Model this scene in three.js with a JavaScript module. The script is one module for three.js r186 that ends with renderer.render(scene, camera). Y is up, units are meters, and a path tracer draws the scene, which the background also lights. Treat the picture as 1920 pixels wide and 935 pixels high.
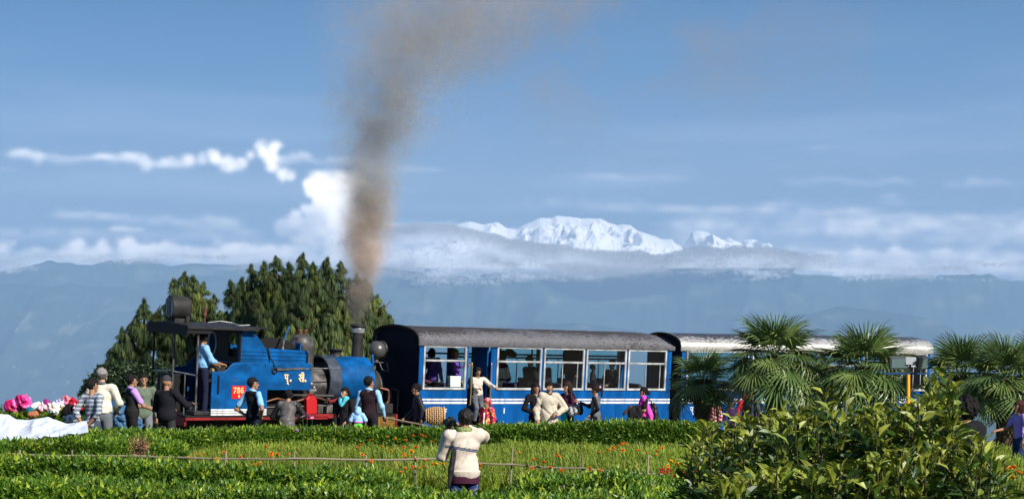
import * as THREE from 'three';
import { mergeGeometries, mergeVertices } from 'three/addons/utils/BufferGeometryUtils.js';
import { RoundedBoxGeometry } from 'three/addons/geometries/RoundedBoxGeometry.js';
import { FontLoader } from 'three/addons/loaders/FontLoader.js';
import { TextGeometry } from 'three/addons/geometries/TextGeometry.js';

// ------------------------------------------------------------------ camera, sky, sun, exposure
const FW = 1920, FH = 935, F = 3300, HOR = 749, EYE = 1.65;      // frame, focal length in frame pixels, horizon row, eye height
const scene = new THREE.Scene();
const camera = new THREE.PerspectiveCamera(2 * Math.atan(FH / 2 / F) * 180 / Math.PI, FW / FH, 0.3, 400000);
camera.position.set(0, EYE, 0);
camera.lookAt(0, EYE, -100);
camera.setViewOffset(FW, FH, 0, -(HOR - FH / 2), FW, FH);        // lens shifted upwards
scene.add(camera);

const renderer = new THREE.WebGLRenderer({ antialias: true });
renderer.toneMapping = THREE.LinearToneMapping;
renderer.toneMappingExposure = 1.95;
renderer.shadowMap.enabled = true;

const SUN_AZ = 43 * Math.PI / 180, SUN_EL = 33 * Math.PI / 180;   // azimuth to the right of straight behind the camera
const sunDir = new THREE.Vector3(Math.sin(SUN_AZ) * Math.cos(SUN_EL), Math.sin(SUN_EL), Math.cos(SUN_AZ) * Math.cos(SUN_EL));
const sun = new THREE.DirectionalLight(new THREE.Color(1, 0.96, 0.89), 5);
sun.position.copy(sunDir).multiplyScalar(120).add(new THREE.Vector3(0, 0, -30));
sun.target.position.set(0, 0, -30);
sun.castShadow = true;
sun.shadow.mapSize.set(4096, 4096);
Object.assign(sun.shadow.camera, { left: -40, right: 40, top: 40, bottom: -40, near: 1, far: 300 });
scene.add(sun, sun.target);

// clear air by height above the horizon (degrees): red, green, blue
const AIR_TABLE = [[0, 0.24, 0.31, 0.42], [4, 0.21, 0.28, 0.40], [7, 0.165, 0.245, 0.36], [8.6, 0.09, 0.18, 0.32], [10.5, 0.03, 0.12, 0.26], [12.5, 0.004, 0.075, 0.20], [20, 0.004, 0.055, 0.17], [45, 0.006, 0.045, 0.15], [90, 0.006, 0.035, 0.13]];
function AIR(deg) { for (let i = 1; i < AIR_TABLE.length; i++) if (deg <= AIR_TABLE[i][0]) { const a = AIR_TABLE[i - 1], b = AIR_TABLE[i], t = (deg - a[0]) / (b[0] - a[0]); return [1, 2, 3].map((c) => lerp(a[c], b[c], t)); } return AIR_TABLE[AIR_TABLE.length - 1].slice(1); }

scene.background = skyTexture();
scene.environment = scene.background;
scene.fog = new THREE.FogExp2(new THREE.Color(0.40, 0.655, 1.0), 2.6e-5);

// ------------------------------------------------------------------ small maths
function rng(seed) { let a = seed >>> 0; return () => { a = (a + 0x6d2b79f5) | 0; let t = Math.imul(a ^ (a >>> 15), 1 | a); t = (t + Math.imul(t ^ (t >>> 7), 61 | t)) ^ t; return ((t ^ (t >>> 14)) >>> 0) / 4294967296; }; }
function lerp(a, b, t) { return a + (b - a) * t; }
function clamp(x, a, b) { return x < a ? a : x > b ? b : x; }
function sstep(a, b, x) { const t = clamp((x - a) / (b - a), 0, 1); return t * t * (3 - 2 * t); }
function hash3(x, y, z) { let h = Math.imul(x, 374761393) ^ Math.imul(y, 668265263) ^ Math.imul(z, 2147483647 ^ 0x5bd1e995); h = Math.imul(h ^ (h >>> 13), 1274126177); h ^= h >>> 16; return (h >>> 0) / 4294967296; }
function noise3(x, y, z) {                                        // value noise, 0..1
  const xi = Math.floor(x), yi = Math.floor(y), zi = Math.floor(z); let u = x - xi, v = y - yi, w = z - zi;
  u = u * u * (3 - 2 * u); v = v * v * (3 - 2 * v); w = w * w * (3 - 2 * w);
  const a = lerp(lerp(hash3(xi, yi, zi), hash3(xi + 1, yi, zi), u), lerp(hash3(xi, yi + 1, zi), hash3(xi + 1, yi + 1, zi), u), v);
  const b = lerp(lerp(hash3(xi, yi, zi + 1), hash3(xi + 1, yi, zi + 1), u), lerp(hash3(xi, yi + 1, zi + 1), hash3(xi + 1, yi + 1, zi + 1), u), v);
  return lerp(a, b, w);
}
function fbm(x, y, z = 0, o = 5) { let s = 0, a = 0.5, n = 0; for (let i = 0; i < o; i++) { s += a * noise3(x, y, z + i * 17.3); n += a; a *= 0.5; x *= 2.03; y *= 2.03; z *= 2.03; } return s / n; }
function ridged(x, y, o = 6, z = 0) { let s = 0, a = 0.5, n = 0, p = 1; for (let i = 0; i < o; i++) { let r = 1 - Math.abs(2 * noise3(x, y, z + i * 9.1) - 1); r *= r; s += a * r * p; p = clamp(r * 1.4, 0, 1); n += a; a *= 0.5; x *= 2.1; y *= 2.1; } return s / n; }
function curve(pts, x) {                                          // smooth interpolation through [x, y] pairs
  if (x <= pts[0][0]) return pts[0][1];
  for (let i = 1; i < pts.length; i++) if (x <= pts[i][0]) { const t = (x - pts[i - 1][0]) / (pts[i][0] - pts[i - 1][0]); return lerp(pts[i - 1][1], pts[i][1], t * t * (3 - 2 * t) * 0.5 + t * 0.5); }
  return pts[pts.length - 1][1];
}

// ------------------------------------------------------------------ the sky: air and clouds by direction
function skyTexture() {
  const W = 4096, H = 2048, data = new Float32Array(W * H * 4);
  // strips of cloud along a line: x0 y0 x1 y1 (in the same angular units as the frame), half thickness, strength, whiteness, lumpiness
  const strips = [
    [30, 292, 200, 297, 10, 0.75, 0.55, 0.7], [180, 297, 345, 303, 10, 0.8, 0.6, 0.8], [530, 300, 670, 302, 13, 0.6, 0.45, 0.9], [660, 308, 760, 312, 12, 0.45, 0.45, 0.5],
    [120, 400, 440, 424, 12, 0.6, 0.5, 0.5], [0, 438, 470, 440, 14, 0.55, 0.42, 0.5], [215, 430, 260, 432, 5, 0.9, 0.85, 0.6],
    [-60, 468, 320, 472, 15, 1.15, 0.85, 1.2], [140, 475, 560, 472, 19, 1.25, 0.95, 1.2], [60, 485, 640, 488, 16, 0.9, 0.7, 0.9], [-80, 492, 60, 492, 22, 0.9, 0.7, 0.9],
    [560, 490, 700, 480, 18, 0.9, 0.8, 1.0], [700, 420, 880, 424, 9, 0.8, 0.75, 0.7], [720, 445, 1050, 452, 26, 1.0, 0.55, 0.6], [700, 490, 1100, 496, 24, 1.1, 0.75, 0.9],
    [1000, 470, 1400, 490, 26, 1.1, 0.62, 0.8], [1230, 490, 1560, 492, 20, 1.25, 0.85, 1.0], [1400, 480, 1960, 484, 22, 0.9, 0.62, 0.8], [1590, 474, 1790, 476, 8, 1.2, 0.95, 1.0],
    [1560, 500, 1980, 508, 14, 1.15, 0.8, 1.1], [1860, 500, 1990, 505, 20, 1.1, 0.9, 1.0],
    [1060, 330, 1290, 335, 11, 0.42, 0.3, 0.5], [1470, 336, 1700, 341, 10, 0.5, 0.4, 0.5], [1790, 342, 1980, 343, 11, 0.45, 0.35, 0.5], [760, 318, 920, 321, 10, 0.36, 0.3, 0.5],
    [740, 385, 1020, 384, 15, 0.35, 0.2, 0.5], [1000, 382, 1700, 405, 14, 0.5, 0.3, 0.5], [1300, 425, 1960, 432, 34, 0.8, 0.45, 0.35], [1500, 400, 1990, 440, 30, 0.5, 0.5, 0.4],
  ];
  // heaps: x, y, radius, whiteness
  // heaps: x, y, radius, whiteness, density
  const heaps = [[600, 350, 34, 1, 1], [640, 345, 30, 1, 1], [660, 352, 28, 1, 1], [690, 372, 26, 0.95, 1], [618, 380, 42, 0.95, 1], [655, 400, 42, 0.95, 1], [640, 440, 44, 0.8, 1], [672, 470, 40, 0.9, 1],
    [590, 400, 30, 0.62, 0.9], [560, 425, 34, 0.4, 0.75], [530, 430, 26, 0.32, 0.6], [585, 455, 42, 0.45, 0.7], [620, 482, 40, 0.65, 0.8],
    [352, 299, 17, 0.8, 0.8], [378, 300, 15, 0.75, 0.75], [402, 294, 18, 0.95, 0.9], [428, 302, 20, 0.8, 0.85], [452, 308, 18, 0.7, 0.75], [470, 292, 15, 0.9, 0.85], [492, 286, 20, 1, 1], [512, 282, 16, 1, 1], [508, 298, 20, 1, 1], [510, 315, 17, 0.9, 0.9], [528, 326, 17, 0.9, 0.9], [545, 332, 13, 0.9, 0.85],
    [70, 293, 14, 0.7, 0.4], [275, 308, 17, 0.75, 0.6], [305, 303, 15, 0.6, 0.4]];
  const f3 = new Float32Array(3);
  for (let r = 0; r < H; r++) {
    const el = ((r + 0.5) / H - 0.5) * Math.PI, deg = el * 180 / Math.PI, sy = Math.sin(el), cy = Math.cos(el);
    const up = clamp(deg, 0, 90);
    // clear air: pale at the horizon, deep blue overhead
    for (let c = 0; c < W; c++) {
      const az = ((c + 0.5) / W - 0.5) * 2 * Math.PI, dx = Math.cos(az) * cy, dz = Math.sin(az) * cy;
      const toSun = dx * sunDir.x + sy * sunDir.y + dz * sunDir.z, side = Math.tanh(dx / Math.max(cy, 0.01) * 3);
      const tint = AIR(up); let R = tint[0], G = tint[1], B = tint[2];
      const dim = 1 - 0.13 * side; R *= dim; G *= dim; B *= dim;
      const glow = 0.22 * Math.pow(Math.max(toSun, 0), 6); R += glow; G += glow; B += glow;
      if (deg > -2 && deg < 40) {
        // thin veils all round
        const s = fbm(dx * 7 + 4, sy * 60, dz * 7, 4), v = sstep(0.50, 0.80, s) * 0.28 * Math.exp(-Math.pow((deg - 5) / 4.5, 2));
        R = lerp(R, 0.52, v); G = lerp(G, 0.60, v); B = lerp(B, 0.73, v);
        const low = 0.55 * Math.exp(-Math.pow((deg - 4.2) / 0.9, 2)) * sstep(0.35, 0.65, fbm(dx * 9, sy * 40 + 3, dz * 9, 4));
        R = lerp(R, 0.9, low); G = lerp(G, 0.9, low); B = lerp(B, 0.92, low);
        if (dz < -0.9 && deg < 9 && deg > 0) {
          const px = 960 - F * dx / dz, py = HOR + F * sy / dz, inF = sstep(-400, -100, px) * (1 - sstep(2020, 2320, px));
          if (inF > 0) {
            const w1 = fbm(px / 60, py / 32, 1, 5) - 0.5, w2 = fbm(px / 24, py / 15, 7, 4) - 0.5, w3 = fbm(px / 130, py / 14, 3, 4) - 0.5;
            for (const [x0, y0, x1, y1, h, a, wh, lump] of strips) {
              if (py < y0 - 90 && py < y1 - 90 || py > y0 + 90 && py > y1 + 90) continue;
              const t = clamp((px - x0) / (x1 - x0 || 1), -0.4, 1.4), cyy = lerp(y0, y1, clamp(t, 0, 1)), end = px < x0 ? x0 - px : px > x1 ? px - x1 : 0;
              const d = (py - cyy + w1 * 34 * lump + w2 * 24 * lump) / h, e = end / (h * 2.4);
              let q = a * Math.exp(-(d * d * (d > 0 ? 0.7 : 1) + e * e)) + w3 * (1.5 - lump * 0.7) * 0.55 - 0.05;
              q = lump > 0.85 ? sstep(0.2, 1.0, q) : sstep(0.1, 1.15, q);
              q *= inF * 0.92;
              const lit = clamp(wh * 0.85 - d * 0.16 + w2 * 1.3 + w1 * 0.6, 0, 1);
              R = lerp(R, lerp(0.50, 1.75, lit), q); G = lerp(G, lerp(0.55, 1.62, lit), q); B = lerp(B, lerp(0.68, 1.50, lit), q);
            }
            let best = -9, bw = 0, ww = 0, dn = 0;
            for (const [x, y, rad, wh, den] of heaps) { const d = 1 - Math.hypot(px - x, (py - y) * 1.05) / rad; if (d > best) best = d; const k = Math.exp(4 * d); dn += k * den; bw += k * (wh + 0.25 * clamp((px - x) / rad * 0.6 - (py - y) / rad, -1, 1)); ww += k; }
            const tower = sstep(330, 345, py), q = sstep(-0.10, lerp(0.75, 0.34, tower), best + w1 * 1.3 + w2 * 1.1) * inF * 0.97 * dn / ww;
            if (q > 0) { const lit = clamp(bw / ww + w2 * 0.9, 0, 1), hot = lerp(1, 1.15, tower); R = lerp(R, lerp(0.50, 1.75 * hot, lit), q); G = lerp(G, lerp(0.55, 1.60 * hot, lit), q); B = lerp(B, lerp(0.68, 1.44 * hot, lit), q); }
          }
        }
      }
      const i = (r * W + c) * 4; data[i] = R; data[i + 1] = G; data[i + 2] = B; data[i + 3] = 1;
    }
  }
  const t = new THREE.DataTexture(data, W, H, THREE.RGBAFormat, THREE.FloatType);
  t.mapping = THREE.EquirectangularReflectionMapping; t.magFilter = THREE.LinearFilter; t.minFilter = THREE.LinearFilter; t.needsUpdate = true;
  return t;
}

// ------------------------------------------------------------------ helpers for naming and placing
function at(px, py, d) { return new THREE.Vector3((px - 960) / F * d, EYE - (py - HOR) / F * d, -d); }   // a frame pixel at a distance d, as a place
const taken = new Map();
function numbered(name) { const n = taken.get(name) ?? 0; taken.set(name, n + 1); return n ? `${name}_${String(n).padStart(3, '0')}` : name; }
function tag(o, label, category, group, kind) { if (label) o.userData.label = label; if (category) o.userData.category = category; if (group) o.userData.group = group; if (kind) o.userData.kind = kind; return o; }
function thing(name, label, category, group) { const g = new THREE.Group(); g.name = numbered(name); scene.add(g); return tag(g, label, category, group); }
function mesh(name, geo, mat, parent, kind) {
  const m = new THREE.Mesh(Array.isArray(geo) ? merge(geo) : geo, mat); m.castShadow = m.receiveShadow = true;
  if (mat.map && mat.map.userData.metres) metreUV(m.geometry);
  m.name = parent ? name : numbered(name); (parent ?? scene).add(m); if (kind) m.userData.kind = kind; return m;
}
function metreUV(g) {                                             // texture coordinates in metres, on the plane each face lies nearest to
  const p = g.attributes.position, n = g.attributes.normal, uv = new Float32Array(p.count * 2);
  for (let i = 0; i < p.count; i++) { const x = Math.abs(n.getX(i)), y = Math.abs(n.getY(i)), z = Math.abs(n.getZ(i)); if (z >= x && z >= y) { uv[2 * i] = p.getX(i); uv[2 * i + 1] = p.getY(i); } else if (y >= x) { uv[2 * i] = p.getX(i); uv[2 * i + 1] = p.getZ(i); } else { uv[2 * i] = p.getZ(i); uv[2 * i + 1] = p.getY(i); } }
  g.setAttribute('uv', new THREE.BufferAttribute(uv, 2));
}
function merge(list) {
  const g = list.map((x) => { const q = x.index ? x.toNonIndexed() : x.clone(); for (const k of Object.keys(q.attributes)) if (!['position', 'normal', 'uv', 'color'].includes(k)) q.deleteAttribute(k); return q; });
  const all = (k) => g.every((q) => q.attributes[k]);
  for (const q of g) for (const k of ['uv', 'color']) if (q.attributes[k] && !all(k)) q.deleteAttribute(k);
  return mergeGeometries(g);
}
function mat(c, rough = 0.8, metal = 0, extra = {}) { return new THREE.MeshPhysicalMaterial({ color: new THREE.Color(...c), roughness: rough, metalness: metal, specularIntensity: rough > 0.64 ? 0.15 : rough > 0.38 ? 0.5 : 1, ...extra }); }

// a small tiling grain texture shared by many surfaces (value around 1 with noise)
function grainTexture(size, f, seed, lo, hi, streak = 1) {
  const d = new Uint8Array(size * size * 4);
  const S = f, at2 = (u, v) => fbm(u * S, v * S / streak, seed, 6), per = (x, y) => { const u = x / size, v = y / size, a = sstep(0, 1, u), b = sstep(0, 1, v); return lerp(lerp(at2(u + 1, v + 1), at2(u, v + 1), a), lerp(at2(u + 1, v), at2(u, v), a), b); };
  for (let y = 0; y < size; y++) for (let x = 0; x < size; x++) {
    const n = per(x, y), v = Math.round(255 * clamp(lerp(lo, hi, clamp((n - 0.5) * 2.8 + 0.5, 0, 1)), 0, 1)), i = (y * size + x) * 4;
    d[i] = d[i + 1] = d[i + 2] = v; d[i + 3] = 255;
  }
  const t = new THREE.DataTexture(d, size, size); t.wrapS = t.wrapT = THREE.RepeatWrapping; t.magFilter = THREE.LinearFilter; t.minFilter = THREE.LinearMipmapLinearFilter; t.generateMipmaps = true; t.colorSpace = THREE.SRGBColorSpace; t.needsUpdate = true; return t;
}

// ------------------------------------------------------------------ the ground and the far country
const RAIL_Y = 0.55;
function groundY(x, d) {                                          // height of the ground at x, distance d in front of the camera
  let y = 0.3 * sstep(20.8, 23, d) + 0.12 * sstep(24, 30, d);
  const edge = 47 + 3 * Math.sin(x * 0.11);
  if (d > edge) { const q = d - edge; y -= q * 0.16 + Math.min(q, 2500) * 0.30 * sstep(0, 60, q); if (q > 2500) y = -1150 + (q > 60000 ? 0 : 0); }
  if (d > edge) y = Math.max(y, -1150);
  return y + (fbm(x * 0.35, d * 0.35, 2, 3) - 0.5) * 0.06;
}
{
  const N = 260, radii = [0];
  for (let r = 2; r < 52; r += 2) radii.push(r);
  for (let r = 55; r < 95000; r *= 1.13) radii.push(r);
  const pos = [], col = [], idx = [];
  radii.forEach((r) => { for (let j = 0; j < N; j++) {
    const a = j / N * Math.PI * 2, x = Math.sin(a) * r, z = -Math.cos(a) * r, d = -z;
    let y = groundY(x, d);
    if (r > 120 && d < 50) y = -(r - 120) * 0.3 > -1150 ? -(r - 120) * 0.3 : -1150;
    if (r > 600) y += (fbm(x / 900, z / 900, 5, 5) - 0.5) * 260 * sstep(600, 4000, r);
    pos.push(x, y, z);
    const n = fbm(x * 0.6, z * 0.6, 9, 3), far = sstep(60, 200, r), path = sstep(34.2, 35, d) * (1 - sstep(41, 44, d)) * (r < 52 ? 1 : 0);
    const c = [lerp(0.05 + 0.03 * n, 0.03, far), lerp(0.075 + 0.03 * n, 0.045, far), lerp(0.018, 0.022, far)];
    col.push(lerp(c[0], 0.24, path), lerp(c[1], 0.21, path), lerp(c[2], 0.17, path));
  } });
  for (let i = 0; i < radii.length - 1; i++) for (let j = 0; j < N; j++) { const a = i * N + j, b = i * N + (j + 1) % N, c = a + N, d = b + N; idx.push(a, b, c, b, d, c); }
  const g = new THREE.BufferGeometry(); g.setAttribute('position', new THREE.Float32BufferAttribute(pos, 3)); g.setAttribute('color', new THREE.Float32BufferAttribute(col, 3)); g.setIndex(idx); g.computeVertexNormals();
  tag(mesh('ground', g, mat([1, 1, 1], 1, 0, { vertexColors: true })), 'green garden ground falling away to the valley behind the train', null, null, 'structure');
}

// one mountain range: crest line given by directions, at a distance, with spurs running down towards the viewer
function range(name, label, crest, D, o) {
  const cols = o.cols ?? 420, rows = o.rows ?? 40, x0 = o.x0 ?? -260, x1 = o.x1 ?? 2180, pos = [], col = [], idx = [], run = o.run ?? D * 0.22, base = o.base ?? -1200, s = o.seed;
  for (let j = -2; j <= rows; j++) for (let i = 0; i <= cols; i++) {
    const px = lerp(x0, x1, i / cols), X = (px - 960) / F * D, jag = (fbm(px / (o.jag ?? 60), 0, s, 6) - 0.5) * (o.jagH ?? 8) + (noise3(px / 2.2, s, 3) - 0.5) * (o.trees ?? 0);
    const Y = EYE + (HOR - curve(crest, px) + jag) / F * D;
    const t = Math.max(j, 0) / rows, back = j < 0 ? -j : 0;
    let y = lerp(Y, base, Math.pow(t, o.pow ?? 1.15)), z = -(D - t * run) - back * run * 0.25;
    if (back) y = lerp(Y, base, back * 0.3);
    const sp = ridged(X / (o.spur ?? 2600) + t * 0.35, t * (o.along ?? 1.6), 5, s) - 0.4, fine = ridged(X / (o.spur ?? 2600) * 3.3, t * 6, 5, s + 5) - 0.4, k = sstep(0, o.snow ? 0.42 : 0.14, t) * (1 - sstep(o.snow ? 0.5 : 0.85, o.snow ? 0.8 : 1, t) * (o.snow ? 1 : 0.5));
    y += (sp * (o.amp ?? 500) + fine * (o.fine ?? 140)) * k; z += sp * run * 0.12 * k;
    pos.push(X, y, z);
    col.push(...o.color(px, t, sp, fine, X, y));
  }
  const n = cols + 1;
  for (let j = 0; j < rows + 2; j++) for (let i = 0; i < cols; i++) { const a = j * n + i, b = a + 1, c = a + n, d = c + 1; idx.push(a, c, b, b, c, d); }
  const g = new THREE.BufferGeometry(); g.setAttribute('position', new THREE.Float32BufferAttribute(pos, 3)); g.setAttribute('color', new THREE.Float32BufferAttribute(col, 3)); g.setIndex(idx); g.computeVertexNormals();
  if (o.snow) {                                                   // bare rock where it is too steep for snow
    const nm = g.attributes.normal, cl = g.attributes.color;
    for (let i = 0; i < nm.count; i++) { const p = g.attributes.position, st = nm.getY(i) + (noise3(p.getX(i) / 400, p.getY(i) / 160, 4) - 0.5) * 0.5, k = sstep(o.snow[0], o.snow[1], st); cl.setXYZ(i, lerp(0.30, 0.93, k), lerp(0.31, 0.92, k), lerp(0.35, 0.91, k)); }
  }
  return tag(mesh(name, g, mat([1, 1, 1], 1, 0, { vertexColors: true })), label, null, null, 'structure');
}
const wood = (a, b) => (px, t, sp, fine, X, y) => { const n = fbm(X / 700, y / 260, 2, 4), f = sstep(0.55, 0.8, n) * b; return [a * (0.55 + 0.35 * n) + f * 0.8, a * (1.0 + 0.5 * n) + f * 0.7, a * (0.75 + 0.3 * n) + f * 0.5]; };
range('snow_mountain', 'long white snow massif rising above the cloud band', [[780, 470], [862, 418], [880, 413], [905, 420], [932, 415], [952, 428], [968, 431], [985, 422], [1012, 410], [1030, 408], [1045, 403], [1062, 406], [1082, 409], [1090, 411], [1102, 408], [1125, 408], [1142, 416], [1160, 423], [1180, 422], [1200, 434], [1225, 442], [1240, 447], [1258, 447], [1268, 458], [1279, 462], [1291, 446], [1298, 434], [1312, 431], [1325, 433], [1342, 444], [1356, 448], [1368, 443], [1380, 452], [1386, 460], [1395, 450], [1412, 448], [1425, 455], [1440, 460], [1446, 535], [1480, 600], [1600, 640]],
  64000, { seed: 3, x0: 790, x1: 1452, cols: 620, rows: 110, run: 5200, base: 4400, jag: 26, jagH: 7, spur: 2100, amp: 720, fine: 430, along: 2.6, pow: 1.0, snow: [0.16, 0.36], color: () => [1, 1, 1] });
range('far_mountain_range', 'hazy blue mountain range under the cloud band', [[-260, 520], [0, 508], [40, 500], [70, 495], [92, 487], [110, 492], [128, 491], [145, 496], [168, 497], [190, 492], [206, 488], [218, 492], [228, 487], [240, 496], [252, 489], [300, 494], [320, 498], [360, 494], [440, 497], [520, 491], [560, 494], [640, 503], [720, 500], [760, 507], [830, 516], [874, 516], [889, 527], [905, 514], [935, 511], [1000, 514], [1050, 517], [1110, 522], [1150, 517], [1220, 511], [1292, 501], [1330, 505], [1400, 506], [1475, 507], [1500, 514], [1570, 516], [1640, 513], [1700, 515], [1800, 515], [1860, 522], [1920, 527], [2180, 540]],
  61000, { seed: 11, run: 12000, jag: 40, jagH: 5, spur: 4200, amp: 900, fine: 260, color: wood(0.05, 0.10) });
range('mountain_range', 'blue forested mountain slope at the left, nearer than the far range', [[-260, 536], [0, 532], [40, 533], [95, 537], [132, 531], [160, 538], [220, 537], [275, 531], [320, 525], [380, 516], [460, 524], [560, 545], [640, 560], [690, 556], [720, 566], [760, 580], [812, 606], [900, 640], [1100, 690], [2180, 760]],
  56000, { seed: 23, x1: 1300, run: 9000, jag: 50, jagH: 4, spur: 2600, amp: 620, fine: 190, color: wood(0.045, 0.14) });
range('wooded_ridge', 'low blue wooded ridge seen over the carriage roof', [[-260, 790], [500, 720], [700, 660], [800, 640], [872, 613], [915, 609], [950, 612], [985, 606], [1040, 607], [1078, 604], [1110, 610], [1180, 618], [1250, 626], [1330, 640], [1440, 612], [1520, 588], [1580, 574], [1640, 582], [1740, 596], [1830, 640], [1920, 655], [2180, 640]],
  50000, { seed: 37, run: 6000, jag: 40, jagH: 5, trees: 2.2, spur: 1600, amp: 380, fine: 120, color: wood(0.03, 0.10) });
range('village_hillside', 'green blue hillside with scattered white houses at the right', [[-260, 800], [0, 764], [40, 755], [120, 780], [400, 790], [1300, 790], [1600, 756], [1700, 730], [1790, 716], [1850, 712], [1920, 700], [2180, 660]],
  30000, { seed: 51, run: 9600, jag: 40, jagH: 4, trees: 3, spur: 1800, amp: 420, fine: 50, base: -1150, color: wood(0.04, 0.06) });

// ------------------------------------------------------------------ drifting cloud in front of the snow, and the smoke: fine specks, lit and shaded one by one
function moteCloud(seed, size, spread) {                         // a little drift of loose motes, thickest in the middle
  const R = rng(seed + 5), p = [], g = new THREE.BufferGeometry(), a = new THREE.Vector3(), b = new THREE.Vector3(), c = new THREE.Vector3();
  for (let i = 0; i < 72; i++) { const q = () => (R() + R() + R() - 1.5) * 1.1 * spread, x = q(), y = q(), z = q(); a.set(R() - 0.5, R() - 0.5, R() - 0.5).normalize(); b.set(R() - 0.5, R() - 0.5, R() - 0.5).cross(a).normalize(); c.crossVectors(a, b); for (let k = 0; k < 3; k++) { const t = k * 2.0944, u = Math.cos(t) * size, v = Math.sin(t) * size; p.push(x + b.x * u + c.x * v, y + b.y * u + c.y * v, z + b.z * u + c.z * v); } }
  g.setAttribute('position', new THREE.Float32BufferAttribute(p, 3)); g.computeVertexNormals(); return g;
}
function specks(name, label, category, n, size, spread, color, seed, put, tone, parentKind = 'stuff') {
  const R = rng(seed), geo = moteCloud(seed, size, spread), im = new THREE.InstancedMesh(geo, mat(color, 1, 0, { flatShading: true }), n), m = new THREE.Matrix4(), q = new THREE.Quaternion(), e = new THREE.Euler(), s = new THREE.Vector3(), c = new THREE.Color();
  let k = 0, tries = 0; const p = new THREE.Vector3(); im.castShadow = im.receiveShadow = true;
  while (k < n && tries < n * 60) { tries++; if (!put(R, p)) continue; e.set(R() * 6, R() * 6, R() * 6); q.setFromEuler(e); s.setScalar(0.7 + 0.6 * R()); m.compose(p, q, s); im.setMatrixAt(k, m); if (tone) { const t = tone(p, R); im.setColorAt(k, c.setRGB(t[0], t[1], t[2])); } k++; }
  im.count = k; im.name = numbered(name); scene.add(im); return tag(im, label, category, null, parentKind);
}
{
  const top = [[560, 480], [640, 446], [700, 424], [800, 417], [850, 420], [880, 426], [920, 435], [960, 447], [1000, 452], [1060, 457], [1120, 466], [1180, 471], [1240, 473], [1270, 466], [1300, 457], [1350, 461], [1400, 459], [1450, 462], [1500, 470], [1700, 480]];
  const body = (R, p) => {
    if (R() < 0.16) { const px = -40 + R() * 2040, crest = px < 560 ? 494 : px < 1130 ? 516 : 508, py = crest + (R() + R() - 1) * 20, f = fbm(px / 90, py / 14, 21, 5); if (R() > sstep(0.44, 0.66, f)) return false; p.copy(at(px, py, 36000 + R() * 1800)); return true; }
    const px = 600 + R() * 1000, py = 405 + R() * 115, d = 36000 + R() * 1800, e = py - curve(top, px) + (fbm(px / 30, py / 16, 3, 4) - 0.5) * 14;
    if (e < 0) return false;
    const f = fbm(px / 120, py / 20, 8, 5), soft = sstep(0, 4, e) * (1 - sstep(492, 520, py + (fbm(px / 40, 1, 2, 3) - 0.5) * 26)) * sstep(600, 720, px) * (1 - sstep(1480, 1600, px));
    const core = Math.exp(-Math.pow((e - 14) / 18, 2));
    if (R() > soft * (0.25 + 0.75 * Math.max(core, sstep(0.40, 0.62, f)))) return false;
    const v = at(px, py, d); p.copy(v); return true;
  };
  specks('cloud_bank', 'grey white cloud band lying across the foot of the snow massif', 'cloud', 64000, 2.15, 26, [0.94, 0.94, 0.95], 77, body, (p) => { const w = fbm(p.x / 1400, p.y / 210, 3, 5), py = HOR + (p.y - EYE) * F / p.z, px = 960 - p.x * F / p.z, low = sstep(6, 40, py - curve(top, px)), w2 = fbm(p.x / 420, p.y / 110, 9, 4), k = 0.40 + 0.16 * low + (0.06 + 0.55 * low) * sstep(0.40, 0.60, w * 0.65 + w2 * 0.35) + 0.08 * low; return [k * 0.97, k, k * 1.05]; });
}

// far villages: tiny pale houses strewn over the slopes, too small to tell apart
{
  const R = rng(61), geo = new THREE.BoxGeometry(1, 0.8, 1), ray = new THREE.Raycaster(), far = (name, label, hill, n, xa, xb, ya, yb, size, d0) => { const im = new THREE.InstancedMesh(geo, mat([0.72, 0.70, 0.66], 0.9), n), m = new THREE.Matrix4(); let k = 0, tries = 0; ray.far = 1e6; while (k < n && tries++ < n * 6) { const px = lerp(xa, xb, R()), py = lerp(ya, yb, R()); if (fbm(px / 30, py / 20, 3, 3) < 0.5) continue; const v = at(px, py, d0).sub(camera.position).normalize(); ray.set(camera.position, v); const hit = ray.intersectObject(hill, false)[0]; if (!hit) continue; m.makeScale(size * (0.5 + R()), size * (0.5 + R() * 0.6), size * (0.5 + R())); m.setPosition(hit.point); im.setMatrixAt(k++, m); } im.count = k; im.name = numbered(name); scene.add(im); tag(im, label, 'village', null, 'stuff'); };
  scene.updateMatrixWorld(true);
  const by = (n) => scene.children.find((o) => o.name === n);
  far('village_houses', 'scattered tiny white houses on the hillside seen between the right palms', by('village_hillside'), 160, 1700, 1920, 712, 790, 26, 28000);
  far('village_houses', 'faint pale specks of houses on the blue slope at the far left', by('mountain_range'), 36, 20, 320, 590, 770, 34, 52000);
}

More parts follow.
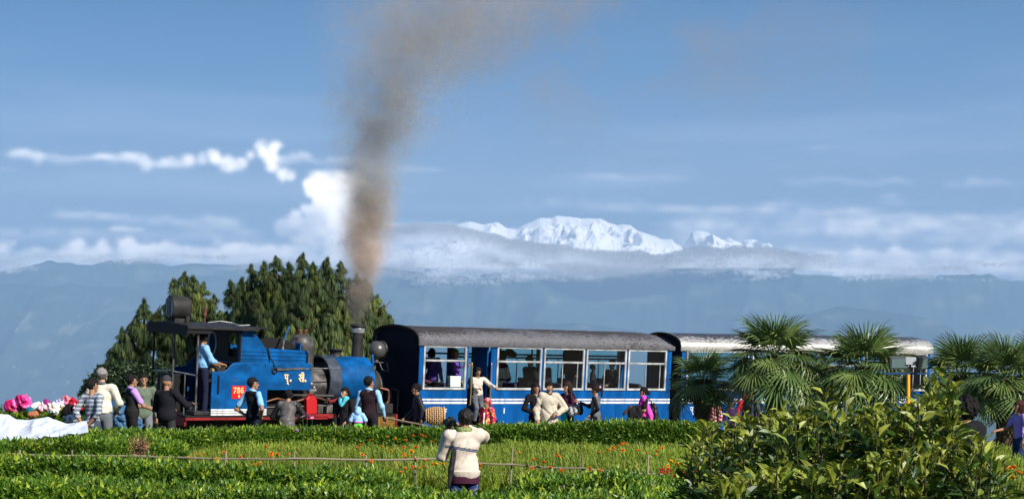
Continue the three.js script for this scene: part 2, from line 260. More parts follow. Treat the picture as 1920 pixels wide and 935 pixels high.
// ------------------------------------------------------------------ meshing a field of rounded bones (surface nets)
// bones: [ax, ay, az, ra, bx, by, bz, rb, sx, sy, sz]: a tapered capsule, optionally squashed by sx sy sz about its middle
function netMesh(bones, h, k, warp, cut, colorOf) {
  let lo = [1e9, 1e9, 1e9], hi = [-1e9, -1e9, -1e9];
  for (const b of bones) { const r = Math.max(b[3], b[7]) * 1.5 + k; for (let c = 0; c < 3; c++) { lo[c] = Math.min(lo[c], b[c] - r, b[4 + c] - r); hi[c] = Math.max(hi[c], b[c] + r, b[4 + c] + r); } }
  const n = [0, 1, 2].map((c) => Math.ceil((hi[c] - lo[c]) / h) + 3), [nx, ny, nz] = n; lo = lo.map((v) => v - h);
  const f = new Float32Array(nx * ny * nz).fill(1);
  for (const b of bones) {
    const [ax, ay, az, ra, bx, by, bz, rb] = b, sx = b[8] ?? 1, sy = b[9] ?? 1, sz = b[10] ?? 1, mx = (ax + bx) / 2, my = (ay + by) / 2, mz = (az + bz) / 2, R = Math.max(ra, rb) * Math.max(1, sx, sy, sz) + k + h * 2;
    const ex = (bx - ax) / sx, ey = (by - ay) / sy, ez = (bz - az) / sz, L2 = ex * ex + ey * ey + ez * ez || 1e-9, px0 = (ax - mx) / sx, py0 = (ay - my) / sy, pz0 = (az - mz) / sz, sm = Math.min(sx, sy, sz);
    const i0 = Math.max(0, Math.floor((Math.min(ax, bx) - R - lo[0]) / h)), i1 = Math.min(nx - 1, Math.ceil((Math.max(ax, bx) + R - lo[0]) / h));
    const j0 = Math.max(0, Math.floor((Math.min(ay, by) - R - lo[1]) / h)), j1 = Math.min(ny - 1, Math.ceil((Math.max(ay, by) + R - lo[1]) / h));
    const k0 = Math.max(0, Math.floor((Math.min(az, bz) - R - lo[2]) / h)), k1 = Math.min(nz - 1, Math.ceil((Math.max(az, bz) + R - lo[2]) / h));
    for (let kk = k0; kk <= k1; kk++) for (let j = j0; j <= j1; j++) for (let i = i0; i <= i1; i++) {
      const x = (lo[0] + i * h - mx) / sx - px0, y = (lo[1] + j * h - my) / sy - py0, z = (lo[2] + kk * h - mz) / sz - pz0;
      const t = clamp((x * ex + y * ey + z * ez) / L2, 0, 1), d = (Math.hypot(x - ex * t, y - ey * t, z - ez * t) - (ra + (rb - ra) * t)) * (sm < 1 ? Math.min(1, sm * 1.25) : 1), q = (kk * ny + j) * nx + i, o = f[q];
      if (k > 0) { const m = Math.max(k - Math.abs(o - d), 0) / k; f[q] = Math.min(o, d) - m * m * k * 0.25; } else f[q] = Math.min(o, d);
    }
  }
  if (warp || cut) for (let kk = 0; kk < nz; kk++) for (let j = 0; j < ny; j++) for (let i = 0; i < nx; i++) {
    const q = (kk * ny + j) * nx + i; if (f[q] > 0.12) continue; const x = lo[0] + i * h, y = lo[1] + j * h, z = lo[2] + kk * h;
    if (warp) f[q] += warp(x, y, z); if (cut) f[q] = Math.max(f[q], cut(x, y, z));
  }
  const id = new Int32Array(f.length).fill(-1), pos = [], nor = [], idx = [], O = [0, 1, nx, nx + 1, nx * ny, nx * ny + 1, nx * ny + nx, nx * ny + nx + 1];
  const E = [[0, 1], [2, 3], [4, 5], [6, 7], [0, 2], [1, 3], [4, 6], [5, 7], [0, 4], [1, 5], [2, 6], [3, 7]];
  for (let kk = 0; kk < nz - 1; kk++) for (let j = 0; j < ny - 1; j++) for (let i = 0; i < nx - 1; i++) {
    const q = (kk * ny + j) * nx + i; let m = 0; for (let c = 0; c < 8; c++) if (f[q + O[c]] < 0) m |= 1 << c; if (m === 0 || m === 255) continue;
    let x = 0, y = 0, z = 0, cnt = 0;
    for (const [a, b] of E) { if (((m >> a) & 1) === ((m >> b) & 1)) continue; const fa = f[q + O[a]], fb = f[q + O[b]], t = fa / (fa - fb); x += lerp(a & 1, b & 1, t); y += lerp((a >> 1) & 1, (b >> 1) & 1, t); z += lerp(a >> 2, b >> 2, t); cnt++; }
    id[q] = pos.length / 3; pos.push(lo[0] + (i + x / cnt) * h, lo[1] + (j + y / cnt) * h, lo[2] + (kk + z / cnt) * h);
    let gx = 0, gy = 0, gz = 0; for (let c = 0; c < 8; c++) { const v = f[q + O[c]]; gx += c & 1 ? v : -v; gy += c & 2 ? v : -v; gz += c & 4 ? v : -v; } const l = Math.hypot(gx, gy, gz) || 1; nor.push(gx / l, gy / l, gz / l);
  }
  const S = [1, nx, nx * ny];
  for (let kk = 1; kk < nz - 1; kk++) for (let j = 1; j < ny - 1; j++) for (let i = 1; i < nx - 1; i++) {
    const q = (kk * ny + j) * nx + i, s = f[q] < 0;
    for (let c = 0; c < 3; c++) { if (s === (f[q + S[c]] < 0)) continue; const u = S[(c + 1) % 3], v = S[(c + 2) % 3], a = id[q], b = id[q - u], d = id[q - u - v], e = id[q - v]; if (a < 0 || b < 0 || d < 0 || e < 0) continue; if (s) idx.push(a, b, d, a, d, e); else idx.push(a, d, b, a, e, d); }
  }
  const g = new THREE.BufferGeometry(); g.setAttribute('position', new THREE.Float32BufferAttribute(pos, 3)); g.setAttribute('normal', new THREE.Float32BufferAttribute(nor, 3)); g.setIndex(idx);
  if (colorOf) { const c = []; for (let i = 0; i < pos.length; i += 3) c.push(...colorOf(pos[i], pos[i + 1], pos[i + 2], nor[i], nor[i + 1], nor[i + 2])); g.setAttribute('color', new THREE.Float32BufferAttribute(c, 3)); }
  return g;
}

// ------------------------------------------------------------------ solid shapes
function box(x0, x1, y0, y1, z0, z1, r = 0.008) { const w = x1 - x0, h = y1 - y0, d = z1 - z0, m = Math.min(w, h, d); const g = r > 0 && m > 0.012 ? new RoundedBoxGeometry(w, h, d, 1, Math.min(r, m * 0.3)) : new THREE.BoxGeometry(w, h, d); g.translate((x0 + x1) / 2, (y0 + y1) / 2, (z0 + z1) / 2); return g; }
function tube(pts, r, seg = 8, round = 6, closed = false) { const c = pts.length === 2 ? new THREE.LineCurve3(new THREE.Vector3(...pts[0]), new THREE.Vector3(...pts[1])) : new THREE.CatmullRomCurve3(pts.map((p) => new THREE.Vector3(...p)), closed, 'catmullrom', 0.2); return new THREE.TubeGeometry(c, pts.length === 2 ? 1 : seg, r, round, closed); }
function rod(a, b, r0, r1 = r0, n = 10) { const A = new THREE.Vector3(...a), B = new THREE.Vector3(...b), d = B.clone().sub(A), g = new THREE.CylinderGeometry(r1, r0, d.length(), n); g.applyQuaternion(new THREE.Quaternion().setFromUnitVectors(new THREE.Vector3(0, 1, 0), d.clone().normalize())); const m = A.add(B).multiplyScalar(0.5); g.translate(m.x, m.y, m.z); return g; }
function lathe(pts, n = 28) { return new THREE.LatheGeometry(pts.map(([r, y]) => new THREE.Vector2(Math.max(r, 1e-4), y)), n); }
function prism(outline, depth, bevel = 0, holes = []) { const s = new THREE.Shape(outline.map((p) => new THREE.Vector2(...p))); for (const h of holes) s.holes.push(new THREE.Path(h.map((p) => new THREE.Vector2(...p)))); return new THREE.ExtrudeGeometry(s, { depth, bevelEnabled: bevel > 0, bevelSize: bevel, bevelThickness: bevel, bevelSegments: 2, curveSegments: 16 }); }
function strokes(lines, w, depth) {                               // lettering: thick strokes with round joints, in the plane z = 0, raised by depth
  const out = [];
  lines.forEach((l, q) => { for (let i = 0; i < l.length - 1; i++) { const [ax, ay] = l[i], [bx, by] = l[i + 1], L = Math.hypot(bx - ax, by - ay) + w * 0.6, g = new THREE.BoxGeometry(L, w, depth + 0.0004 * ((i + q) % 5)); g.rotateZ(Math.atan2(by - ay, bx - ax)); g.translate((ax + bx) / 2, (ay + by) / 2, depth / 2); out.push(g); } });
  return out;
}
function arcLine(cx, cy, r, a0, a1, n = 8, ry = r) { const o = []; for (let i = 0; i <= n; i++) { const a = lerp(a0, a1, i / n) * Math.PI / 180; o.push([cx + Math.cos(a) * r, cy + Math.sin(a) * ry]); } return o; }
// syllables of the painted railway initials, unit height 1 from base line to head line
const PA = (x) => [[[x, 1], [x + 0.72, 1]], [[x + 0.6, 1], [x + 0.6, 0]], [[x + 0.16, 1], [x + 0.16, 0.62], ...arcLine(x + 0.36, 0.62, 0.2, 180, 330, 7)], ];
const UU = (x) => [[...arcLine(x + 0.5, -0.12, 0.2, 100, -60, 8), [x + 0.86, -0.42]]];
const SA = (x) => [[[x, 1], [x + 0.98, 1]], [[x + 0.72, 1], [x + 0.72, 0]], [[x + 0.2, 1], [x + 0.2, 0.86], ...arcLine(x + 0.22, 0.68, 0.2, 80, -80, 7), [x + 0.08, 0.46], [x + 0.42, 0.02]], [[x + 0.4, 0.6], [x + 0.72, 0.5]]];
const II = (x) => [[[x + 0.95, 1], [x + 0.95, 0]], [...arcLine(x + 0.72, 1.05, 0.24, 175, 10, 9, 0.3)]];
const DOT = (x) => [arcLine(x, 0.12, 0.09, 0, 360, 8)];
function lettering(lines, h, w, depth) { return merge(strokes(lines.map((l) => l.map(([x, y]) => [x * h * 0.9, y * h])), w, depth)); }
const fontBold = await new FontLoader().loadAsync('fonts/droid/droid_sans_bold.typeface.json');
function words(text, h, depth = 0.004, sx = 1) { const g = new TextGeometry(text, { font: fontBold, size: h, depth, curveSegments: 4, bevelEnabled: false }); g.scale(sx, 1, 1); return g; }

// ------------------------------------------------------------------ people
// A person stands at [x, ground, z], facing +z turned by `face`; every joint can be moved through `pose` (metres, for a height of 1.7)
const SKIN = [0.30, 0.155, 0.09], HAIR = [0.012, 0.010, 0.010];
function limb(a, b, ra, rb, s) { return [a[0], a[1], a[2], ra, b[0], b[1], b[2], rb, ...(s ?? [])]; }
function handBones(w, dir, curl, side) {                          // palm, four unequal fingers and a thumb
  const d = new THREE.Vector3(...dir).normalize(), up = Math.abs(d.y) > 0.8 ? new THREE.Vector3(0, 0, 1) : new THREE.Vector3(0, 1, 0), s = new THREE.Vector3().crossVectors(d, up).normalize(), n = new THREE.Vector3().crossVectors(s, d).normalize().multiplyScalar(-1);
  const P = (f, a, b) => [w[0] + d.x * f + s.x * a + n.x * b, w[1] + d.y * f + s.y * a + n.y * b, w[2] + d.z * f + s.z * a + n.z * b], out = [limb(P(0, 0, 0), P(0.075, 0.012, 0), 0.026, 0.022), limb(P(0.01, -0.01, 0), P(0.075, -0.02, 0), 0.024, 0.02)];
  [0.062, 0.072, 0.068, 0.052].forEach((L, i) => { const a = -0.030 + i * 0.02, c = curl; const k = P(0.085, a, 0), m = P(0.085 + L * 0.5 * Math.cos(c), a, L * 0.5 * Math.sin(c)), t = P(0.085 + L * 0.5 * (Math.cos(c) + Math.cos(c * 2.1)), a, L * 0.5 * (Math.sin(c) + Math.sin(c * 2.1))); out.push(limb(k, m, 0.0095, 0.009), limb(m, t, 0.009, 0.0075)); });
  const a = -0.032 * side; out.push(limb(P(0.02, a, 0.0), P(0.05, a * 1.9, 0.012), 0.012, 0.010), limb(P(0.05, a * 1.9, 0.012), P(0.08, a * 1.8, 0.03), 0.010, 0.008));
  return out;
}
function person(o) {
  const J = {
    hip: [0, 0.95, 0], waist: [0, 1.08, 0.005], chest: [0, 1.28, 0], neck: [0, 1.44, -0.01], head: [0, 1.585, 0.015],
    sL: [0.185, 1.395, -0.01], sR: [-0.185, 1.395, -0.01], eL: [0.245, 1.12, -0.03], eR: [-0.245, 1.12, -0.03], wL: [0.255, 0.87, 0.05], wR: [-0.255, 0.87, 0.05],
    hL: [0.092, 0.92, 0], hR: [-0.092, 0.92, 0], kL: [0.105, 0.50, 0.025], kR: [-0.105, 0.50, 0.025], aL: [0.11, 0.085, -0.02], aR: [-0.11, 0.085, -0.02], ...o.pose,
  };
  const K = o.h / 1.7, B = o.broad ?? 1, cell = (o.cell ?? 0.017) / K, R = rng(o.seed ?? Math.round(o.px * 7 + 3)), bare = o.sleeve ?? 'long', skin = o.skin ?? SKIN, W = (v, b) => v * B * (b ?? 1);
  const lean = o.lean ?? 0, ly = 0.95, bend = ([x, y, z]) => y > ly ? [x, ly + (y - ly) * Math.cos(lean), z + (y - ly) * Math.sin(lean)] : [x, y, z];
  if (lean) for (const k of ['waist', 'chest', 'neck', 'head', 'sL', 'sR', 'eL', 'eR', 'wL', 'wR']) if (!o.pose?.[k]) J[k] = bend(J[k]);
  const g = thing('person', o.label, 'person', o.group); g.position.set(...o.at); g.rotation.y = o.face; g.scale.setScalar(K);
  const hy = o.headTurn ?? 0, ht = o.headTilt ?? 0, H = J.head, M = new THREE.Matrix4().makeRotationY(hy).multiply(new THREE.Matrix4().makeRotationX(ht)), T = (x, y, z) => { const v = new THREE.Vector3(x, y, z).applyMatrix4(M); return [H[0] + v.x, H[1] + v.y, H[2] + v.z]; };
  const inv = M.clone().invert(), back = (x, y, z) => new THREE.Vector3(x - H[0], y - H[1], z - H[2]).applyMatrix4(inv);
  // body: one continuous surface
  const legs = [limb(J.hL, J.kL, 0.075, 0.052), limb(J.kL, J.aL, 0.05, 0.034), limb(J.hR, J.kR, 0.075, 0.052), limb(J.kR, J.aR, 0.05, 0.034), limb(J.aL, [J.aL[0] + 0.01, 0.035, J.aL[2] + 0.15], 0.036, 0.03), limb(J.aR, [J.aR[0] - 0.01, 0.035, J.aR[2] + 0.15], 0.036, 0.03)];
  const torso = (e) => [limb(J.hip, J.waist, W(0.104) + e, W(0.096) + e, [1.22, 1, 0.86]), limb(J.waist, J.chest, W(0.096) + e, W(0.112) + e, [1.25, 1, 0.85]), limb([J.sL[0] * 0.72, J.sL[1] - 0.015, J.sL[2]], [J.sR[0] * 0.72, J.sR[1] - 0.015, J.sR[2]], 0.060 + e, 0.060 + e), limb(J.chest, [J.neck[0], J.neck[1] - 0.06, J.neck[2]], W(0.105) + e, 0.055 + e, [1.2, 1, 0.9])];
  const armU = (s, e) => limb(J['s' + s], J['e' + s], 0.052 + e, 0.042 + e), armF = (s, e) => limb(J['e' + s], J['w' + s], 0.042 + e, 0.029 + e);
  const headB = [limb(T(0, 0.02, -0.012), T(0, 0.035, -0.03), 0.082, 0.08, [0.9, 1.08, 1.05]), limb(T(0, -0.02, 0.022), T(0, -0.075, 0.048), 0.062, 0.034), limb(T(0, 0.004, 0.080), T(0, -0.026, 0.090), 0.009, 0.0135), limb(T(0.072, -0.005, -0.005), T(0.078, -0.03, -0.012), 0.012, 0.010, [0.7, 1.5, 1.2]), limb(T(-0.072, -0.005, -0.005), T(-0.078, -0.03, -0.012), 0.012, 0.01, [0.7, 1.5, 1.2])];
  const face = (x, y, z) => { const v = back(x, y, z); if (v.z > 0.045 && v.y > -0.10 && v.y < 0.09) { const ex = Math.abs(v.x); if (ex > 0.016 && ex < 0.046 && Math.abs(v.y - 0.002) < 0.009) return [0.02, 0.015, 0.015]; if (ex > 0.012 && ex < 0.052 && Math.abs(v.y - 0.024) < 0.007) return o.hairColor ?? HAIR; if (ex < 0.026 && Math.abs(v.y + 0.062) < 0.007) return o.smile && ex < 0.017 && v.y > -0.064 ? [0.5, 0.42, 0.38] : [skin[0] * 0.7, skin[1] * 0.45, skin[2] * 0.45]; if (o.beard && v.y < -0.035 && (v.y < -0.072 || ex < 0.035) && Math.abs(v.y + 0.062) > 0.004) return [0.02, 0.016, 0.014]; } if (o.beard && v.y < -0.05 && v.z > -0.02 && v.y > -0.12) return [0.025, 0.018, 0.016]; return skin; };
  const k = 0.035, bodyB = [...torso(-0.012), ...legs.slice(0, 4), armU('L', -0.006), armF('L', -0.003), armU('R', -0.006), armF('R', -0.003), limb([J.neck[0], J.neck[1] - 0.04, J.neck[2]], T(0, -0.03, -0.012), 0.054, 0.05)];
  const parts = [netMesh(bodyB, cell * 1.05, k, null, null, () => skin), netMesh(headB, (o.cell ?? 0.017) < 0.013 ? 0.006 : 0.0085, 0.02, null, null, face)];
  for (const s of ['L', 'R']) if (!o.noHands) { const w = J['w' + s], e = J['e' + s], dir = o['hand' + s] ?? [w[0] - e[0], w[1] - e[1], w[2] - e[2]]; parts.push(netMesh(handBones(w, dir, o['curl' + s] ?? o.curl ?? 0.5, s === 'L' ? 1 : -1), 0.0062, 0.006, null, null, () => skin)); }
  mesh('body', parts, mat([1, 1, 1], 0.55, 0, { vertexColors: true }), g);
  // clothes: closed sheets a little proud of the body, with folds
  const sd = R() * 50, folds = (a, fx = 7, fy = 5) => (x, y, z) => a * ((ridged(x * fx + y * 3 + sd, y * fy + z * 4 + x * 2, 3, sd) - 0.45) * 1.6 + (noise3(x * 26 + sd, y * 13, z * 26) - 0.5) * 0.25);
  const paint = (c) => typeof c === 'function' ? c : null, cm = (c, r = 0.9, ex = {}) => typeof c === 'function' ? mat([1, 1, 1], r, 0, { vertexColors: true, ...ex }) : mat(c, r, 0, ex);
  const add = (name, b, c, opt = {}) => mesh(name, netMesh(b, cell, opt.k ?? 0.028, folds(opt.fold ?? 0.010, opt.fx, opt.fy), opt.cut, paint(c)), cm(c, opt.rough, opt.ex), g);
  const tr = o.legs;
  if (tr) add(tr.name ?? 'trousers', [limb(J.hip, [J.hip[0], J.hip[1] + 0.09, J.hip[2]], W(0.116), W(0.110), [1.2, 1, 0.92]), limb(J.hL, J.kL, 0.088, 0.066), limb(J.kL, J.aL, 0.066, 0.058), limb(J.hR, J.kR, 0.088, 0.066), limb(J.kR, J.aR, 0.066, 0.058)], tr.c, { fold: 0.008, fy: 9 });
  const sk = o.skirt;
  if (sk) add(sk.name ?? 'skirt', [limb([J.hip[0], J.hip[1] + 0.08, J.hip[2]], [0, sk.to ?? 0.25, 0], W(0.135), sk.r ?? 0.24, [1.1, 1, 0.92])], sk.c, { fold: 0.02, fx: 16, fy: 2 });
  mesh('shoe', [netMesh([limb([J.aL[0], 0.05, J.aL[2] - 0.02], [J.aL[0] + 0.012, 0.04, J.aL[2] + 0.16], 0.046, 0.042)], 0.02, 0, null, null)], mat([0.02, 0.018, 0.018], 0.5), g);
  mesh('shoe', [netMesh([limb([J.aR[0], 0.05, J.aR[2] - 0.02], [J.aR[0] - 0.012, 0.04, J.aR[2] + 0.16], 0.046, 0.042)], 0.02, 0, null, null)], mat([0.02, 0.018, 0.018], 0.5), g);
  const shirtOf = (S, e0) => {
    const e = e0 - 0.004 + (S.loose ?? 0) * 0.6, b = [...torso(e)], hem = S.hem ?? 0.86;
    b.push(limb([J.hip[0], J.hip[1] + 0.04, J.hip[2]], [J.hip[0], hem + 0.1, J.hip[2]], W(0.119) + e, W(0.122) + e + (S.flare ?? 0), [1.22, 1, 0.94]));
    const sl = S.sleeve ?? 'long';
    if (sl !== 'none') for (const s of ['L', 'R']) { const A = J['s' + s], E = J['e' + s], Wr = J['w' + s]; if (sl === 'short') b.push(limb(A, [lerp(A[0], E[0], 0.72), lerp(A[1], E[1], 0.72), lerp(A[2], E[2], 0.72)], 0.058 + e, 0.058 + e)); else { const q = sl === 'rolled' ? 0.3 : 0.97; b.push(limb(A, E, 0.057 + e, 0.047 + e), limb(E, [lerp(E[0], Wr[0], q), lerp(E[1], Wr[1], q), lerp(E[2], Wr[2], q)], 0.047 + e, 0.037 + e)); } }
    const nk = J.neck, cut = (x, y, z) => Math.max(hem - y + (S.wave ?? 0) * Math.sin(x * 20), -(Math.hypot((x - nk[0]) * 1.0, (y - nk[1] - 0.035) * 1.1, (z - nk[2] - 0.02) * 1.0) - (S.neck ?? 0.07)), S.open ? S.open(x, y, z) : -1);
    add(S.name ?? 'shirt', b, S.c, { fold: S.fold ?? 0.014, cut, rough: S.rough, fx: S.fx, fy: S.fy });
    if (S.collar) mesh('collar', new THREE.TorusGeometry(0.068, 0.018, 6, 20).rotateX(Math.PI / 2 + 0.25).scale(1, 1.5, 1).translate(nk[0], nk[1] + 0.005, nk[2] + 0.008), cm(S.collar), g);
  };
  if (o.shirt) shirtOf(o.shirt, 0.004);
  if (o.vest) shirtOf({ name: 'vest', sleeve: 'none', neck: 0.085, ...o.vest }, 0.016);
  const hr = o.hair ?? {};
  if (hr !== 'none') {
    const c = hr.c ?? o.hairColor ?? HAIR, hb = [limb(T(0, 0.032, -0.018), T(0, 0.042, -0.034), 0.098, 0.094, [0.93, 1.08, 1.08])];
    if (hr.long) for (let i = -2; i <= 2; i++) hb.push(limb(T(i * 0.03, 0.02, -0.06), T(i * 0.042, -hr.long, -0.07 + Math.abs(i) * 0.008), 0.05, 0.028));
    if (hr.side) for (const q of [-1, 1]) hb.push(limb(T(q * 0.072, 0.03, 0.0), T(q * 0.085, -hr.side, 0.02), 0.034, 0.022));
    if (hr.bun) hb.push(limb(T(0, 0.0, -0.13), T(0, -0.02, -0.14), 0.045, 0.045));
    if (hr.tail) hb.push(limb(T(0, 0.05, -0.12), T(0, 0.0, -0.17), 0.03, 0.032), limb(T(0, 0.0, -0.17), T(0, -0.19, -0.15), 0.034, 0.014));
    const line = hr.line ?? 0.048, low = hr.long || hr.bun || hr.tail || hr.side, cut = (x, y, z) => { const v = back(x, y, z); return Math.max(Math.min(v.z - 0.012, line - v.y), low ? -9 : (v.z > -0.02 ? -0.014 : hr.nape ?? -0.062) - v.y); };
    mesh(hr.name ?? 'hair', netMesh(hb, 0.0095, 0.012, (x, y, z) => (noise3(x * 60 + sd, y * 34, z * 60) - 0.5) * (hr.rough ?? 0.022), cut, paint(c)), cm(c, hr.shine ?? 0.72), g);
  }
  return { g, J, T, K, add, bone: limb, cm };
}
const stands = (px, d, o = {}) => { const v = at(px, HOR, d); return [v.x, o.y ?? groundY(v.x, d) - 0.01, v.z]; };

// ------------------------------------------------------------------ surfaces of the train
const grime = grainTexture(256, 5, 3, 0.70, 1.02), rust = grainTexture(256, 5, 8, 0.35, 1.0), streaky = grainTexture(512, 14, 5, 0.74, 1.0, 9);
function tex(t, rx, ry) { const q = t.clone(); q.userData = { metres: true }; q.repeat.set(rx, ry); q.needsUpdate = true; return q; }
const BLUE = [0.0005, 0.090, 0.32];
const M = {
  blue: mat(BLUE, 0.5, 0, { map: tex(streaky, 0.45, 0.5), specularIntensity: 0.22 }),
  blue2: mat([0.002, 0.088, 0.33], 0.45, 0, { map: tex(grime, 0.8, 0.8), specularIntensity: 0.25 }),
  loco: mat([0.001, 0.090, 0.29], 0.45, 0, { map: tex(grime, 1.1, 1.1), specularIntensity: 0.35 }),
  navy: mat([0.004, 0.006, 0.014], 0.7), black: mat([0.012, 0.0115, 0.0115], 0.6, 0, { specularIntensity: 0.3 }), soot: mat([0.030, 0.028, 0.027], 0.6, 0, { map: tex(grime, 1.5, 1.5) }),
  steel: mat([0.16, 0.145, 0.135], 0.5, 0.35, { map: tex(rust, 1.2, 1.2) }), bare: mat([0.46, 0.46, 0.45], 0.4, 0.6, { map: tex(rust, 2, 2) }), barrelGrey: mat([0.065, 0.080, 0.11], 0.5, 0.1, { map: tex(grime, 1.5, 1.5) }),
  frame: mat([0.52, 0.52, 0.51], 0.45, 0.15, { map: tex(grime, 1, 1) }), white: mat([0.78, 0.78, 0.76], 0.5, 0, { map: tex(streaky, 1, 1) }), red: mat([0.24, 0.014, 0.014], 0.55, 0, { map: tex(grime, 1, 1) }), brass: mat([0.42, 0.29, 0.12], 0.35, 0.7),
  yellow: mat([0.62, 0.50, 0.22], 0.5), gold: mat([0.66, 0.50, 0.28], 0.55), glassFar: new THREE.MeshPhysicalMaterial({ color: new THREE.Color(0.50, 0.80, 0.80), roughness: 0.05, transmission: 1, thickness: 0, ior: 1.45 }), glass: new THREE.MeshPhysicalMaterial({ color: new THREE.Color(0.86, 0.95, 0.95), roughness: 0.03, transmission: 1, thickness: 0, ior: 1.45 }),
  inside: mat([0.06, 0.07, 0.07], 0.8), seat: mat([0.035, 0.03, 0.05], 0.8), wood: mat([0.10, 0.065, 0.035], 0.8), copper: mat([0.22, 0.09, 0.05], 0.45, 0.5, { map: tex(grime, 2, 2) }),
  felt: null, silver: null,
};
// roof felt with worn silver paint: the paint is worn off in patches, most near the ridge
function roofTexture(seed, worn, dark, light) {
  const W = 1024, H = 256, d = new Uint8Array(W * H * 4);
  for (let y = 0; y < H; y++) for (let x = 0; x < W; x++) {
    const v = y / H, u = x / W * 7.4, side = Math.abs(v - 0.5) * 2, pat = fbm(u * 1.3, v * 5, seed, 5), fine = fbm(u * 22, v * 60, seed + 4, 3), weave = ((x + (y & 2 ? 2 : 0)) & 3) < 2 ? 1 : 0.82, sheet = hash3(Math.floor(u / 0.86), 3, seed) * 0.25;
    const k = sstep(0.30, 0.62, side * worn[0] + (pat - 0.5) * worn[1] + (fine - 0.5) * 0.7 + sheet - 0.1), seam = Math.abs((u / 0.86) % 1 - 0.5) > 0.492 ? 0.6 : 1, m = (0.8 + 0.4 * fine) * lerp(1, weave, worn[2]) * seam;
    const i = (y * W + x) * 4; for (let c = 0; c < 3; c++) d[i + c] = clamp(Math.round(255 * lerp(dark[c], light[c], k) * m), 0, 255); d[i + 3] = 255;
  }
  const t = new THREE.DataTexture(d, W, H); t.wrapS = t.wrapT = THREE.RepeatWrapping; t.magFilter = THREE.LinearFilter; t.colorSpace = THREE.SRGBColorSpace; t.needsUpdate = true; return t;
}
M.felt = new THREE.MeshStandardMaterial({ map: roofTexture(4, [0.74, 0.7, 1], [0.215, 0.19, 0.18], [0.37, 0.365, 0.38]), roughness: 0.75 });
M.silver = new THREE.MeshStandardMaterial({ map: roofTexture(9, [1.0, 0.22, 0.1], [0.26, 0.24, 0.22], [0.70, 0.685, 0.66]), roughness: 0.4, metalness: 0.35 });

// track: ballast and two rails along the line of the vehicles, hidden behind the hedge from here
const CANT = 4.6 * Math.PI / 180;
function vehicle(name, label, category, corner, yaw, half) {      // origin at rail level under the middle of the left end; +x along the train, +z the near side
  const g = thing(name, label, category); g.rotation.set(CANT, yaw, 0, 'YXZ');
  const lift = 1.75, off = half * Math.cos(CANT) + lift * Math.sin(CANT);   // the near side sits over `corner` at window height
  g.position.set(corner[0] - Math.sin(yaw) * off, RAIL_Y, -corner[1] - Math.cos(yaw) * off);
  return g;
}
const YAW1 = 35.1 * Math.PI / 180, YAW2 = 23 * Math.PI / 180, YAWL = 40 * Math.PI / 180;
{
  const pts = [[-13.5, 28.5], [-9.6, 33.6], [-6.9, 36.7], [-2.6, 39.9], [0.5, 42.1], [3.5, 44.1], [7.5, 45.9], [11, 47.2], [18, 49.0]].map(([x, d]) => new THREE.Vector3(x, 0, -d)), c = new THREE.CatmullRomCurve3(pts), pos = [], idx = [], N = 60;
  for (let i = 0; i <= N; i++) { const p = c.getPoint(i / N), t = c.getTangent(i / N), n = new THREE.Vector3(-t.z, 0, t.x); [[-1.5, -0.1], [-0.85, 0.42], [0.85, 0.42], [1.5, -0.1]].forEach(([o, y]) => pos.push(p.x + n.x * o, y + (y > 0 ? 0 : groundY(p.x, -p.z) - 0.05), p.z + n.z * o)); }
  for (let i = 0; i < N; i++) for (let j = 0; j < 3; j++) { const a = i * 4 + j, b = a + 4; idx.push(a, b, a + 1, a + 1, b, b + 1); }
  const g = new THREE.BufferGeometry(); g.setAttribute('position', new THREE.Float32BufferAttribute(pos, 3)); g.setIndex(idx); g.computeVertexNormals();
  const bed = tag(mesh('track_bed', g, mat([0.14, 0.12, 0.11], 1)), 'grey ballast bank of the narrow railway line', null, null, 'structure');
  for (const s of [-0.31, 0.31]) { const q = []; for (let i = 0; i <= 40; i++) { const p = c.getPoint(i / 40), t = c.getTangent(i / 40); q.push([p.x - t.z * s, 0.485, p.z + t.x * s]); } mesh('rail', tube(q, 0.04, 80, 4), M.steel, bed); }
}
function wheelset(g, x, r, m = M.black) { for (const s of [-0.31, 0.31]) { const w = mesh('wheel', new THREE.CylinderGeometry(r, r, 0.07, 24).rotateX(Math.PI / 2).translate(x, r, s), m, g); void w; } mesh('axle', rod([x, r, -0.34], [x, r, 0.34], 0.03), m, g); }

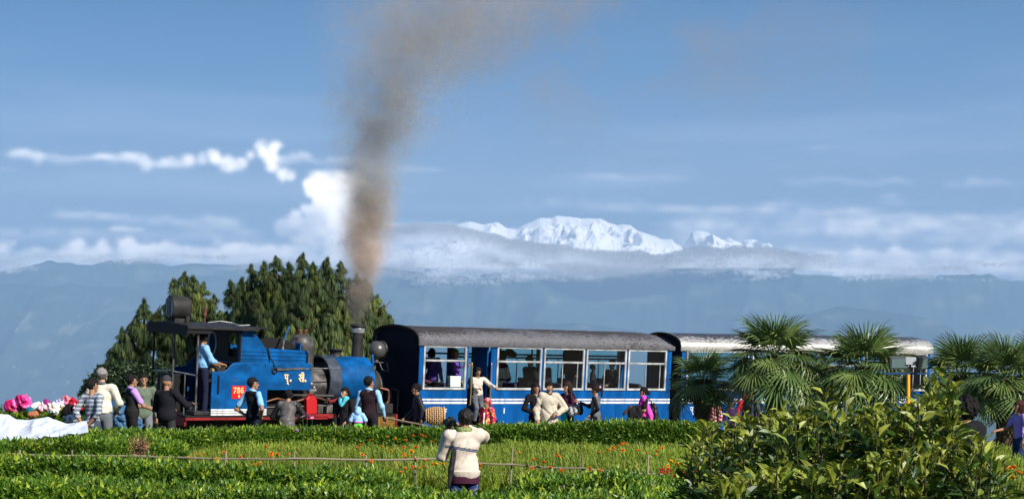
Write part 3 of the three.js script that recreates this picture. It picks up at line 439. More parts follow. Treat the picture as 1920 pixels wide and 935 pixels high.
// ------------------------------------------------------------------ carriages
function carriage(o) {
  const { L, half: Hf, wins, door } = o, g = vehicle('railway_carriage', o.label, 'carriage', o.corner, o.yaw, Hf);
  const y0 = 0.42, yS = 1.40, yT = 2.40, yE = 2.44, th = 0.04;    // body bottom, sills, window heads, eave
  const open = [...wins, ...(door ? [door] : [])].sort((a, b) => a[0] - b[0]);
  for (const s of [1, -1]) {                                       // near and far sides
    const z0 = s > 0 ? Hf - th : -Hf, z1 = s > 0 ? Hf : -Hf + th;
    let x = 0, lows = [], last = 0;
    const dr = door;
    if (dr) { lows.push([0, dr[0]], [dr[1], L]); } else lows.push([0, L]);
    for (const [a, b] of lows) mesh('side_panel', box(a, b, y0, yS, z0, z1, 0.006), M[o.paint], g);
    for (const [a, b] of open) { if (a > x + 0.01) mesh('pillar', box(x, a, yS, yT, z0, z1, 0.006), M[o.paint], g); x = b; }
    if (x < L - 0.01) mesh('pillar', box(x, L, yS, yT, z0, z1, 0.006), M[o.paint], g);
    mesh('cant_rail', box(0, L, yT, yE, z0 - 0.002, z1 + 0.002, 0.006), M[o.paint], g);
    // two lining bands painted along the waist
    for (const [a, b] of lows) { mesh('white_band', box(a, b, 1.165, 1.20, s > 0 ? z1 - 0.002 : z0 - 0.005, s > 0 ? z1 + 0.005 : z0 + 0.002, 0), M.white, g); mesh('white_band', box(a, b, 1.085, 1.135, s > 0 ? z1 - 0.002 : z0 - 0.005, s > 0 ? z1 + 0.005 : z0 + 0.002, 0), M.white, g); if (s > 0) for (let q = a + 1.21; q < b - 0.3; q += 1.24) mesh('panel_seam', box(q, q + 0.008, y0 + 0.02, 1.08, z1 - 0.002, z1 + 0.003, 0), M.navy, g); }
    for (const [a, b, kind] of wins) {
      const f = 0.05, zm = s > 0 ? z1 : z0, fr = mesh('window', [box(a, b, yS, yS + f, zm - 0.03, zm + 0.03), box(a, b, yT - f, yT, zm - 0.03, zm + 0.03), box(a, a + f, yS + f, yT - f, zm - 0.029, zm + 0.029), box(b - f, b, yS + f, yT - f, zm - 0.029, zm + 0.029)], M.frame, g);
      if (kind !== 'big') mesh('glazing_bar', [box(a + f, b - f, 2.03, 2.075, zm - 0.02, zm + 0.02)], M.frame, fr);
      if (kind !== 'big' && kind !== 'plain') for (const q of [a + (b - a) * 0.46, b - 0.2]) mesh('glazing_bar', [box(q, q + 0.018, yS + f, 2.03, zm - 0.015, zm + 0.015)], M.frame, fr);
      mesh('pane', (() => { const p = new THREE.PlaneGeometry(b - a - 2 * f, 2.03 - yS - f); p.translate((a + b) / 2, (2.03 + yS + f) / 2, zm - 0.01); return p; })(), s > 0 ? M.glass : M.glassFar, fr);
      mesh('pane', (() => { const p = new THREE.PlaneGeometry(b - a - 2 * f, yT - f - 2.075); p.translate((a + b) / 2, (yT - f + 2.075) / 2, zm - 0.01); return p; })(), s > 0 ? M.glass : M.glassFar, fr);
    }
  }
  // ends, with a door-shaped recess line
  const endShape = () => { const p = [[-Hf + 0.002, y0], [Hf - 0.002, y0], [Hf - 0.002, yE]]; for (let i = 0; i <= 14; i++) { const a = i / 14 * Math.PI; p.push([Math.cos(a) * (Hf - 0.002), yE + Math.pow(Math.sin(a), 0.8) * 0.30]); } p.push([-Hf + 0.002, yE]); return p; };
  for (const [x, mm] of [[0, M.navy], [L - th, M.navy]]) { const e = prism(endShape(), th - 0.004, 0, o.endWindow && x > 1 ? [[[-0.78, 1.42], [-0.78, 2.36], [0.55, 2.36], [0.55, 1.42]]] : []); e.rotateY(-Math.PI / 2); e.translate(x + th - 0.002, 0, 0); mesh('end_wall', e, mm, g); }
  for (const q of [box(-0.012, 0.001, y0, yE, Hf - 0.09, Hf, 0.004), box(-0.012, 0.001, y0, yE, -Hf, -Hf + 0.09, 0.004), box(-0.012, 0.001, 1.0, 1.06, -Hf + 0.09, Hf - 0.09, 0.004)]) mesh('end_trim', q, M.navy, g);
  // roof: a bowed shell with rounded eaves
  {
    const N = 20, out = [], x0 = -0.06, x1 = L + 0.06, S = 26, pos = [], uv = [], idx = [];
    const prof = (i, grow) => { const a = lerp(-8, 188, i / N) * Math.PI / 180, c = Math.cos(a), s = Math.sin(a); return [c * (Hf + 0.05 + grow) * (Math.abs(c) > 0.98 ? 1 : 1), yE + 0.02 + Math.sign(s) * Math.pow(Math.abs(s), 0.72) * (0.32 + grow)]; };
    for (const grow of [0, -0.03]) for (let q = 0; q <= S; q++) for (let i = 0; i <= N; i++) { const [z, y] = prof(i, grow), x = lerp(x0, x1, q / S), e = o.roundEnd && x > L - 0.35 ? Math.pow((x - L + 0.35) / 0.41, 2) * 0.22 * sstep(yE, yE + 0.3, y) : 0; pos.push(x, y - e + (grow === 0 ? (noise3(x * 1.7, i * 0.9, o.seed) - 0.5) * 0.012 : 0), z); uv.push(q / S, i / N); }
    const n = N + 1, off = (S + 1) * n;
    for (let q = 0; q < S; q++) for (let i = 0; i < N; i++) { const a = q * n + i, b = a + n; idx.push(a, a + 1, b, b, a + 1, b + 1); const A = a + off, B = b + off; idx.push(A, B, A + 1, B, B + 1, A + 1); }
    for (const q of [0, S]) for (let i = 0; i < N; i++) { const a = q * n + i, A = a + off; if (q) idx.push(a, a + 1, A, A, a + 1, A + 1); else idx.push(a, A, a + 1, A, A + 1, a + 1); }
    for (let q = 0; q < S; q++) for (const i of [0, N]) { const a = q * n + i, b = a + n, A = a + off, B = b + off; if (i) idx.push(a, A, b, b, A, B); else idx.push(a, b, A, A, b, B); }
    const geo = new THREE.BufferGeometry(); geo.setAttribute('position', new THREE.Float32BufferAttribute(pos, 3)); geo.setAttribute('uv', new THREE.Float32BufferAttribute(uv, 2)); geo.setIndex(idx); geo.computeVertexNormals();
    mesh('roof', geo, M[o.roof], g);
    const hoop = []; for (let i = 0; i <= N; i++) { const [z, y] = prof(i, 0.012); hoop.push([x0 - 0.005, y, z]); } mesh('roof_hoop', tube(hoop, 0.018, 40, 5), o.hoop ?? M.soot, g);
    const R = rng(o.seed * 7), bits = []; for (let i = 0; i < 46; i++) { const x = R() * L, zz = (R() - 0.35) * 0.9, y = yE + 0.34 + 0.0 - Math.pow(Math.abs(zz) / Hf, 2.4) * 0.3; const b = new THREE.OctahedronGeometry(0.012 + R() * 0.014, 0).scale(1, 0.5, 1).translate(x, y, zz), c = [[0.6, 0.12, 0.05], [0.25, 0.22, 0.03], [0.7, 0.3, 0.2], [0.12, 0.18, 0.03], [0.5, 0.42, 0.3]][Math.floor(R() * 5)], a = []; for (let v = 0; v < b.attributes.position.count; v++) a.push(...c); b.setAttribute('color', new THREE.Float32BufferAttribute(a, 3)); bits.push(b); }
    mesh('fallen_petals', bits, mat([1, 1, 1], 0.9, 0, { vertexColors: true }), g, 'stuff');
  }
  // inside
  mesh('floor', box(0.05, L - 0.05, 0.80, 0.86, -Hf + 0.05, Hf - 0.05, 0), M.inside, g);
  mesh('ceiling', box(0.05, L - 0.05, yE - 0.005, yE + 0.015, -Hf + 0.05, Hf - 0.05, 0), M.inside, g);
  for (const x of o.seats) { for (const [a, b, t] of [[-Hf + 0.06, -0.12, 1.58], [0.25, Hf - 0.06, 1.55]]) { mesh('seat', box(x, x + 0.42, 0.861, 1.25, a, b, 0.02), M.seat, g); mesh('backrest', box(x + 0.36, x + 0.44, 1.251, t, a, b, 0.03), M.seat, g); } }
  for (const x of [0.9, 2.6, 4.1, 5.6]) mesh('inner_post', rod([x, 0.86, -0.5], [x, 2.43, -0.5], 0.022), M.black, g);
  mesh('luggage_rack', [box(0.3, L - 0.3, 2.12, 2.15, -Hf + 0.06, -Hf + 0.34, 0)], M.black, g);
  // running gear
  mesh('underframe', box(0.05, L - 0.05, 0.30, y0 + 0.005, -0.7, 0.7, 0.01), M.black, g);
  for (const x of [0.9, 1.7, L - 1.7, L - 0.9]) wheelset(g, x, 0.23);
  mesh('buffer', box(-0.22, 0.02, 0.34, 0.46, -0.12, 0.12, 0.02), M.black, g); mesh('buffer', box(L - 0.02, L + 0.16, 0.34, 0.46, -0.12, 0.12, 0.02), M.black, g);
  return g;
}
const C1 = { L: 7.30, half: 0.93, yaw: YAW1, corner: [-2.07, 39.0] };
const car1 = carriage({ ...C1, paint: 'blue', roof: 'felt', seed: 5, endWindow: true, label: 'blue carriage with dark worn felt roof and white window frames, coupled behind the locomotive', roundEnd: true,
  wins: [[0.10, 1.25, 'plain'], [2.08, 3.35, 'plain'], [3.41, 4.60], [4.65, 5.87], [5.92, 7.13]], door: [1.31, 1.93], seats: [0.35, 2.3, 3.6, 4.8, 6.0] });
{
  const zf = C1.half, hr = (x, bot) => tube([[x, bot, zf + 0.02], [x, bot, zf + 0.075], [x, bot + 0.1, zf + 0.08], [x, 1.96, zf + 0.08], [x, 2.02, zf + 0.06], [x + (x < 1.6 ? -0.03 : 0.03), 2.02, zf + 0.01]], 0.016, 30, 6);
  mesh('handrail', hr(1.36, 1.06), M.brass, car1); mesh('handrail', hr(1.90, 1.12), M.brass, car1);
  mesh('open_door', [box(1.86, 1.90, 0.87, 2.38, zf - 0.72, zf - 0.06, 0.01)], M.blue, car1);
  mesh('step', [box(1.28, 1.96, 0.20, 0.24, zf - 0.06, zf + 0.26, 0.01), box(1.30, 1.33, 0.22, 0.5, zf - 0.06, zf + 0.02, 0), box(1.91, 1.94, 0.22, 0.5, zf - 0.06, zf + 0.02, 0)], M.black, car1);
  const put = (name, geo, x, y, m = M.white) => { geo.translate(x, y, zf + 0.001); return mesh(name, geo, m, car1); };
  put('lettering', words('NF', 0.115, 0.004, 0.72), 0.635, 0.86);
  put('lettering', lettering([...PA(0), ...UU(0)], 0.105, 0.014, 0.004), 0.36, 0.875); put('lettering', lettering([...SA(0), ...II(0)], 0.105, 0.014, 0.004), 0.485, 0.875);
  put('class_mark', box(0, 0.028, 0, 0.125, 0, 0.004, 0), 2.34, 0.86);
  put('number', words('07', 0.115, 0.004, 0.8), 6.70, 0.865);
}
const C2 = { L: 7.4, half: 0.92, yaw: YAW2, corner: [4.18, 43.4] };
const car2 = carriage({ ...C2, paint: 'blue2', roof: 'silver', seed: 8, label: 'blue carriage with bright silver roof, half hidden by the palms', hoop: M.silver,
  wins: [[0.12, 1.9, 'big'], [2.0, 3.2], [3.9, 5.2], [5.3, 6.4], [6.5, 7.3]], door: [3.24, 3.86], seats: [0.5, 2.1, 4.2, 5.5] });
{
  const zf = C2.half;
  for (const x of [3.28, 3.82]) mesh('handrail', tube([[x, 1.08, zf + 0.01], [x, 1.1, zf + 0.07], [x, 1.96, zf + 0.07], [x, 2.0, zf + 0.01]], 0.018, 24, 6), mat([0.75, 0.42, 0.02], 0.4), car2);
  const a = lettering([...PA(0), ...UU(0)], 0.13, 0.017, 0.004); a.translate(0.28, 0.86, zf + 0.001); mesh('lettering', a, M.white, car2);
  const b = lettering([...SA(0), ...II(0)], 0.13, 0.017, 0.004); b.translate(0.44, 0.86, zf + 0.001); mesh('lettering', b, M.white, car2);
}

// ------------------------------------------------------------------ the locomotive
const loco = vehicle('steam_locomotive', 'blue narrow gauge saddle tank steam locomotive with open cab and tall chimney', 'locomotive', [-6.38, 36.0], YAWL, 0.84);
{
  const P = (name, geo, m) => Array.isArray(geo) && name !== 'coal' ? geo.map((q) => mesh(name, q, m, loco))[0] : mesh(name, geo, m, loco), z = 0.84;
  // running plate and red valance
  P('running_plate', box(-0.3, 5.0, 0.80, 0.84, -z, z, 0.006), M.black);
  P('valance', [box(-0.3, 3.2, 0.745, 0.798, z - 0.05, z - 0.0, 0.004), box(-0.3, 3.2, 0.72, 0.798, -z, -z + 0.05, 0.004)], M.red);
  P('valance', [box(-0.3, -0.25, 0.62, 0.798, -z + 0.05, z - 0.05, 0.004)], M.red);
  P('white_band', [box(0.28, 1.62, 0.842, 0.975, z - 0.028, z + 0.003, 0.004)], M.white);
  P('white_band', [box(0.28, 1.62, 0.885, 0.895, z + 0.0, z + 0.006, 0), box(0.28, 1.62, 0.93, 0.938, z + 0.0, z + 0.006, 0)], M.steel);
  // side sheets: near and far; curved cutaway at the cab doorway
  const side = [[0.28, 0.976], [1.62, 0.976], [1.62, 1.38], [2.70, 1.38], [2.70, 1.93], [0.98, 1.93], ...arcLine(0.78, 1.93, 0.20, 0, -75, 8, 0.20).map(([x, y]) => [x, y]).map(([x, y]) => [x, y]), [0.62, 1.74], [0.28, 1.735]];
  const sh = [[0.28, 0.976], [1.62, 0.976], [1.62, 1.38], [2.70, 1.38], [2.70, 1.93], [0.86, 1.93], [0.78, 1.915], [0.71, 1.87], [0.66, 1.81], [0.61, 1.765], [0.55, 1.74], [0.28, 1.735]]; void side;
  for (const s of [1, -1]) { const e = prism(sh, 0.03, 0.004); e.translate(0, 0, s > 0 ? z - 0.035 : -z + 0.005); P('side_sheet', e, M.loco); P('beading', tube(sh.slice(4, 12).map(([x, y]) => [x, y, s * (z - 0.02)]), 0.016, 40, 5), M.loco); }
  // coal bunker box above the tank, with ribs and slanted front plate
  const bx = [[0.98, 1.93], [2.70, 1.93], [2.70, 2.21], [1.62, 2.24], [1.32, 2.60], [0.98, 2.60]];
  { const e = prism(bx, 0.02, 0.003); e.translate(0, 0, z - 0.16); P('bunker', e, M.loco); const f = prism(bx, 0.02, 0.003); f.translate(0, 0, -z + 0.14); P('bunker', f, M.loco); P('bunker', box(2.68, 2.70, 1.5, 2.2, -z + 0.16, z - 0.16, 0.004), M.loco); P('bunker_floor', box(0.98, 2.69, 1.90, 1.93, -z + 0.14, z - 0.14, 0), M.loco); P('coal', [0, 1, 2, 3, 4, 5, 6, 7, 8, 9, 10, 11].map((i) => new THREE.IcosahedronGeometry(0.16, 0).scale(1.3, 0.8, 1.2).rotateY(i).translate(1.2 + (i % 4) * 0.36, 2.06 + (i % 3) * 0.03, -0.42 + Math.floor(i / 4) * 0.42)), M.black).userData.kind = 'stuff'; }
  for (const y of [2.02, 2.10, 2.18]) P('rib', rod([1.0, y, z - 0.135], [2.70, y - 0.01, z - 0.135], 0.011, 0.011, 6), M.loco);
  for (const [x, y] of [[0.80, 1.62], [0.86, 1.62], [0.80, 1.56], [0.86, 1.56]]) P('bolt', new THREE.SphereGeometry(0.014, 8, 6).translate(x, y, z), M.steel);
  for (let i = 0; i < 9; i++) P('rivet', new THREE.SphereGeometry(0.010, 6, 5).translate(1.72 + i * 0.115, 1.41, z), M.loco);
  for (let i = 0; i < 4; i++) P('rivet', new THREE.SphereGeometry(0.010, 6, 5).translate(2.675, 1.46 + i * 0.13, z), M.loco);
  P('grab_rail', tube([[0.42, 1.30, z], [0.42, 1.31, z + 0.04], [0.42, 1.64, z + 0.04], [0.42, 1.66, z]], 0.012, 16, 6), M.black);
  // strap, hook and long pipe
  P('strap', tube([[1.66, 2.25, z - 0.12], [1.72, 2.05, z - 0.10], [1.75, 1.93, z - 0.0], [1.77, 1.80, z + 0.01]], 0.016, 20, 5), M.black); P('strap', tube([[2.62, 2.22, z - 0.12], [2.66, 2.14, z - 0.1], [2.65, 1.95, z - 0.09]], 0.014, 16, 5), M.black);
  P('hook', new THREE.TorusGeometry(0.055, 0.016, 6, 16).translate(1.77, 1.78, z + 0.015), M.black);
  P('rod', rod([1.82, 1.80, z + 0.03], [3.45, 1.86, z - 0.02], 0.014), M.bare); P('rod', rod([1.82, 1.83, z + 0.02], [2.5, 1.85, z + 0.02], 0.010), M.steel);
  // raised syllables and the number plate
  const lt = (l, x, hgt) => { const q = lettering(l, hgt, 0.026, 0.02); q.translate(x, 1.56, z + 0.0); P('lettering', q, M.gold); };
  lt([...PA(0), ...UU(0), ...DOT(1.25)], 2.02, 0.14); lt([...SA(0), ...II(0), ...DOT(1.35)], 2.38, 0.14);
  const plate = P('number_plate', box(0.75, 1.09, 1.19, 1.46, z - 0.0, z + 0.012, 0.004), mat([0.55, 0.012, 0.012], 0.4));
  const n1 = words('786', 0.125, 0.006, 0.92); n1.translate(0.775, 1.305, z + 0.012); mesh('numeral', n1, M.yellow, plate); const n2 = words('B', 0.06, 0.006); n2.translate(0.90, 1.215, z + 0.012); mesh('numeral', n2, M.yellow, plate);
  // cab: posts, roof, spectacle plate, backhead
  const post = (x, zz, y1) => rod([x, 0.84, zz], [x, y1, zz], 0.022, 0.022, 8);
  P('cab_post', post(-0.05, z - 0.06, 2.62), M.steel); P('cab_post', post(-0.22, 0.10, 2.6), M.steel); P('cab_post', post(-0.22, -z + 0.08, 2.6), M.black); P('cab_post', post(0.98, z - 0.10, 2.62), M.black); P('cab_post', post(0.98, -z + 0.08, 2.62), M.black);
  P('cab_rail', [rod([-0.22, 1.70, 0.10], [-0.05, 1.66, z - 0.06], 0.018), rod([-0.22, 1.66, -z + 0.08], [-0.22, 1.72, 0.10], 0.018)], M.bare);
  P('cab_rail', [rod([-0.14, 0.84, 0.46], [-0.14, 1.68, 0.46], 0.014), rod([-0.22, 0.84, -0.4], [-0.22, 1.66, -0.4], 0.014)], M.steel);
  { const N = 12, pr = []; for (let i = 0; i <= N; i++) { const t = i / N * 2 - 1; pr.push([t * (z + 0.04), 2.72 - t * t * 0.07]); } for (let i = N; i >= 0; i--) { const t = i / N * 2 - 1; pr.push([t * (z + 0.04), 2.69 - t * t * 0.07]); } const e = prism(pr, 1.66, 0.004); e.rotateY(Math.PI / 2); e.translate(-0.34, 0, 0); P('cab_roof', e, M.soot); P('roof_valance', [box(-0.34, 0.2, 2.52, 2.65, z - 0.02, z + 0.01, 0.004), box(-0.35, -0.33, 2.48, 2.69, -z, z, 0.004)], M.black); P('awning', box(1.30, 1.62, 2.655, 2.675, -z, z + 0.02, 0.004), M.soot); P('stay', rod([1.55, 2.66, z - 0.1], [1.33, 2.5, z - 0.13], 0.012), M.black); }
  P('hose', tube([[0.35, 2.74, 0.45], [0.6, 2.78, 0.55], [0.85, 2.75, 0.62], [1.05, 2.70, 0.5], [1.3, 2.72, 0.55]], 0.014, 30, 5), M.bare);
  P('whistle', [rod([0.62, 2.7, -0.15], [0.62, 2.86, -0.15], 0.02), rod([0.62, 2.86, -0.15], [0.62, 3.02, -0.15], 0.045), rod([0.62, 3.02, -0.15], [0.62, 3.18, -0.15], 0.012)], M.copper);
  { const w = [[-z + 0.1, 1.0], [z - 0.1, 1.0], [z - 0.1, 2.64], [-z + 0.1, 2.64]], hole = (c) => [[c - 0.17, 2.05], [c + 0.17, 2.05], [c + 0.17, 2.46], [c + 0.1, 2.54], [c - 0.1, 2.54], [c - 0.17, 2.46]].reverse(), e = prism(w, 0.02, 0, [hole(0.42), hole(-0.42)]); e.rotateY(Math.PI / 2); e.translate(0.985, 0, 0); P('spectacle_plate', e, M.black); P('window', (() => { const q = new THREE.TorusGeometry(0.17, 0.02, 6, 24); q.scale(1, 1.45, 1); q.rotateY(Math.PI / 2); q.translate(0.985, 2.28, -0.42); return q; })(), M.frame); }
  P('backhead', [rod([0.72, 1.42, 0], [0.98, 1.42, 0], 0.44, 0.44, 24)], M.soot); P('gauge', [rod([0.66, 1.72, 0.12], [0.72, 1.72, 0.12], 0.06, 0.06, 14), rod([0.66, 1.66, -0.15], [0.72, 1.66, -0.15], 0.05, 0.05, 14), rod([0.6, 1.5, 0], [0.72, 1.5, 0], 0.02), rod([0.55, 1.55, 0.25], [0.74, 1.45, 0.1], 0.014)], M.brass);
  P('tool_box', box(-0.12, 0.28, 0.842, 1.62, -z + 0.1, -0.15, 0.02), M.black); P('foot_box', box(-0.10, 0.27, 0.842, 0.93, z - 0.36, z - 0.02, 0.02), M.soot);
  // boiler, saddle tank, smokebox
  P('boiler', rod([2.4, 1.43, 0], [3.9, 1.43, 0], 0.40, 0.40, 36), M.steel);
  P('boiler_plate', [rod([2.72, 1.40, 0.02], [2.80, 1.40, 0.02], 0.43, 0.43, 36)], M.steel);
  { const out = [], Rr = 0.53, Ri = 0.495, a0 = -48, a1 = 228, o = [...arcLine(0, 1.55, Rr, a0, a1, 40), ...arcLine(0, 1.55, Ri, a1, a0, 40)]; void out;
    const ring = (x, w, m, grow, nm) => { const oo = [...arcLine(0, 1.55, Rr + grow, a0, a1, 40), ...arcLine(0, 1.55, Ri, a1, a0, 40)], e = prism(oo, w); e.rotateY(-Math.PI / 2); e.translate(x + w, 0, 0); return P(nm, e, m); };
    void o; ring(3.42, 0.32, M.barrelGrey, 0.006, 'saddle_tank'); ring(3.74, 0.88, M.loco, 0.0, 'saddle_tank');
    for (let i = 0; i < 30; i++) { const a = lerp(a0, a1, i / 29) * Math.PI / 180; P('rivet', new THREE.SphereGeometry(0.011, 6, 5).translate(3.46, 1.55 + Math.sin(a) * 0.535, -Math.cos(a) * 0.535), M.barrelGrey); }
    P('tank_inner', [rod([3.5, 1.46, 0], [3.56, 1.46, 0], 0.492, 0.492, 40)], M.black);
    P('tank_band', (() => { const e = new THREE.TorusGeometry(0.535, 0.012, 6, 48, 276 * Math.PI / 180); e.rotateZ(a0 * Math.PI / 180); e.rotateY(Math.PI / 2); e.translate(3.735, 1.55, 0); return e; })(), M.loco); }
  P('smokebox', [rod([4.55, 1.36, 0], [4.90, 1.36, 0], 0.45, 0.45, 40), box(4.5, 4.88, 0.84, 1.2, -0.42, 0.42, 0.02)], M.soot); P('smokebox_door', lathe([[0.40, 0], [0.40, 0.03], [0.3, 0.07], [0.001, 0.09]], 36).rotateZ(-Math.PI / 2).translate(4.90, 1.36, 0), M.soot); P('smokebox_band', (() => { const e = new THREE.TorusGeometry(0.452, 0.016, 6, 44); e.rotateY(Math.PI / 2); e.translate(4.86, 1.36, 0); return e; })(), M.steel);
  P('chimney', lathe([[0.17, 1.86], [0.14, 1.95], [0.122, 2.08], [0.125, 2.62], [0.128, 2.62], [0.09, 2.62], [0.09, 1.9]], 28).translate(4.46, 0, 0), M.soot); P('chimney_ring', lathe([[0.126, 2.60], [0.148, 2.61], [0.15, 2.71], [0.126, 2.72]], 28).translate(4.46, 0, 0), M.bare); P('chimney_cap', lathe([[0.15, 2.72], [0.18, 2.745], [0.185, 2.77], [0.165, 2.80], [0.11, 2.805], [0.10, 2.70]], 28).translate(4.46, 0, 0), M.soot);
  P('filler', lathe([[0.16, 2.06], [0.15, 2.10], [0.12, 2.12], [0.14, 2.19], [0.19, 2.215], [0.2, 2.23], [0.001, 2.235]], 24).translate(3.88, 0, 0), M.soot);
  P('dome', lathe([[0.27, 1.6], [0.27, 2.25], [0.262, 2.36], [0.225, 2.46], [0.15, 2.525], [0.001, 2.55]], 32).translate(2.98, 0, 0), M.steel);
  for (const x of [2.92, 3.06]) P('safety_valve', lathe([[0.045, 2.44], [0.04, 2.60], [0.055, 2.61], [0.055, 2.635], [0.04, 2.64], [0.001, 2.64]], 14).translate(x, 0, 0), M.copper);
  { const e = prism([...arcLine(0, 0, 0.50, 0, 180, 16, 0.27)], 0.04, 0.004); e.rotateY(Math.PI / 2); const f = prism([...arcLine(0, 0, 0.60, 12, 168, 16, 0.30)], 0.03); f.translate(2.15, 2.16, 0.1); P('coal_plate', f, M.black); void e; P('bunker_end', box(2.74, 2.77, 2.16, 2.36, 0.05, 0.3, 0.01), M.loco); }
  P('fire_iron', [rod([2.20, 2.2, 0.45], [2.24, 2.42, 0.43], 0.022)], M.bare); P('fire_iron', [rod([2.24, 2.42, 0.43], [2.38, 2.72, 0.40], 0.02)], M.loco);
  // lamps: large drum on the cab roof, round headlamp in front of the smokebox
  const drum = P('cab_lamp', lathe([[0.235, 0], [0.25, 0.01], [0.25, 0.14], [0.235, 0.16], [0.235, 0.38], [0.2, 0.42], [0.001, 0.43]], 36).rotateZ(-Math.PI / 2).rotateY(-0.12).translate(-0.34, 3.02, 0.05), M.soot);
  mesh('lens', new THREE.CylinderGeometry(0.215, 0.215, 0.02, 32).rotateZ(Math.PI / 2).rotateY(-0.12).translate(-0.325, 3.02, 0.05), mat([0.02, 0.025, 0.03], 0.12), drum); mesh('lens_bar', [-2, -1, 0, 1, 2].map((i) => rod([-0.345, 3.02 - Math.sqrt(0.046 - i * i * 0.0049), 0.05 + i * 0.07], [-0.345, 3.02 + Math.sqrt(0.046 - i * i * 0.0049), 0.05 + i * 0.07], 0.006, 0.006, 5)), M.steel, drum);
  P('lamp_bracket', [box(-0.28, -0.05, 2.70, 2.80, -0.14, 0.2, 0.01), rod([0.0, 2.7, 0.2], [0.0, 2.9, 0.22], 0.05)], M.soot);
  const ball = P('headlamp', new THREE.SphereGeometry(0.205, 28, 20).translate(5.02, 2.23, 0), mat([0.075, 0.072, 0.068], 0.32, 0.2)); mesh('lamp_rim', (() => { const e = new THREE.TorusGeometry(0.19, 0.022, 8, 30); e.rotateY(Math.PI / 2); e.translate(5.14, 2.23, 0); return e; })(), M.steel, ball); mesh('clasp', [box(5.13, 5.19, 2.20, 2.30, 0.17, 0.215, 0.006)], M.steel, ball);
  P('lamp_bracket', [box(4.74, 5.22, 1.95, 1.965, -0.12, 0.14, 0.004), rod([5.0, 1.96, 0], [5.0, 2.05, 0], 0.05), rod([4.86, 1.7, 0], [4.98, 1.95, 0], 0.025)], M.steel); P('lamp_bracket', tube([[5.0, 1.95, 0.13], [5.06, 1.80, 0.16], [5.24, 1.76, 0.16], [5.2, 1.95, 0.13]], 0.012, 20, 5), M.bare);
  P('pipe', tube([[4.70, 1.7, 0.28], [4.70, 1.95, 0.28], [4.70, 2.14, 0.25]], 0.035, 12, 8), M.loco); P('pipe', tube([[4.8, 1.4, 0.46], [5.0, 1.35, 0.52], [5.02, 1.1, 0.5], [4.85, 0.95, 0.48]], 0.03, 20, 7), M.copper);
  // valves and running gear seen below the tank
  P('injector', [rod([2.74, 1.42, z - 0.12], [2.74, 1.75, z - 0.2], 0.02), new THREE.SphereGeometry(0.05, 12, 8).translate(2.78, 1.50, z - 0.1), new THREE.SphereGeometry(0.04, 12, 8).translate(2.84, 1.42, z - 0.08), rod([2.7, 1.36, z - 0.1], [2.9, 1.36, z - 0.1], 0.04), box(2.72, 2.84, 1.30, 1.36, z - 0.16, z - 0.06, 0.01)], M.bare);
  P('pipe', [tube([[1.7, 1.1, z - 0.2], [2.0, 1.18, z - 0.18], [2.4, 1.10, z - 0.2], [2.9, 1.22, z - 0.15], [3.3, 1.12, z - 0.2]], 0.025, 30, 6), tube([[2.2, 1.34, z - 0.12], [2.24, 1.15, z - 0.05], [2.4, 1.05, z - 0.05]], 0.02, 20, 6)], M.copper); P('pipe', [rod([1.65, 1.0, z - 0.12], [3.3, 1.03, z - 0.12], 0.018), rod([2.3, 1.26, z - 0.15], [3.4, 1.24, z - 0.15], 0.025)], M.steel);
  P('firebox', box(1.66, 2.7, 0.84, 1.37, -0.4, 0.4, 0.02), M.black); P('side_box', box(1.66, 2.2, 0.842, 0.96, z - 0.3, z - 0.05, 0.01), M.soot);
  P('cylinder', [rod([3.55, 0.95, z - 0.28], [4.15, 1.02, z - 0.28], 0.17, 0.17, 20)], M.black); P('red_bracket', [rod([3.2, 1.12, z - 0.02], [3.62, 1.19, z - 0.05], 0.035, 0.05), tube([[3.18, 0.78, z], [3.44, 0.80, z], [3.50, 0.95, z - 0.02], [3.42, 1.12, z - 0.04]], 0.03, 20, 6), box(2.55, 3.40, 0.80, 0.86, z - 0.04, z + 0.02, 0.01), rod([3.36, 0.45, z], [3.36, 0.8, z], 0.03)], M.red);
  P('lubricator', [box(2.95, 3.1, 0.86, 1.06, z - 0.2, z - 0.06, 0.02), box(3.2, 3.36, 0.86, 1.1, z - 0.25, z - 0.08, 0.02), rod([3.28, 1.1, z - 0.16], [3.28, 1.2, z - 0.16], 0.04)], M.steel);
  P('sand_bin', box(4.45, 4.95, 0.842, 1.08, 0.35, z - 0.03, 0.03), M.soot); P('wood_box', box(4.5, 4.98, 0.46, 0.795, z - 0.30, z + 0.02, 0.02), mat([0.22, 0.12, 0.025], 0.7, 0, { map: tex(grime, 2, 2) }));
  P('frame', [box(-0.2, 5.0, 0.36, 0.80, -0.22, 0.22, 0.01)], M.black); P('buffer_beam', box(5.0, 5.06, 0.36, 0.84, -z, z, 0.01), M.red); for (const x of [1.5, 2.9]) wheelset(loco, x, 0.33); P('coupling', [rod([5.06, 0.5, 0], [5.25, 0.5, 0], 0.06), box(-0.5, -0.3, 0.45, 0.56, -0.1, 0.1, 0.02)], M.black); P('lamp_iron', [rod([5.2, 0.5, 0.62], [5.2, 1.36, 0.62], 0.016), rod([5.2, 1.36, 0.62], [5.2, 1.38, 0.35], 0.016), rod([5.2, 1.36, 0.35], [5.2, 0.6, 0.35], 0.014), rod([5.02, 0.62, 0.5], [5.2, 0.62, 0.5], 0.02)], M.steel);
}
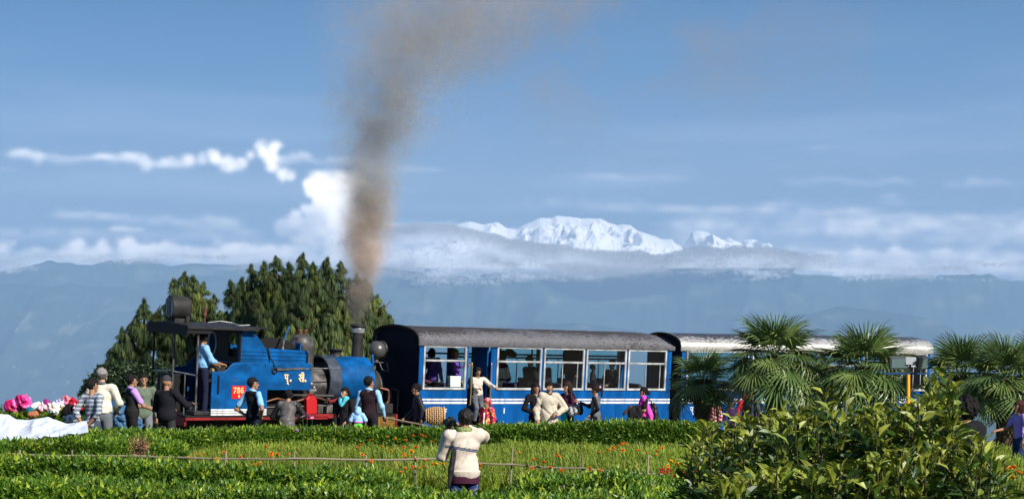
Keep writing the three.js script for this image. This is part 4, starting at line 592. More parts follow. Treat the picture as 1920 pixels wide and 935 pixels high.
// jerrycan standing on the running plate
{
  const p = loco.localToWorld(new THREE.Vector3(2.72, 0.865, 0.80)); loco.updateMatrixWorld(); const q = new THREE.Vector3(2.76, 0.862, 0.79).applyMatrix4(loco.matrixWorld); void p;
  const c = thing('jerrycan', 'red metal jerrycan standing on the running plate below the tank', 'jerrycan'); c.position.copy(q); c.rotation.y = YAWL; c.rotation.x = 0.04;
  const m = mat([0.40, 0.012, 0.014], 0.4), e = prism([[-0.12, 0], [0.12, 0], [0.12, 0.29], [0.06, 0.36], [-0.06, 0.36], [-0.12, 0.30]], 0.10, 0.012); e.translate(0, 0.012, -0.05); mesh('body', e, m, c); mesh('handle', tube([[-0.05, 0.36, 0], [-0.03, 0.42, 0], [0.05, 0.42, 0], [0.06, 0.37, 0]], 0.012, 16, 6), m, c); mesh('cap', rod([0.07, 0.34, 0], [0.10, 0.40, 0], 0.028), M.black, c); mesh('rib', [strokes([[[-0.08, 0.05], [0.08, 0.25]], [[0.08, 0.05], [-0.08, 0.25]]], 0.014, 0.006)].flat().map((g) => g.translate(0, 0.01, 0.058)), m, c);
}

// ------------------------------------------------------------------ leaves
function leafGeo(L, W, droop = 0.25, fold = 0.25) { const p = [0, 0, 0, -W / 2, L * 0.42, W * fold, 0, L * 0.45, 0, W / 2, L * 0.42, W * fold, -W * 0.32, L * 0.75, W * fold * 0.6 - L * droop * 0.4, W * 0.32, L * 0.75, W * fold * 0.6 - L * droop * 0.4, 0, L, -L * droop], i = [0, 2, 1, 0, 3, 2, 1, 2, 4, 2, 3, 5, 2, 6, 4, 2, 5, 6]; const g = new THREE.BufferGeometry(); g.setAttribute('position', new THREE.Float32BufferAttribute(p, 3)); g.setIndex(i); const q = g.toNonIndexed(); q.computeVertexNormals(); return q; }
function leafMat(c, tr = 0.35, rough = 0.55) { return new THREE.MeshPhysicalMaterial({ color: new THREE.Color(...c), roughness: rough, transmission: tr, thickness: 0, specularIntensity: 0.6 }); }
function cluster(n, L, W, seed, spread = 0.5, rise = 0.9) { const R = rng(seed), out = []; for (let i = 0; i < n; i++) { const g = leafGeo(L * (0.75 + 0.5 * R()), W * (0.8 + 0.4 * R()), 0.15 + 0.4 * R(), 0.15 + 0.2 * R()); g.rotateX(0.85 + rise * 1.1 * R()); g.rotateY(i / n * 6.283 + R()); g.translate((R() - 0.5) * L * spread, (R() - 0.3) * L * spread, (R() - 0.5) * L * spread); out.push(g); } return merge(out); }
class Scatter {                                                   // many small pieces as one instanced part
  constructor(geos, m) { this.geos = geos; this.m = m; this.list = geos.map(() => []); }
  put(p, q, s, c, k) { this.list[k % this.geos.length].push([p.clone(), q.clone(), s, c]); }
  build(name, parent, kind = 'stuff') {
    const M4 = new THREE.Matrix4(), S = new THREE.Vector3(), C = new THREE.Color();
    this.list.forEach((l, k) => { if (!l.length) return; const im = new THREE.InstancedMesh(this.geos[k], this.m, l.length); l.forEach(([p, q, s, c], i) => { if (Array.isArray(s)) S.set(...s); else S.setScalar(s); M4.compose(p, q, S); im.setMatrixAt(i, M4); im.setColorAt(i, C.setRGB(c[0], c[1], c[2])); }); im.castShadow = im.receiveShadow = true; im.name = parent ? name : numbered(name); im.userData.kind = kind; (parent ?? scene).add(im); });
  }
}
const Q = new THREE.Quaternion(), EU = new THREE.Euler(), UP = new THREE.Vector3(0, 1, 0), V1 = new THREE.Vector3(), V2 = new THREE.Vector3();
function tilt(R, n, a) { V2.set(n[0] + (R() - 0.5) * a, n[1] + (R() - 0.5) * a, n[2] + (R() - 0.5) * a).normalize(); Q.setFromUnitVectors(UP, V2); Q.multiply(new THREE.Quaternion().setFromAxisAngle(UP, R() * 6.283)); return Q; }

// clipped hedges: a near-black core, coloured as the shade between leaves, under a skin of small leaves. path: [px, distance of the front, height of the top]
const hedgeShadeCore = mat([0.012, 0.02, 0.006], 1), hedgeLeaf = leafMat([1, 1, 1], 0.38, 0.42);
const teaA = [cluster(5, 0.058, 0.040, 1, 1.0), cluster(4, 0.066, 0.042, 2, 1.0), cluster(6, 0.048, 0.036, 3, 1.0)];
function hedge(o) {
  const R = rng(o.seed), g = thing('hedge', o.label, 'hedge', o.group), N = 120, pos = [], idx = [], dep = o.depth, bump = (x, d) => (fbm(x * 1.1, d * 1.1, o.seed, 4) - 0.5) * (o.bump ?? 0.22);
  const pxA = o.path[0][0], pxB = o.path[o.path.length - 1][0], dOf = (px) => curve(o.path.map((p) => [p[0], p[1]]), px), hOf = (px) => curve(o.path.map((p) => [p[0], p[2]]), px);
  const prof = (px, s) => {                                        // s: 0 foot of the front, 0.45 front shoulder, 1 back of the top, 1.2 back foot
    const d0 = dOf(px), x = (px - 960) / F * d0, h = hOf(px), yb = o.foot ?? groundY(x, d0) - 0.1; let y, d;
    if (s < 0.45) { const t = s / 0.45; y = lerp(yb, h - 0.10, t); d = d0 + 0.10 * t * t; } else if (s < 0.6) { const a = (s - 0.45) / 0.15 * Math.PI / 2; y = h - 0.10 + 0.10 * Math.sin(a); d = d0 + 0.10 + 0.14 * (1 - Math.cos(a)); } else if (s < 1) { const t = (s - 0.6) / 0.4; y = h - 0.02 * t; d = d0 + 0.24 + (dep - 0.3) * t; } else { const t = (s - 1) / 0.2; y = lerp(h - 0.02, yb, t); d = d0 + dep; }
    const b = bump(x + px * 0.001, d + y * 1.3); return [x * (d / d0), y + (s > 0.4 && s < 1.02 ? b : 0), -(d - (s < 0.6 ? b * 0.9 : 0))];
  };
  const rows = [0, 0.2, 0.4, 0.48, 0.55, 0.62, 0.75, 0.9, 1, 1.2];
  for (let i = 0; i <= N; i++) for (const s of rows) { const p = prof(lerp(pxA, pxB, i / N), s); pos.push(p[0], p[1] - (s > 0.3 ? 0.035 : 0), p[2] - 0.035); }
  const n = rows.length; for (let i = 0; i < N; i++) for (let j = 0; j < n - 1; j++) { const a = i * n + j, b = a + n; idx.push(a, b, a + 1, a + 1, b, b + 1); }
  const geo = new THREE.BufferGeometry(); geo.setAttribute('position', new THREE.Float32BufferAttribute(pos, 3)); geo.setIndex(idx); geo.computeVertexNormals(); mesh('stems', geo, hedgeShadeCore, g);  // this shell is near-black so that the leaf gaps look shaded
  const sc = new Scatter(teaA, hedgeLeaf);
  for (let i = 0; i < o.n; i++) {
    const px = lerp(pxA, pxB, R()), s = R() < (o.topShare ?? 0.5) ? lerp(0.45, 1.0, R()) : lerp(0.05, 0.5, R()), p = prof(px, s), top = s > 0.5, v = fbm(p[0] * 2.2, p[1] * 4, -p[2] * 1.6, 3), tall = top && R() < 0.05;
    V1.set(p[0], p[1] + (R() - 0.6) * 0.05 + (tall ? 0.05 : 0), p[2] + (R() - 0.7) * 0.05); tilt(R, top ? [0, 1, 0.3] : [0, 0.55, 0.9], 1.7);
    const y = R() < (o.young ?? 0.18) * (top ? 1.4 : 0.5) ? 1 : 0, k = 0.55 + 0.75 * v + 0.3 * R(), c = y ? [0.29 * k, 0.37 * k, 0.028 * k] : [0.078 * k, 0.165 * k, 0.012 * k];
    sc.put(V1, Q, (o.leaf ?? 1) * (0.7 + 0.6 * R()), c, i);
  }
  sc.build('foliage', g);
  return g;
}
hedge({ seed: 3, label: 'long clipped green hedge running right in front of the train', n: 46000, depth: 0.9, leaf: 1.0, topShare: 0.45, bump: 0.16, path: [[150, 27.4, 1.07], [320, 28.2, 1.08], [520, 30.0, 1.07], [700, 30.6, 1.06], [860, 30.9, 1.07], [1000, 31.1, 1.10], [1130, 31.2, 1.18], [1200, 31.3, 1.15], [1340, 31.5, 1.10]] });
hedge({ seed: 9, label: 'leafy tea bush row at the left between the white sheet and the bamboo rail', n: 30000, depth: 3.6, leaf: 1.0, topShare: 0.8, bump: 0.28, path: [[-300, 22.6, 0.92], [60, 22.9, 0.93], [180, 23.3, 0.98], [260, 23.9, 0.98], [345, 24.6, 0.86]] });
hedge({ seed: 14, label: 'low green hedge just behind the photographer\'s legs, in front of the bamboo rail', n: 36000, depth: 1.3, topShare: 0.7, leaf: 1.0, bump: 0.18, path: [[-300, 18.9, 0.92], [-70, 18.9, 0.90], [200, 18.9, 0.87], [500, 18.9, 0.82], [730, 18.9, 0.72], [805, 18.9, 0.44], [935, 18.9, 0.43], [1000, 18.9, 0.70], [1150, 18.9, 0.76], [1225, 18.9, 0.66], [1420, 18.9, 0.62]] });
hedge({ seed: 21, label: 'nearest green hedge along the bottom edge', n: 29000, depth: 1.9, topShare: 0.8, leaf: 0.95, path: [[-300, 16.2, 0.78], [-70, 16.2, 0.76], [300, 16.2, 0.72], [700, 16.2, 0.66], [1100, 16.2, 0.64], [1420, 16.2, 0.68]] });
hedge({ seed: 25, label: 'dark low bush under the heap of clothes at the left edge', n: 15000, depth: 1.2, leaf: 1.2, topShare: 0.5, path: [[-300, 29.4, 1.38], [-70, 29.4, 1.38], [40, 29.4, 1.37], [100, 29.4, 1.32], [150, 29.4, 1.22], [172, 29.4, 1.1]] });

// feathery bedding plants between the hedges: nobody could count them
{
  const R = rng(71), blade = (n, seed) => { const q = rng(seed), out = []; for (let i = 0; i < n; i++) { const h = 0.22 + 0.26 * q(), a = q() * 6.283, l = 0.12 + 0.3 * q(), w = 0.010 + 0.008 * q(), g = new THREE.BufferGeometry(), cx = Math.cos(a), sx = Math.sin(a); g.setAttribute('position', new THREE.Float32BufferAttribute([-sx * w, 0, cx * w, sx * w, 0, -cx * w, cx * l * 0.4 * h - sx * w, h * 0.6, sx * l * 0.4 * h + cx * w, cx * l * 0.4 * h + sx * w, h * 0.6, sx * l * 0.4 * h - cx * w, cx * l * h, h, sx * l * h], 3)); g.setIndex([0, 1, 2, 2, 1, 3, 2, 3, 4]); const t = g.toNonIndexed(); t.computeVertexNormals(); out.push(t); for (let k = 0; k < 2; k++) { const f = leafGeo(0.06, 0.016, 0.2, 0.1); f.rotateX(0.9); f.rotateY(q() * 6.3); f.translate(cx * l * h * 0.6, h * (0.5 + 0.4 * q()), sx * l * h * 0.6); out.push(f); } } return merge(out); };
  const geos = [blade(13, 1), blade(12, 2), blade(14, 3), blade(11, 4)], m = leafMat([1, 1, 1], 0.35, 0.6);
  const bed = (name, label, n, pa, pb, da, db) => { const sc = new Scatter(geos, m), g = tag(new THREE.Group(), label, null, null, 'stuff'); g.name = numbered(name); scene.add(g); for (let i = 0; i < n; i++) { const px = lerp(pa, pb, R()), d = lerp(da, db, Math.pow(R(), 0.8)), x = (px - 960) / F * d, v = fbm(x * 0.9, d * 0.9, 6, 4), k = 0.45 + 1.0 * v, dry = R() < 0.10; V1.set(x, groundY(x, d), -d); EU.set((R() - 0.5) * 0.5, R() * 6.3, (R() - 0.5) * 0.5); Q.setFromEuler(EU); sc.put(V1, Q, 0.86 + 0.30 * R() + 0.5 * (v - 0.5), dry ? [0.27 * k, 0.25 * k, 0.035 * k] : [0.20 * k, 0.275 * k, 0.018 * k], i); } sc.build('tuft', g); };
  bed('bedding_grass', 'feathery bright green bedding plants between the two hedges', 11500, 240, 1400, 22.3, 30.6);
  bed('bedding_grass', 'bright green grass at the right edge', 3500, 1740, 2010, 18, 30);
}

// ------------------------------------------------------------------ weeping conifers behind the locomotive
{
  const tuftGeo = (seed, n, L, W) => { const q = rng(seed), out = []; for (let i = 0; i < n; i++) { const a = q() * 6.283, r = W * (0.1 + 0.5 * q()), len = L * (0.55 + 0.5 * q()), w = 0.005 + 0.006 * q(), x = Math.cos(a) * r, z = Math.sin(a) * r, ox = x * 1.5, oz = z * 1.5, g = new THREE.BufferGeometry(), tx = -Math.sin(a) * w, tz = Math.cos(a) * w; g.setAttribute('position', new THREE.Float32BufferAttribute([x * 0.2, 0.05, z * 0.2, x + tx, -len * 0.25, z + tz, x - tx, -len * 0.25, z - tz, ox + tx * 0.8, -len * 0.7, oz + tz * 0.8, ox - tx * 0.8, -len * 0.7, oz - tz * 0.8, ox * 0.95, -len, oz * 0.95], 3)); g.setIndex([0, 1, 2, 1, 3, 2, 2, 3, 4, 3, 5, 4]); const t = g.toNonIndexed(); t.computeVertexNormals(); out.push(t); } return merge(out); };
  const tufts = [tuftGeo(1, 70, 0.34, 0.19), tuftGeo(2, 62, 0.28, 0.16), tuftGeo(3, 76, 0.40, 0.21)], spike = tuftGeo(9, 16, 0.18, 0.10).rotateX(Math.PI), needle = leafMat([1, 1, 1], 0.3, 0.65), bark = mat([0.16, 0.095, 0.055], 0.95);
  const conifer = (o) => {
    const R = rng(o.seed), g = thing('weeping_conifer', o.label, 'tree', 'weeping conifers behind the locomotive'), sc = new Scatter([...tufts], needle), limbs = [], base = at(o.px, HOR, o.d); base.y = groundY(base.x, o.d);
    const tips = o.leaders.map(([px, py, w, dd]) => ({ p: at(px, py, o.d + (dd ?? 0)), w }));
    const hi = Math.max(...tips.map((t) => t.p.y));
    mesh('trunk', (() => { const q = tube([[base.x, base.y - 0.6, base.z], [base.x + 0.05, base.y + 1.2, base.z], [base.x - 0.05, hi - 1.6, base.z]], 0.13, 16, 8); return q; })(), bark, g);
    for (const t of tips) {
      const foot = new THREE.Vector3(base.x, Math.max(base.y + 1.0, t.p.y - 2.4), base.z);
      limbs.push(tube([[foot.x, foot.y, foot.z], [lerp(foot.x, t.p.x, 0.6), lerp(foot.y, t.p.y, 0.45), lerp(foot.z, t.p.z, 0.6)], [t.p.x, t.p.y - 0.1, t.p.z]], 0.03, 10, 5));
      const H = Math.min(t.p.y - base.y - 0.2, o.reach ?? 4.5);
      for (let y = 0; y < H; y += 0.075) {
        const rad = Math.min(t.w * (1 + y * 0.10), 0.10 + y * (o.slope ?? 0.42)), n = 1 + Math.round(rad * 7.5);
        for (let i = 0; i < n; i++) {
          const a = R() * 6.283, q = Math.sqrt(R()) * rad, lump = fbm(t.p.x + Math.cos(a) * q * 1.3, (t.p.y - y) * 1.4, t.p.z + Math.sin(a) * q * 1.3, 3); if (lump < (o.gap ?? 0.40) - 0.07 - 0.10 * (y < 0.5 ? 1 : 0)) continue;
          const x = t.p.x + Math.cos(a) * q + (foot.x - t.p.x) * clamp(y / 6, 0, 0.5), z = t.p.z + Math.sin(a) * q + (foot.z - t.p.z) * clamp(y / 6, 0, 0.5), yy = t.p.y - y + q * 0.18 + (R() - 0.5) * 0.1;
          V1.set(x, yy, z); EU.set((R() - 0.5) * 0.35, R() * 6.3, (R() - 0.5) * 0.35); Q.setFromEuler(EU); const k = 0.6 + 0.8 * R(), gold = (sstep(0.52, 0.68, lump) * 0.6 + 0.4 * R()) * lerp(0.5, 1.25, sstep(0.4, 2.4, y));  // less gold high up: the sunlit lower crown is put into the colour
          sc.put(V1, Q, [0.75 + 0.35 * R(), (0.7 + 0.5 * R()) * (y < 0.4 ? 0.6 : 1), 0.75 + 0.35 * R()], [lerp(0.055, 0.21, gold) * k, lerp(0.095, 0.225, gold) * k, 0.026 * k], i);
          if (R() < 0.010 && q > rad * 0.5) limbs.push(tube([[x - Math.cos(a) * 0.4, yy - 0.05, z - Math.sin(a) * 0.4 + 0.1], [x, yy + 0.1, z + 0.25], [x + Math.cos(a) * 0.2 + 0.05, yy + 0.35, z + 0.32]], 0.012, 8, 4));
        }
      }
      V1.copy(t.p); for (let i = 0; i < 7; i++) { EU.set(Math.PI + (R() - 0.5) * 0.4, R() * 6, (R() - 0.5) * 0.4); Q.setFromEuler(EU); sc.put(V1.clone().add(new THREE.Vector3((R() - 0.5) * 0.08, -0.14 + i * 0.02, (R() - 0.5) * 0.08)), Q, [0.34, 0.60, 0.34], [0.05, 0.08, 0.016], 0); }
    }
    mesh('branches', limbs, bark, g, 'stuff'); sc.build('crown', g); void spike;
  };
  conifer({ seed: 5, px: 268, d: 46, reach: 6, slope: 0.55, gap: 0.42, label: 'lowest golden green weeping conifer behind the open cab', leaders: [[270, 568, 0.95], [228, 622, 0.35], [296, 588, 0.7], [248, 610, 0.8], [310, 640, 0.9], [222, 660, 0.5], [270, 650, 1.0]] });
  conifer({ seed: 6, px: 345, d: 50, reach: 6, slope: 0.40, gap: 0.44, label: 'thin dark weeping conifer behind the round cab lamp', leaders: [[345, 517, 0.5], [326, 530, 0.45], [362, 524, 0.4], [382, 536, 0.35, 1], [402, 560, 0.6], [360, 580, 0.9], [400, 600, 0.9], [340, 620, 0.9]] });
  conifer({ seed: 7, px: 540, d: 48, reach: 5.6, slope: 0.42, gap: 0.40, label: 'largest broad weeping conifer behind the boiler', leaders: [[432, 533, 0.5], [470, 503, 0.8], [452, 528, 0.8], [496, 498, 0.8, -0.5], [516, 488, 0.8], [540, 500, 1.0, -0.6], [566, 482, 0.7], [588, 500, 1.0, -0.5], [612, 490, 0.8], [640, 498, 0.75], [655, 530, 0.9, -0.6], [480, 560, 1.0, -1], [560, 560, 1.1, -1.2], [620, 570, 1.1, -1]] });
  conifer({ seed: 8, px: 690, d: 49, reach: 5.5, slope: 0.36, gap: 0.42, label: 'right weeping conifer, half veiled by smoke, above the headlamp', leaders: [[668, 520, 0.5], [684, 530, 0.4], [706, 560, 0.5], [690, 575, 0.7], [730, 598, 0.18], [718, 580, 0.4], [700, 620, 0.7], [672, 590, 0.8]] });
  // dark bushes at the foot of the trees
  const bush = (o) => { const R = rng(o.seed), g = thing('bush', o.label, 'bush'), sc = new Scatter(teaA, hedgeLeaf), c = at(o.px, o.py, o.d), gy = groundY(c.x, o.d); mesh('stems', new THREE.IcosahedronGeometry(1, 2).scale(o.r * 0.85, (c.y - gy) * 0.55, o.r * 0.6).translate(c.x, gy + (c.y - gy) * 0.45, c.z), hedgeShadeCore, g); for (let i = 0; i < o.n; i++) { const a = R() * 6.283, b = Math.acos(2 * R() - 1), q = 0.85 + 0.2 * R(); V1.set(c.x + Math.sin(b) * Math.cos(a) * o.r * q, gy + (c.y - gy) * (0.5 + 0.52 * Math.cos(b) * q), c.z + Math.sin(b) * Math.sin(a) * o.r * 0.7 * q); tilt(R, [Math.cos(a), 0.6, Math.sin(a)], 1); const k = 0.4 + 0.8 * R(); sc.put(V1, Q, 1.6, [0.03 * k, 0.06 * k, 0.014 * k], i); } sc.build('foliage', g); };  // the same near-black core paints the shade between the bush leaves
  bush({ seed: 31, px: 222, py: 686, d: 43, r: 0.9, n: 2600, label: 'dark bush behind the man in the cream shirt' }); bush({ seed: 32, px: 290, py: 690, d: 42.5, r: 1.0, n: 2600, label: 'dark bush in the shade behind the cab posts' });
}

// ------------------------------------------------------------------ fan palms in front of the second carriage
{
  const fanGeo = (seed, span, L) => { const q = rng(seed), n = 30, pos = [], out = []; for (let i = 0; i < n; i++) { const a = lerp(-span, span, i / (n - 1)) + (q() - 0.5) * 0.05, len = L * (0.80 + 0.2 * Math.cos(a * 0.75)) * (0.92 + 0.12 * q()), w = 0.017, dr = 0.05 + 0.16 * q() + (q() < 0.2 ? 0.2 : 0), dx = Math.sin(a), dy = Math.cos(a), nx = dy, ny = -dx, P = (t, s, zz) => [dx * len * t + nx * w * s, dy * len * t + ny * w * s, zz]; const z0 = (i & 1 ? 0.008 : 0) - 0.06 * Math.abs(a) * Math.abs(a) * 0.1; const v = [...P(0.0, 0, 0), ...P(0.45, -1, z0 + 0.008), ...P(0.45, 0, z0 - 0.004), ...P(0.45, 1, z0 + 0.008), ...P(0.8, -0.6, z0 - dr * 0.25 * len), ...P(0.8, 0.6, z0 - dr * 0.25 * len), ...P(1, 0, z0 - dr * len)], g = new THREE.BufferGeometry(); g.setAttribute('position', new THREE.Float32BufferAttribute(v, 3)); g.setIndex([0, 2, 1, 0, 3, 2, 1, 2, 4, 2, 5, 4, 2, 3, 5, 4, 5, 6]); const t = g.toNonIndexed(); t.computeVertexNormals(); out.push(t); } void pos; return merge(out); };
  const fans = [fanGeo(1, 1.9, 0.62), fanGeo(2, 1.7, 0.60), fanGeo(3, 2.1, 0.64)], stalk = tube([[0, 0, 0], [0, 0.5, 0.02], [0, 1, 0]], 0.010, 8, 5), dead = fanGeo(4, 0.8, 0.5);
  const greens = [[0.10, 0.165, 0.045], [0.145, 0.205, 0.05], [0.075, 0.13, 0.04], [0.20, 0.24, 0.07]].map((c) => leafMat(c, 0.25, 0.38)), brown = mat([0.14, 0.095, 0.045], 0.9), fibre = mat([0.085, 0.058, 0.036], 1);
  const palm = (o) => {
    const R = rng(o.seed), g = thing('fan_palm', o.label, 'palm', 'fan palms in front of the second carriage'), c = at(o.px, o.py, o.d), gy = groundY(c.x, o.d), s = o.s; g.position.set(c.x, gy, c.z); const H = c.y - gy;
    const tb = [], N = 24, M2 = 14, ix = []; for (let j = 0; j <= M2; j++) for (let i = 0; i <= N; i++) { const a = i / N * 6.2832, t = j / M2, r = (o.tr ?? 0.13) * (0.85 + 0.45 * sstep(0.3, 0.9, t)) * (0.8 + 0.45 * noise3(Math.cos(a) * 3, t * 9, Math.sin(a) * 3 + o.seed)); tb.push(Math.cos(a) * r, t * (H + 0.02), Math.sin(a) * r); } for (let j = 0; j < M2; j++) for (let i = 0; i < N; i++) { const a = j * (N + 1) + i, b = a + N + 1; ix.push(a, b, a + 1, a + 1, b, b + 1); } const tg = new THREE.BufferGeometry(); tg.setAttribute('position', new THREE.Float32BufferAttribute(tb, 3)); tg.setIndex(ix); tg.computeVertexNormals(); mesh('trunk', tg, fibre, g);
    const sk = []; for (let i = 0; i < 70; i++) { const a = R() * 6.283, y = H * (0.35 + 0.62 * R()), r = (o.tr ?? 0.13) * 1.2, b = rod([Math.cos(a) * r * 0.8, y, Math.sin(a) * r * 0.8], [Math.cos(a) * r * (1.2 + R() * 0.8), y - 0.12 - 0.15 * R(), Math.sin(a) * r * (1.2 + 0.8 * R())], 0.012, 0.003, 4); sk.push(b); } mesh('fibre', sk, brown, g, 'stuff');
    for (let i = 0; i < o.n; i++) {
      const t = (i + 0.5) / o.n, el = lerp(1.35, -0.55, Math.pow(t, 0.85)) + (R() - 0.5) * 0.25, az = i * 2.39996 + R() * 0.4, L = s * (0.34 + 0.26 * t), dir = new THREE.Vector3(Math.cos(az) * Math.cos(el), Math.sin(el), Math.sin(az) * Math.cos(el));
      const fr = new THREE.Group(); fr.name = 'frond'; fr.position.set(0, H - 0.02 - 0.12 * t * s, 0); fr.quaternion.setFromUnitVectors(UP, dir); g.add(fr);
      const st = mesh('stalk', stalk, greens[i % 4], fr); st.scale.set(1, L, 1); const f = mesh('fan', fans[i % 3], greens[(i * 7) % 4], fr); f.position.set(0, L, 0); f.scale.setScalar(s * (0.85 + 0.25 * R()));
      const tip = lerp(0.15, 0.75, t); V1.set(0, Math.cos(tip), 0).applyQuaternion(fr.quaternion); // fan hangs forward at the stalk's end and shows its face outwards
      const want = dir.clone().multiplyScalar(Math.cos(tip)).add(new THREE.Vector3(0, -Math.sin(tip), 0)).normalize(), nor = new THREE.Vector3(0, 1, 0).addScaledVector(want, -want.y).normalize(); if (nor.lengthSq() < 0.01) nor.set(1, 0, 0);
      const bx = new THREE.Vector3().crossVectors(want, nor).normalize(), mm = new THREE.Matrix4().makeBasis(bx, want, nor), q = new THREE.Quaternion().setFromRotationMatrix(mm); f.quaternion.copy(fr.quaternion.clone().invert().multiply(q));
    }
    for (let i = 0; i < (o.dead ?? 5); i++) { const az = i * 2.2 + R(), f = mesh('dead_frond', dead, brown, g); f.position.set(Math.cos(az) * 0.14, H - 0.15, Math.sin(az) * 0.14); f.rotation.set(0, -az, 0); f.rotateZ(-2.5 - 0.3 * R()); f.scale.setScalar(s * 0.9); }
  };
  palm({ seed: 1, px: 1317, py: 712, d: 35, s: 0.86, n: 26, label: 'small dark fan palm at the left end of the palm row, before the carriage gap' });
  palm({ seed: 2, px: 1452, py: 668, d: 33.5, s: 1.12, n: 34, tr: 0.15, label: 'tallest fan palm with a shaggy brown trunk' });
  palm({ seed: 3, px: 1520, py: 712, d: 36, s: 0.85, n: 22, label: 'small fan palm in the shade right of the tallest palm' });
  palm({ seed: 4, px: 1620, py: 688, d: 33, s: 1.12, n: 34, label: 'broad fan palm left of the yellow floodlight post' });
  palm({ seed: 5, px: 1806, py: 704, d: 32, s: 1.0, n: 30, label: 'fan palm right of the floodlights' });
  palm({ seed: 6, px: 1888, py: 710, d: 30, s: 0.98, n: 30, tr: 0.17, label: 'fan palm with a thick shaggy trunk at the right edge' });
  palm({ seed: 7, px: 1965, py: 700, d: 31, s: 1.0, n: 24, label: 'fan palm cut off by the right edge' });
}

// ------------------------------------------------------------------ broad-leaved shrubs in the right foreground
{
  const big = [leafGeo(0.115, 0.050, 0.2, 0.22), leafGeo(0.135, 0.055, 0.35, 0.18), leafGeo(0.10, 0.05, 0.1, 0.3)], greens = [[0.09, 0.148, 0.017], [0.145, 0.195, 0.021], [0.22, 0.25, 0.030], [0.044, 0.086, 0.013], [0.22, 0.235, 0.04]].map((c) => leafMat(c, 0.3, 0.44)), white = leafMat([1, 1, 1], 0.3, 0.44), bark = mat([0.06, 0.055, 0.025], 0.9), yellow = leafMat([0.55, 0.30, 0.06], 0.3, 0.6);
  const shrub = (o) => {
    const R = rng(o.seed), g = thing('broadleaf_shrub', o.label, 'shrub', 'broad-leaved shrubs in the right foreground'), base = new THREE.Vector3((o.px - 960) / F * o.d, 0, -o.d), stems = [], sc = new Scatter(big, white); let parts = 0;
    const core = []; void core;
    o.shoots.forEach(([px, py, dd], si) => {
      const tip = at(px, py, o.d + dd), foot = base.clone().lerp(new THREE.Vector3(tip.x, 0, tip.z), 0.55), mid = foot.clone().lerp(tip, 0.55); mid.x = lerp(base.x, tip.x, 0.85); const cv = new THREE.QuadraticBezierCurve3(foot, mid, tip);
      stems.push(new THREE.TubeGeometry(cv, 10, 0.0045, 5));
      const n = o.leaves ?? 46; for (let i = 0; i < n; i++) {
        const t = 1 - Math.pow(i / n, 1.2) * 0.8, p = cv.getPoint(t), a = i * 2.4 + R(), out = (1 - t) * (o.spread ?? 0.55), r = 0.01 + out * R(); const y = p.y + (R() - 0.5) * out * 0.5; if (y < 0.15) continue;
        V1.set(p.x + Math.cos(a) * r, y, p.z + Math.sin(a) * r); const el = lerp(-0.1, 0.9, t) + (R() - 0.5) * 0.9; V2.set(Math.cos(a) * Math.cos(el), Math.sin(el), Math.sin(a) * Math.cos(el)); Q.setFromUnitVectors(UP, V2); const face = new THREE.Vector3(0, 0, 1).applyQuaternion(Q), want = new THREE.Vector3(0, 1, 0).addScaledVector(V2, -V2.y).normalize(); Q.premultiply(new THREE.Quaternion().setFromUnitVectors(face, want)); const tw = new THREE.Quaternion().setFromAxisAngle(UP, (R() - 0.5) * 1.9); Q.multiply(tw);
        const s = (o.size ?? 1) * (0.62 + 0.55 * R()) * (t > 0.96 ? 0.75 : 1), young = t > 0.9 && R() < 0.7;
        if (parts < 110 && t > 0.72 && R() < 0.30) { parts++; const m = mesh('leaf', big[i % 3], R() < 0.012 ? yellow : greens[young ? 2 + 2 * Math.floor(R() * 1.5) : Math.floor(R() * 4)], g); m.position.copy(V1); m.quaternion.copy(Q); m.scale.setScalar(s); }
        else { const k = 0.6 + 0.8 * R(), c = young ? [0.24 * k, 0.265 * k, 0.03 * k] : R() < 0.26 ? [0.15 * k, 0.20 * k, 0.022 * k] : [0.044 * k, 0.092 * k, 0.012 * k]; sc.put(V1, Q, s, c, i); }
      }
    });
    mesh('stems', stems, bark, g); sc.build('foliage', g);
  };
  const fill = (seed, n, xa, xb, top, da, db) => { const R = rng(seed), out = []; for (let i = 0; i < n; i++) { const px = lerp(xa, xb, (i + R()) / n), q = R(), ty = curve(top, px) + 14; out.push([px, lerp(ty, Math.min(ty + 170, 925), q * q) + (R() - 0.5) * 14, lerp(da, db, R())]); } return out; };
  shrub({ seed: 1, px: 1390, d: 13.5, size: 0.95, leaves: 42, label: 'rounded dark shrub at the left of the foreground shrubs, below the small palm', shoots: fill(11, 70, 1285, 1510, [[1285, 850], [1310, 800], [1340, 775], [1400, 768], [1460, 758], [1510, 757]], -0.6, 1.2) });
  shrub({ seed: 2, px: 1580, d: 12.2, size: 1.05, leaves: 44, label: 'large glossy shrub filling the middle of the right foreground', shoots: [...fill(12, 80, 1440, 1720, [[1440, 776], [1500, 762], [1560, 752], [1600, 758], [1660, 756], [1720, 758]], -0.8, 1.0), [1548, 735, 0], [1585, 742, 0.2], [1630, 744, 0.3]] });
  shrub({ seed: 3, px: 1720, d: 11.6, size: 1.08, leaves: 44, spread: 0.45, label: 'shrub with the tallest upright shoots, in front of the floodlight post', shoots: [...fill(13, 60, 1640, 1800, [[1640, 770], [1690, 756], [1715, 750], [1745, 722], [1775, 738], [1800, 795]], -0.6, 0.8), [1762, 698, 0.3], [1745, 706, 0], [1780, 700, 0.1], [1790, 728, 0.1]] });
  shrub({ seed: 4, px: 1770, d: 10.8, size: 1.0, leaves: 42, label: 'lower shrub in front of the man in the black jacket', shoots: fill(14, 60, 1640, 1885, [[1640, 850], [1700, 830], [1770, 812], [1820, 810], [1850, 822], [1885, 868]], -0.5, 0.6) });
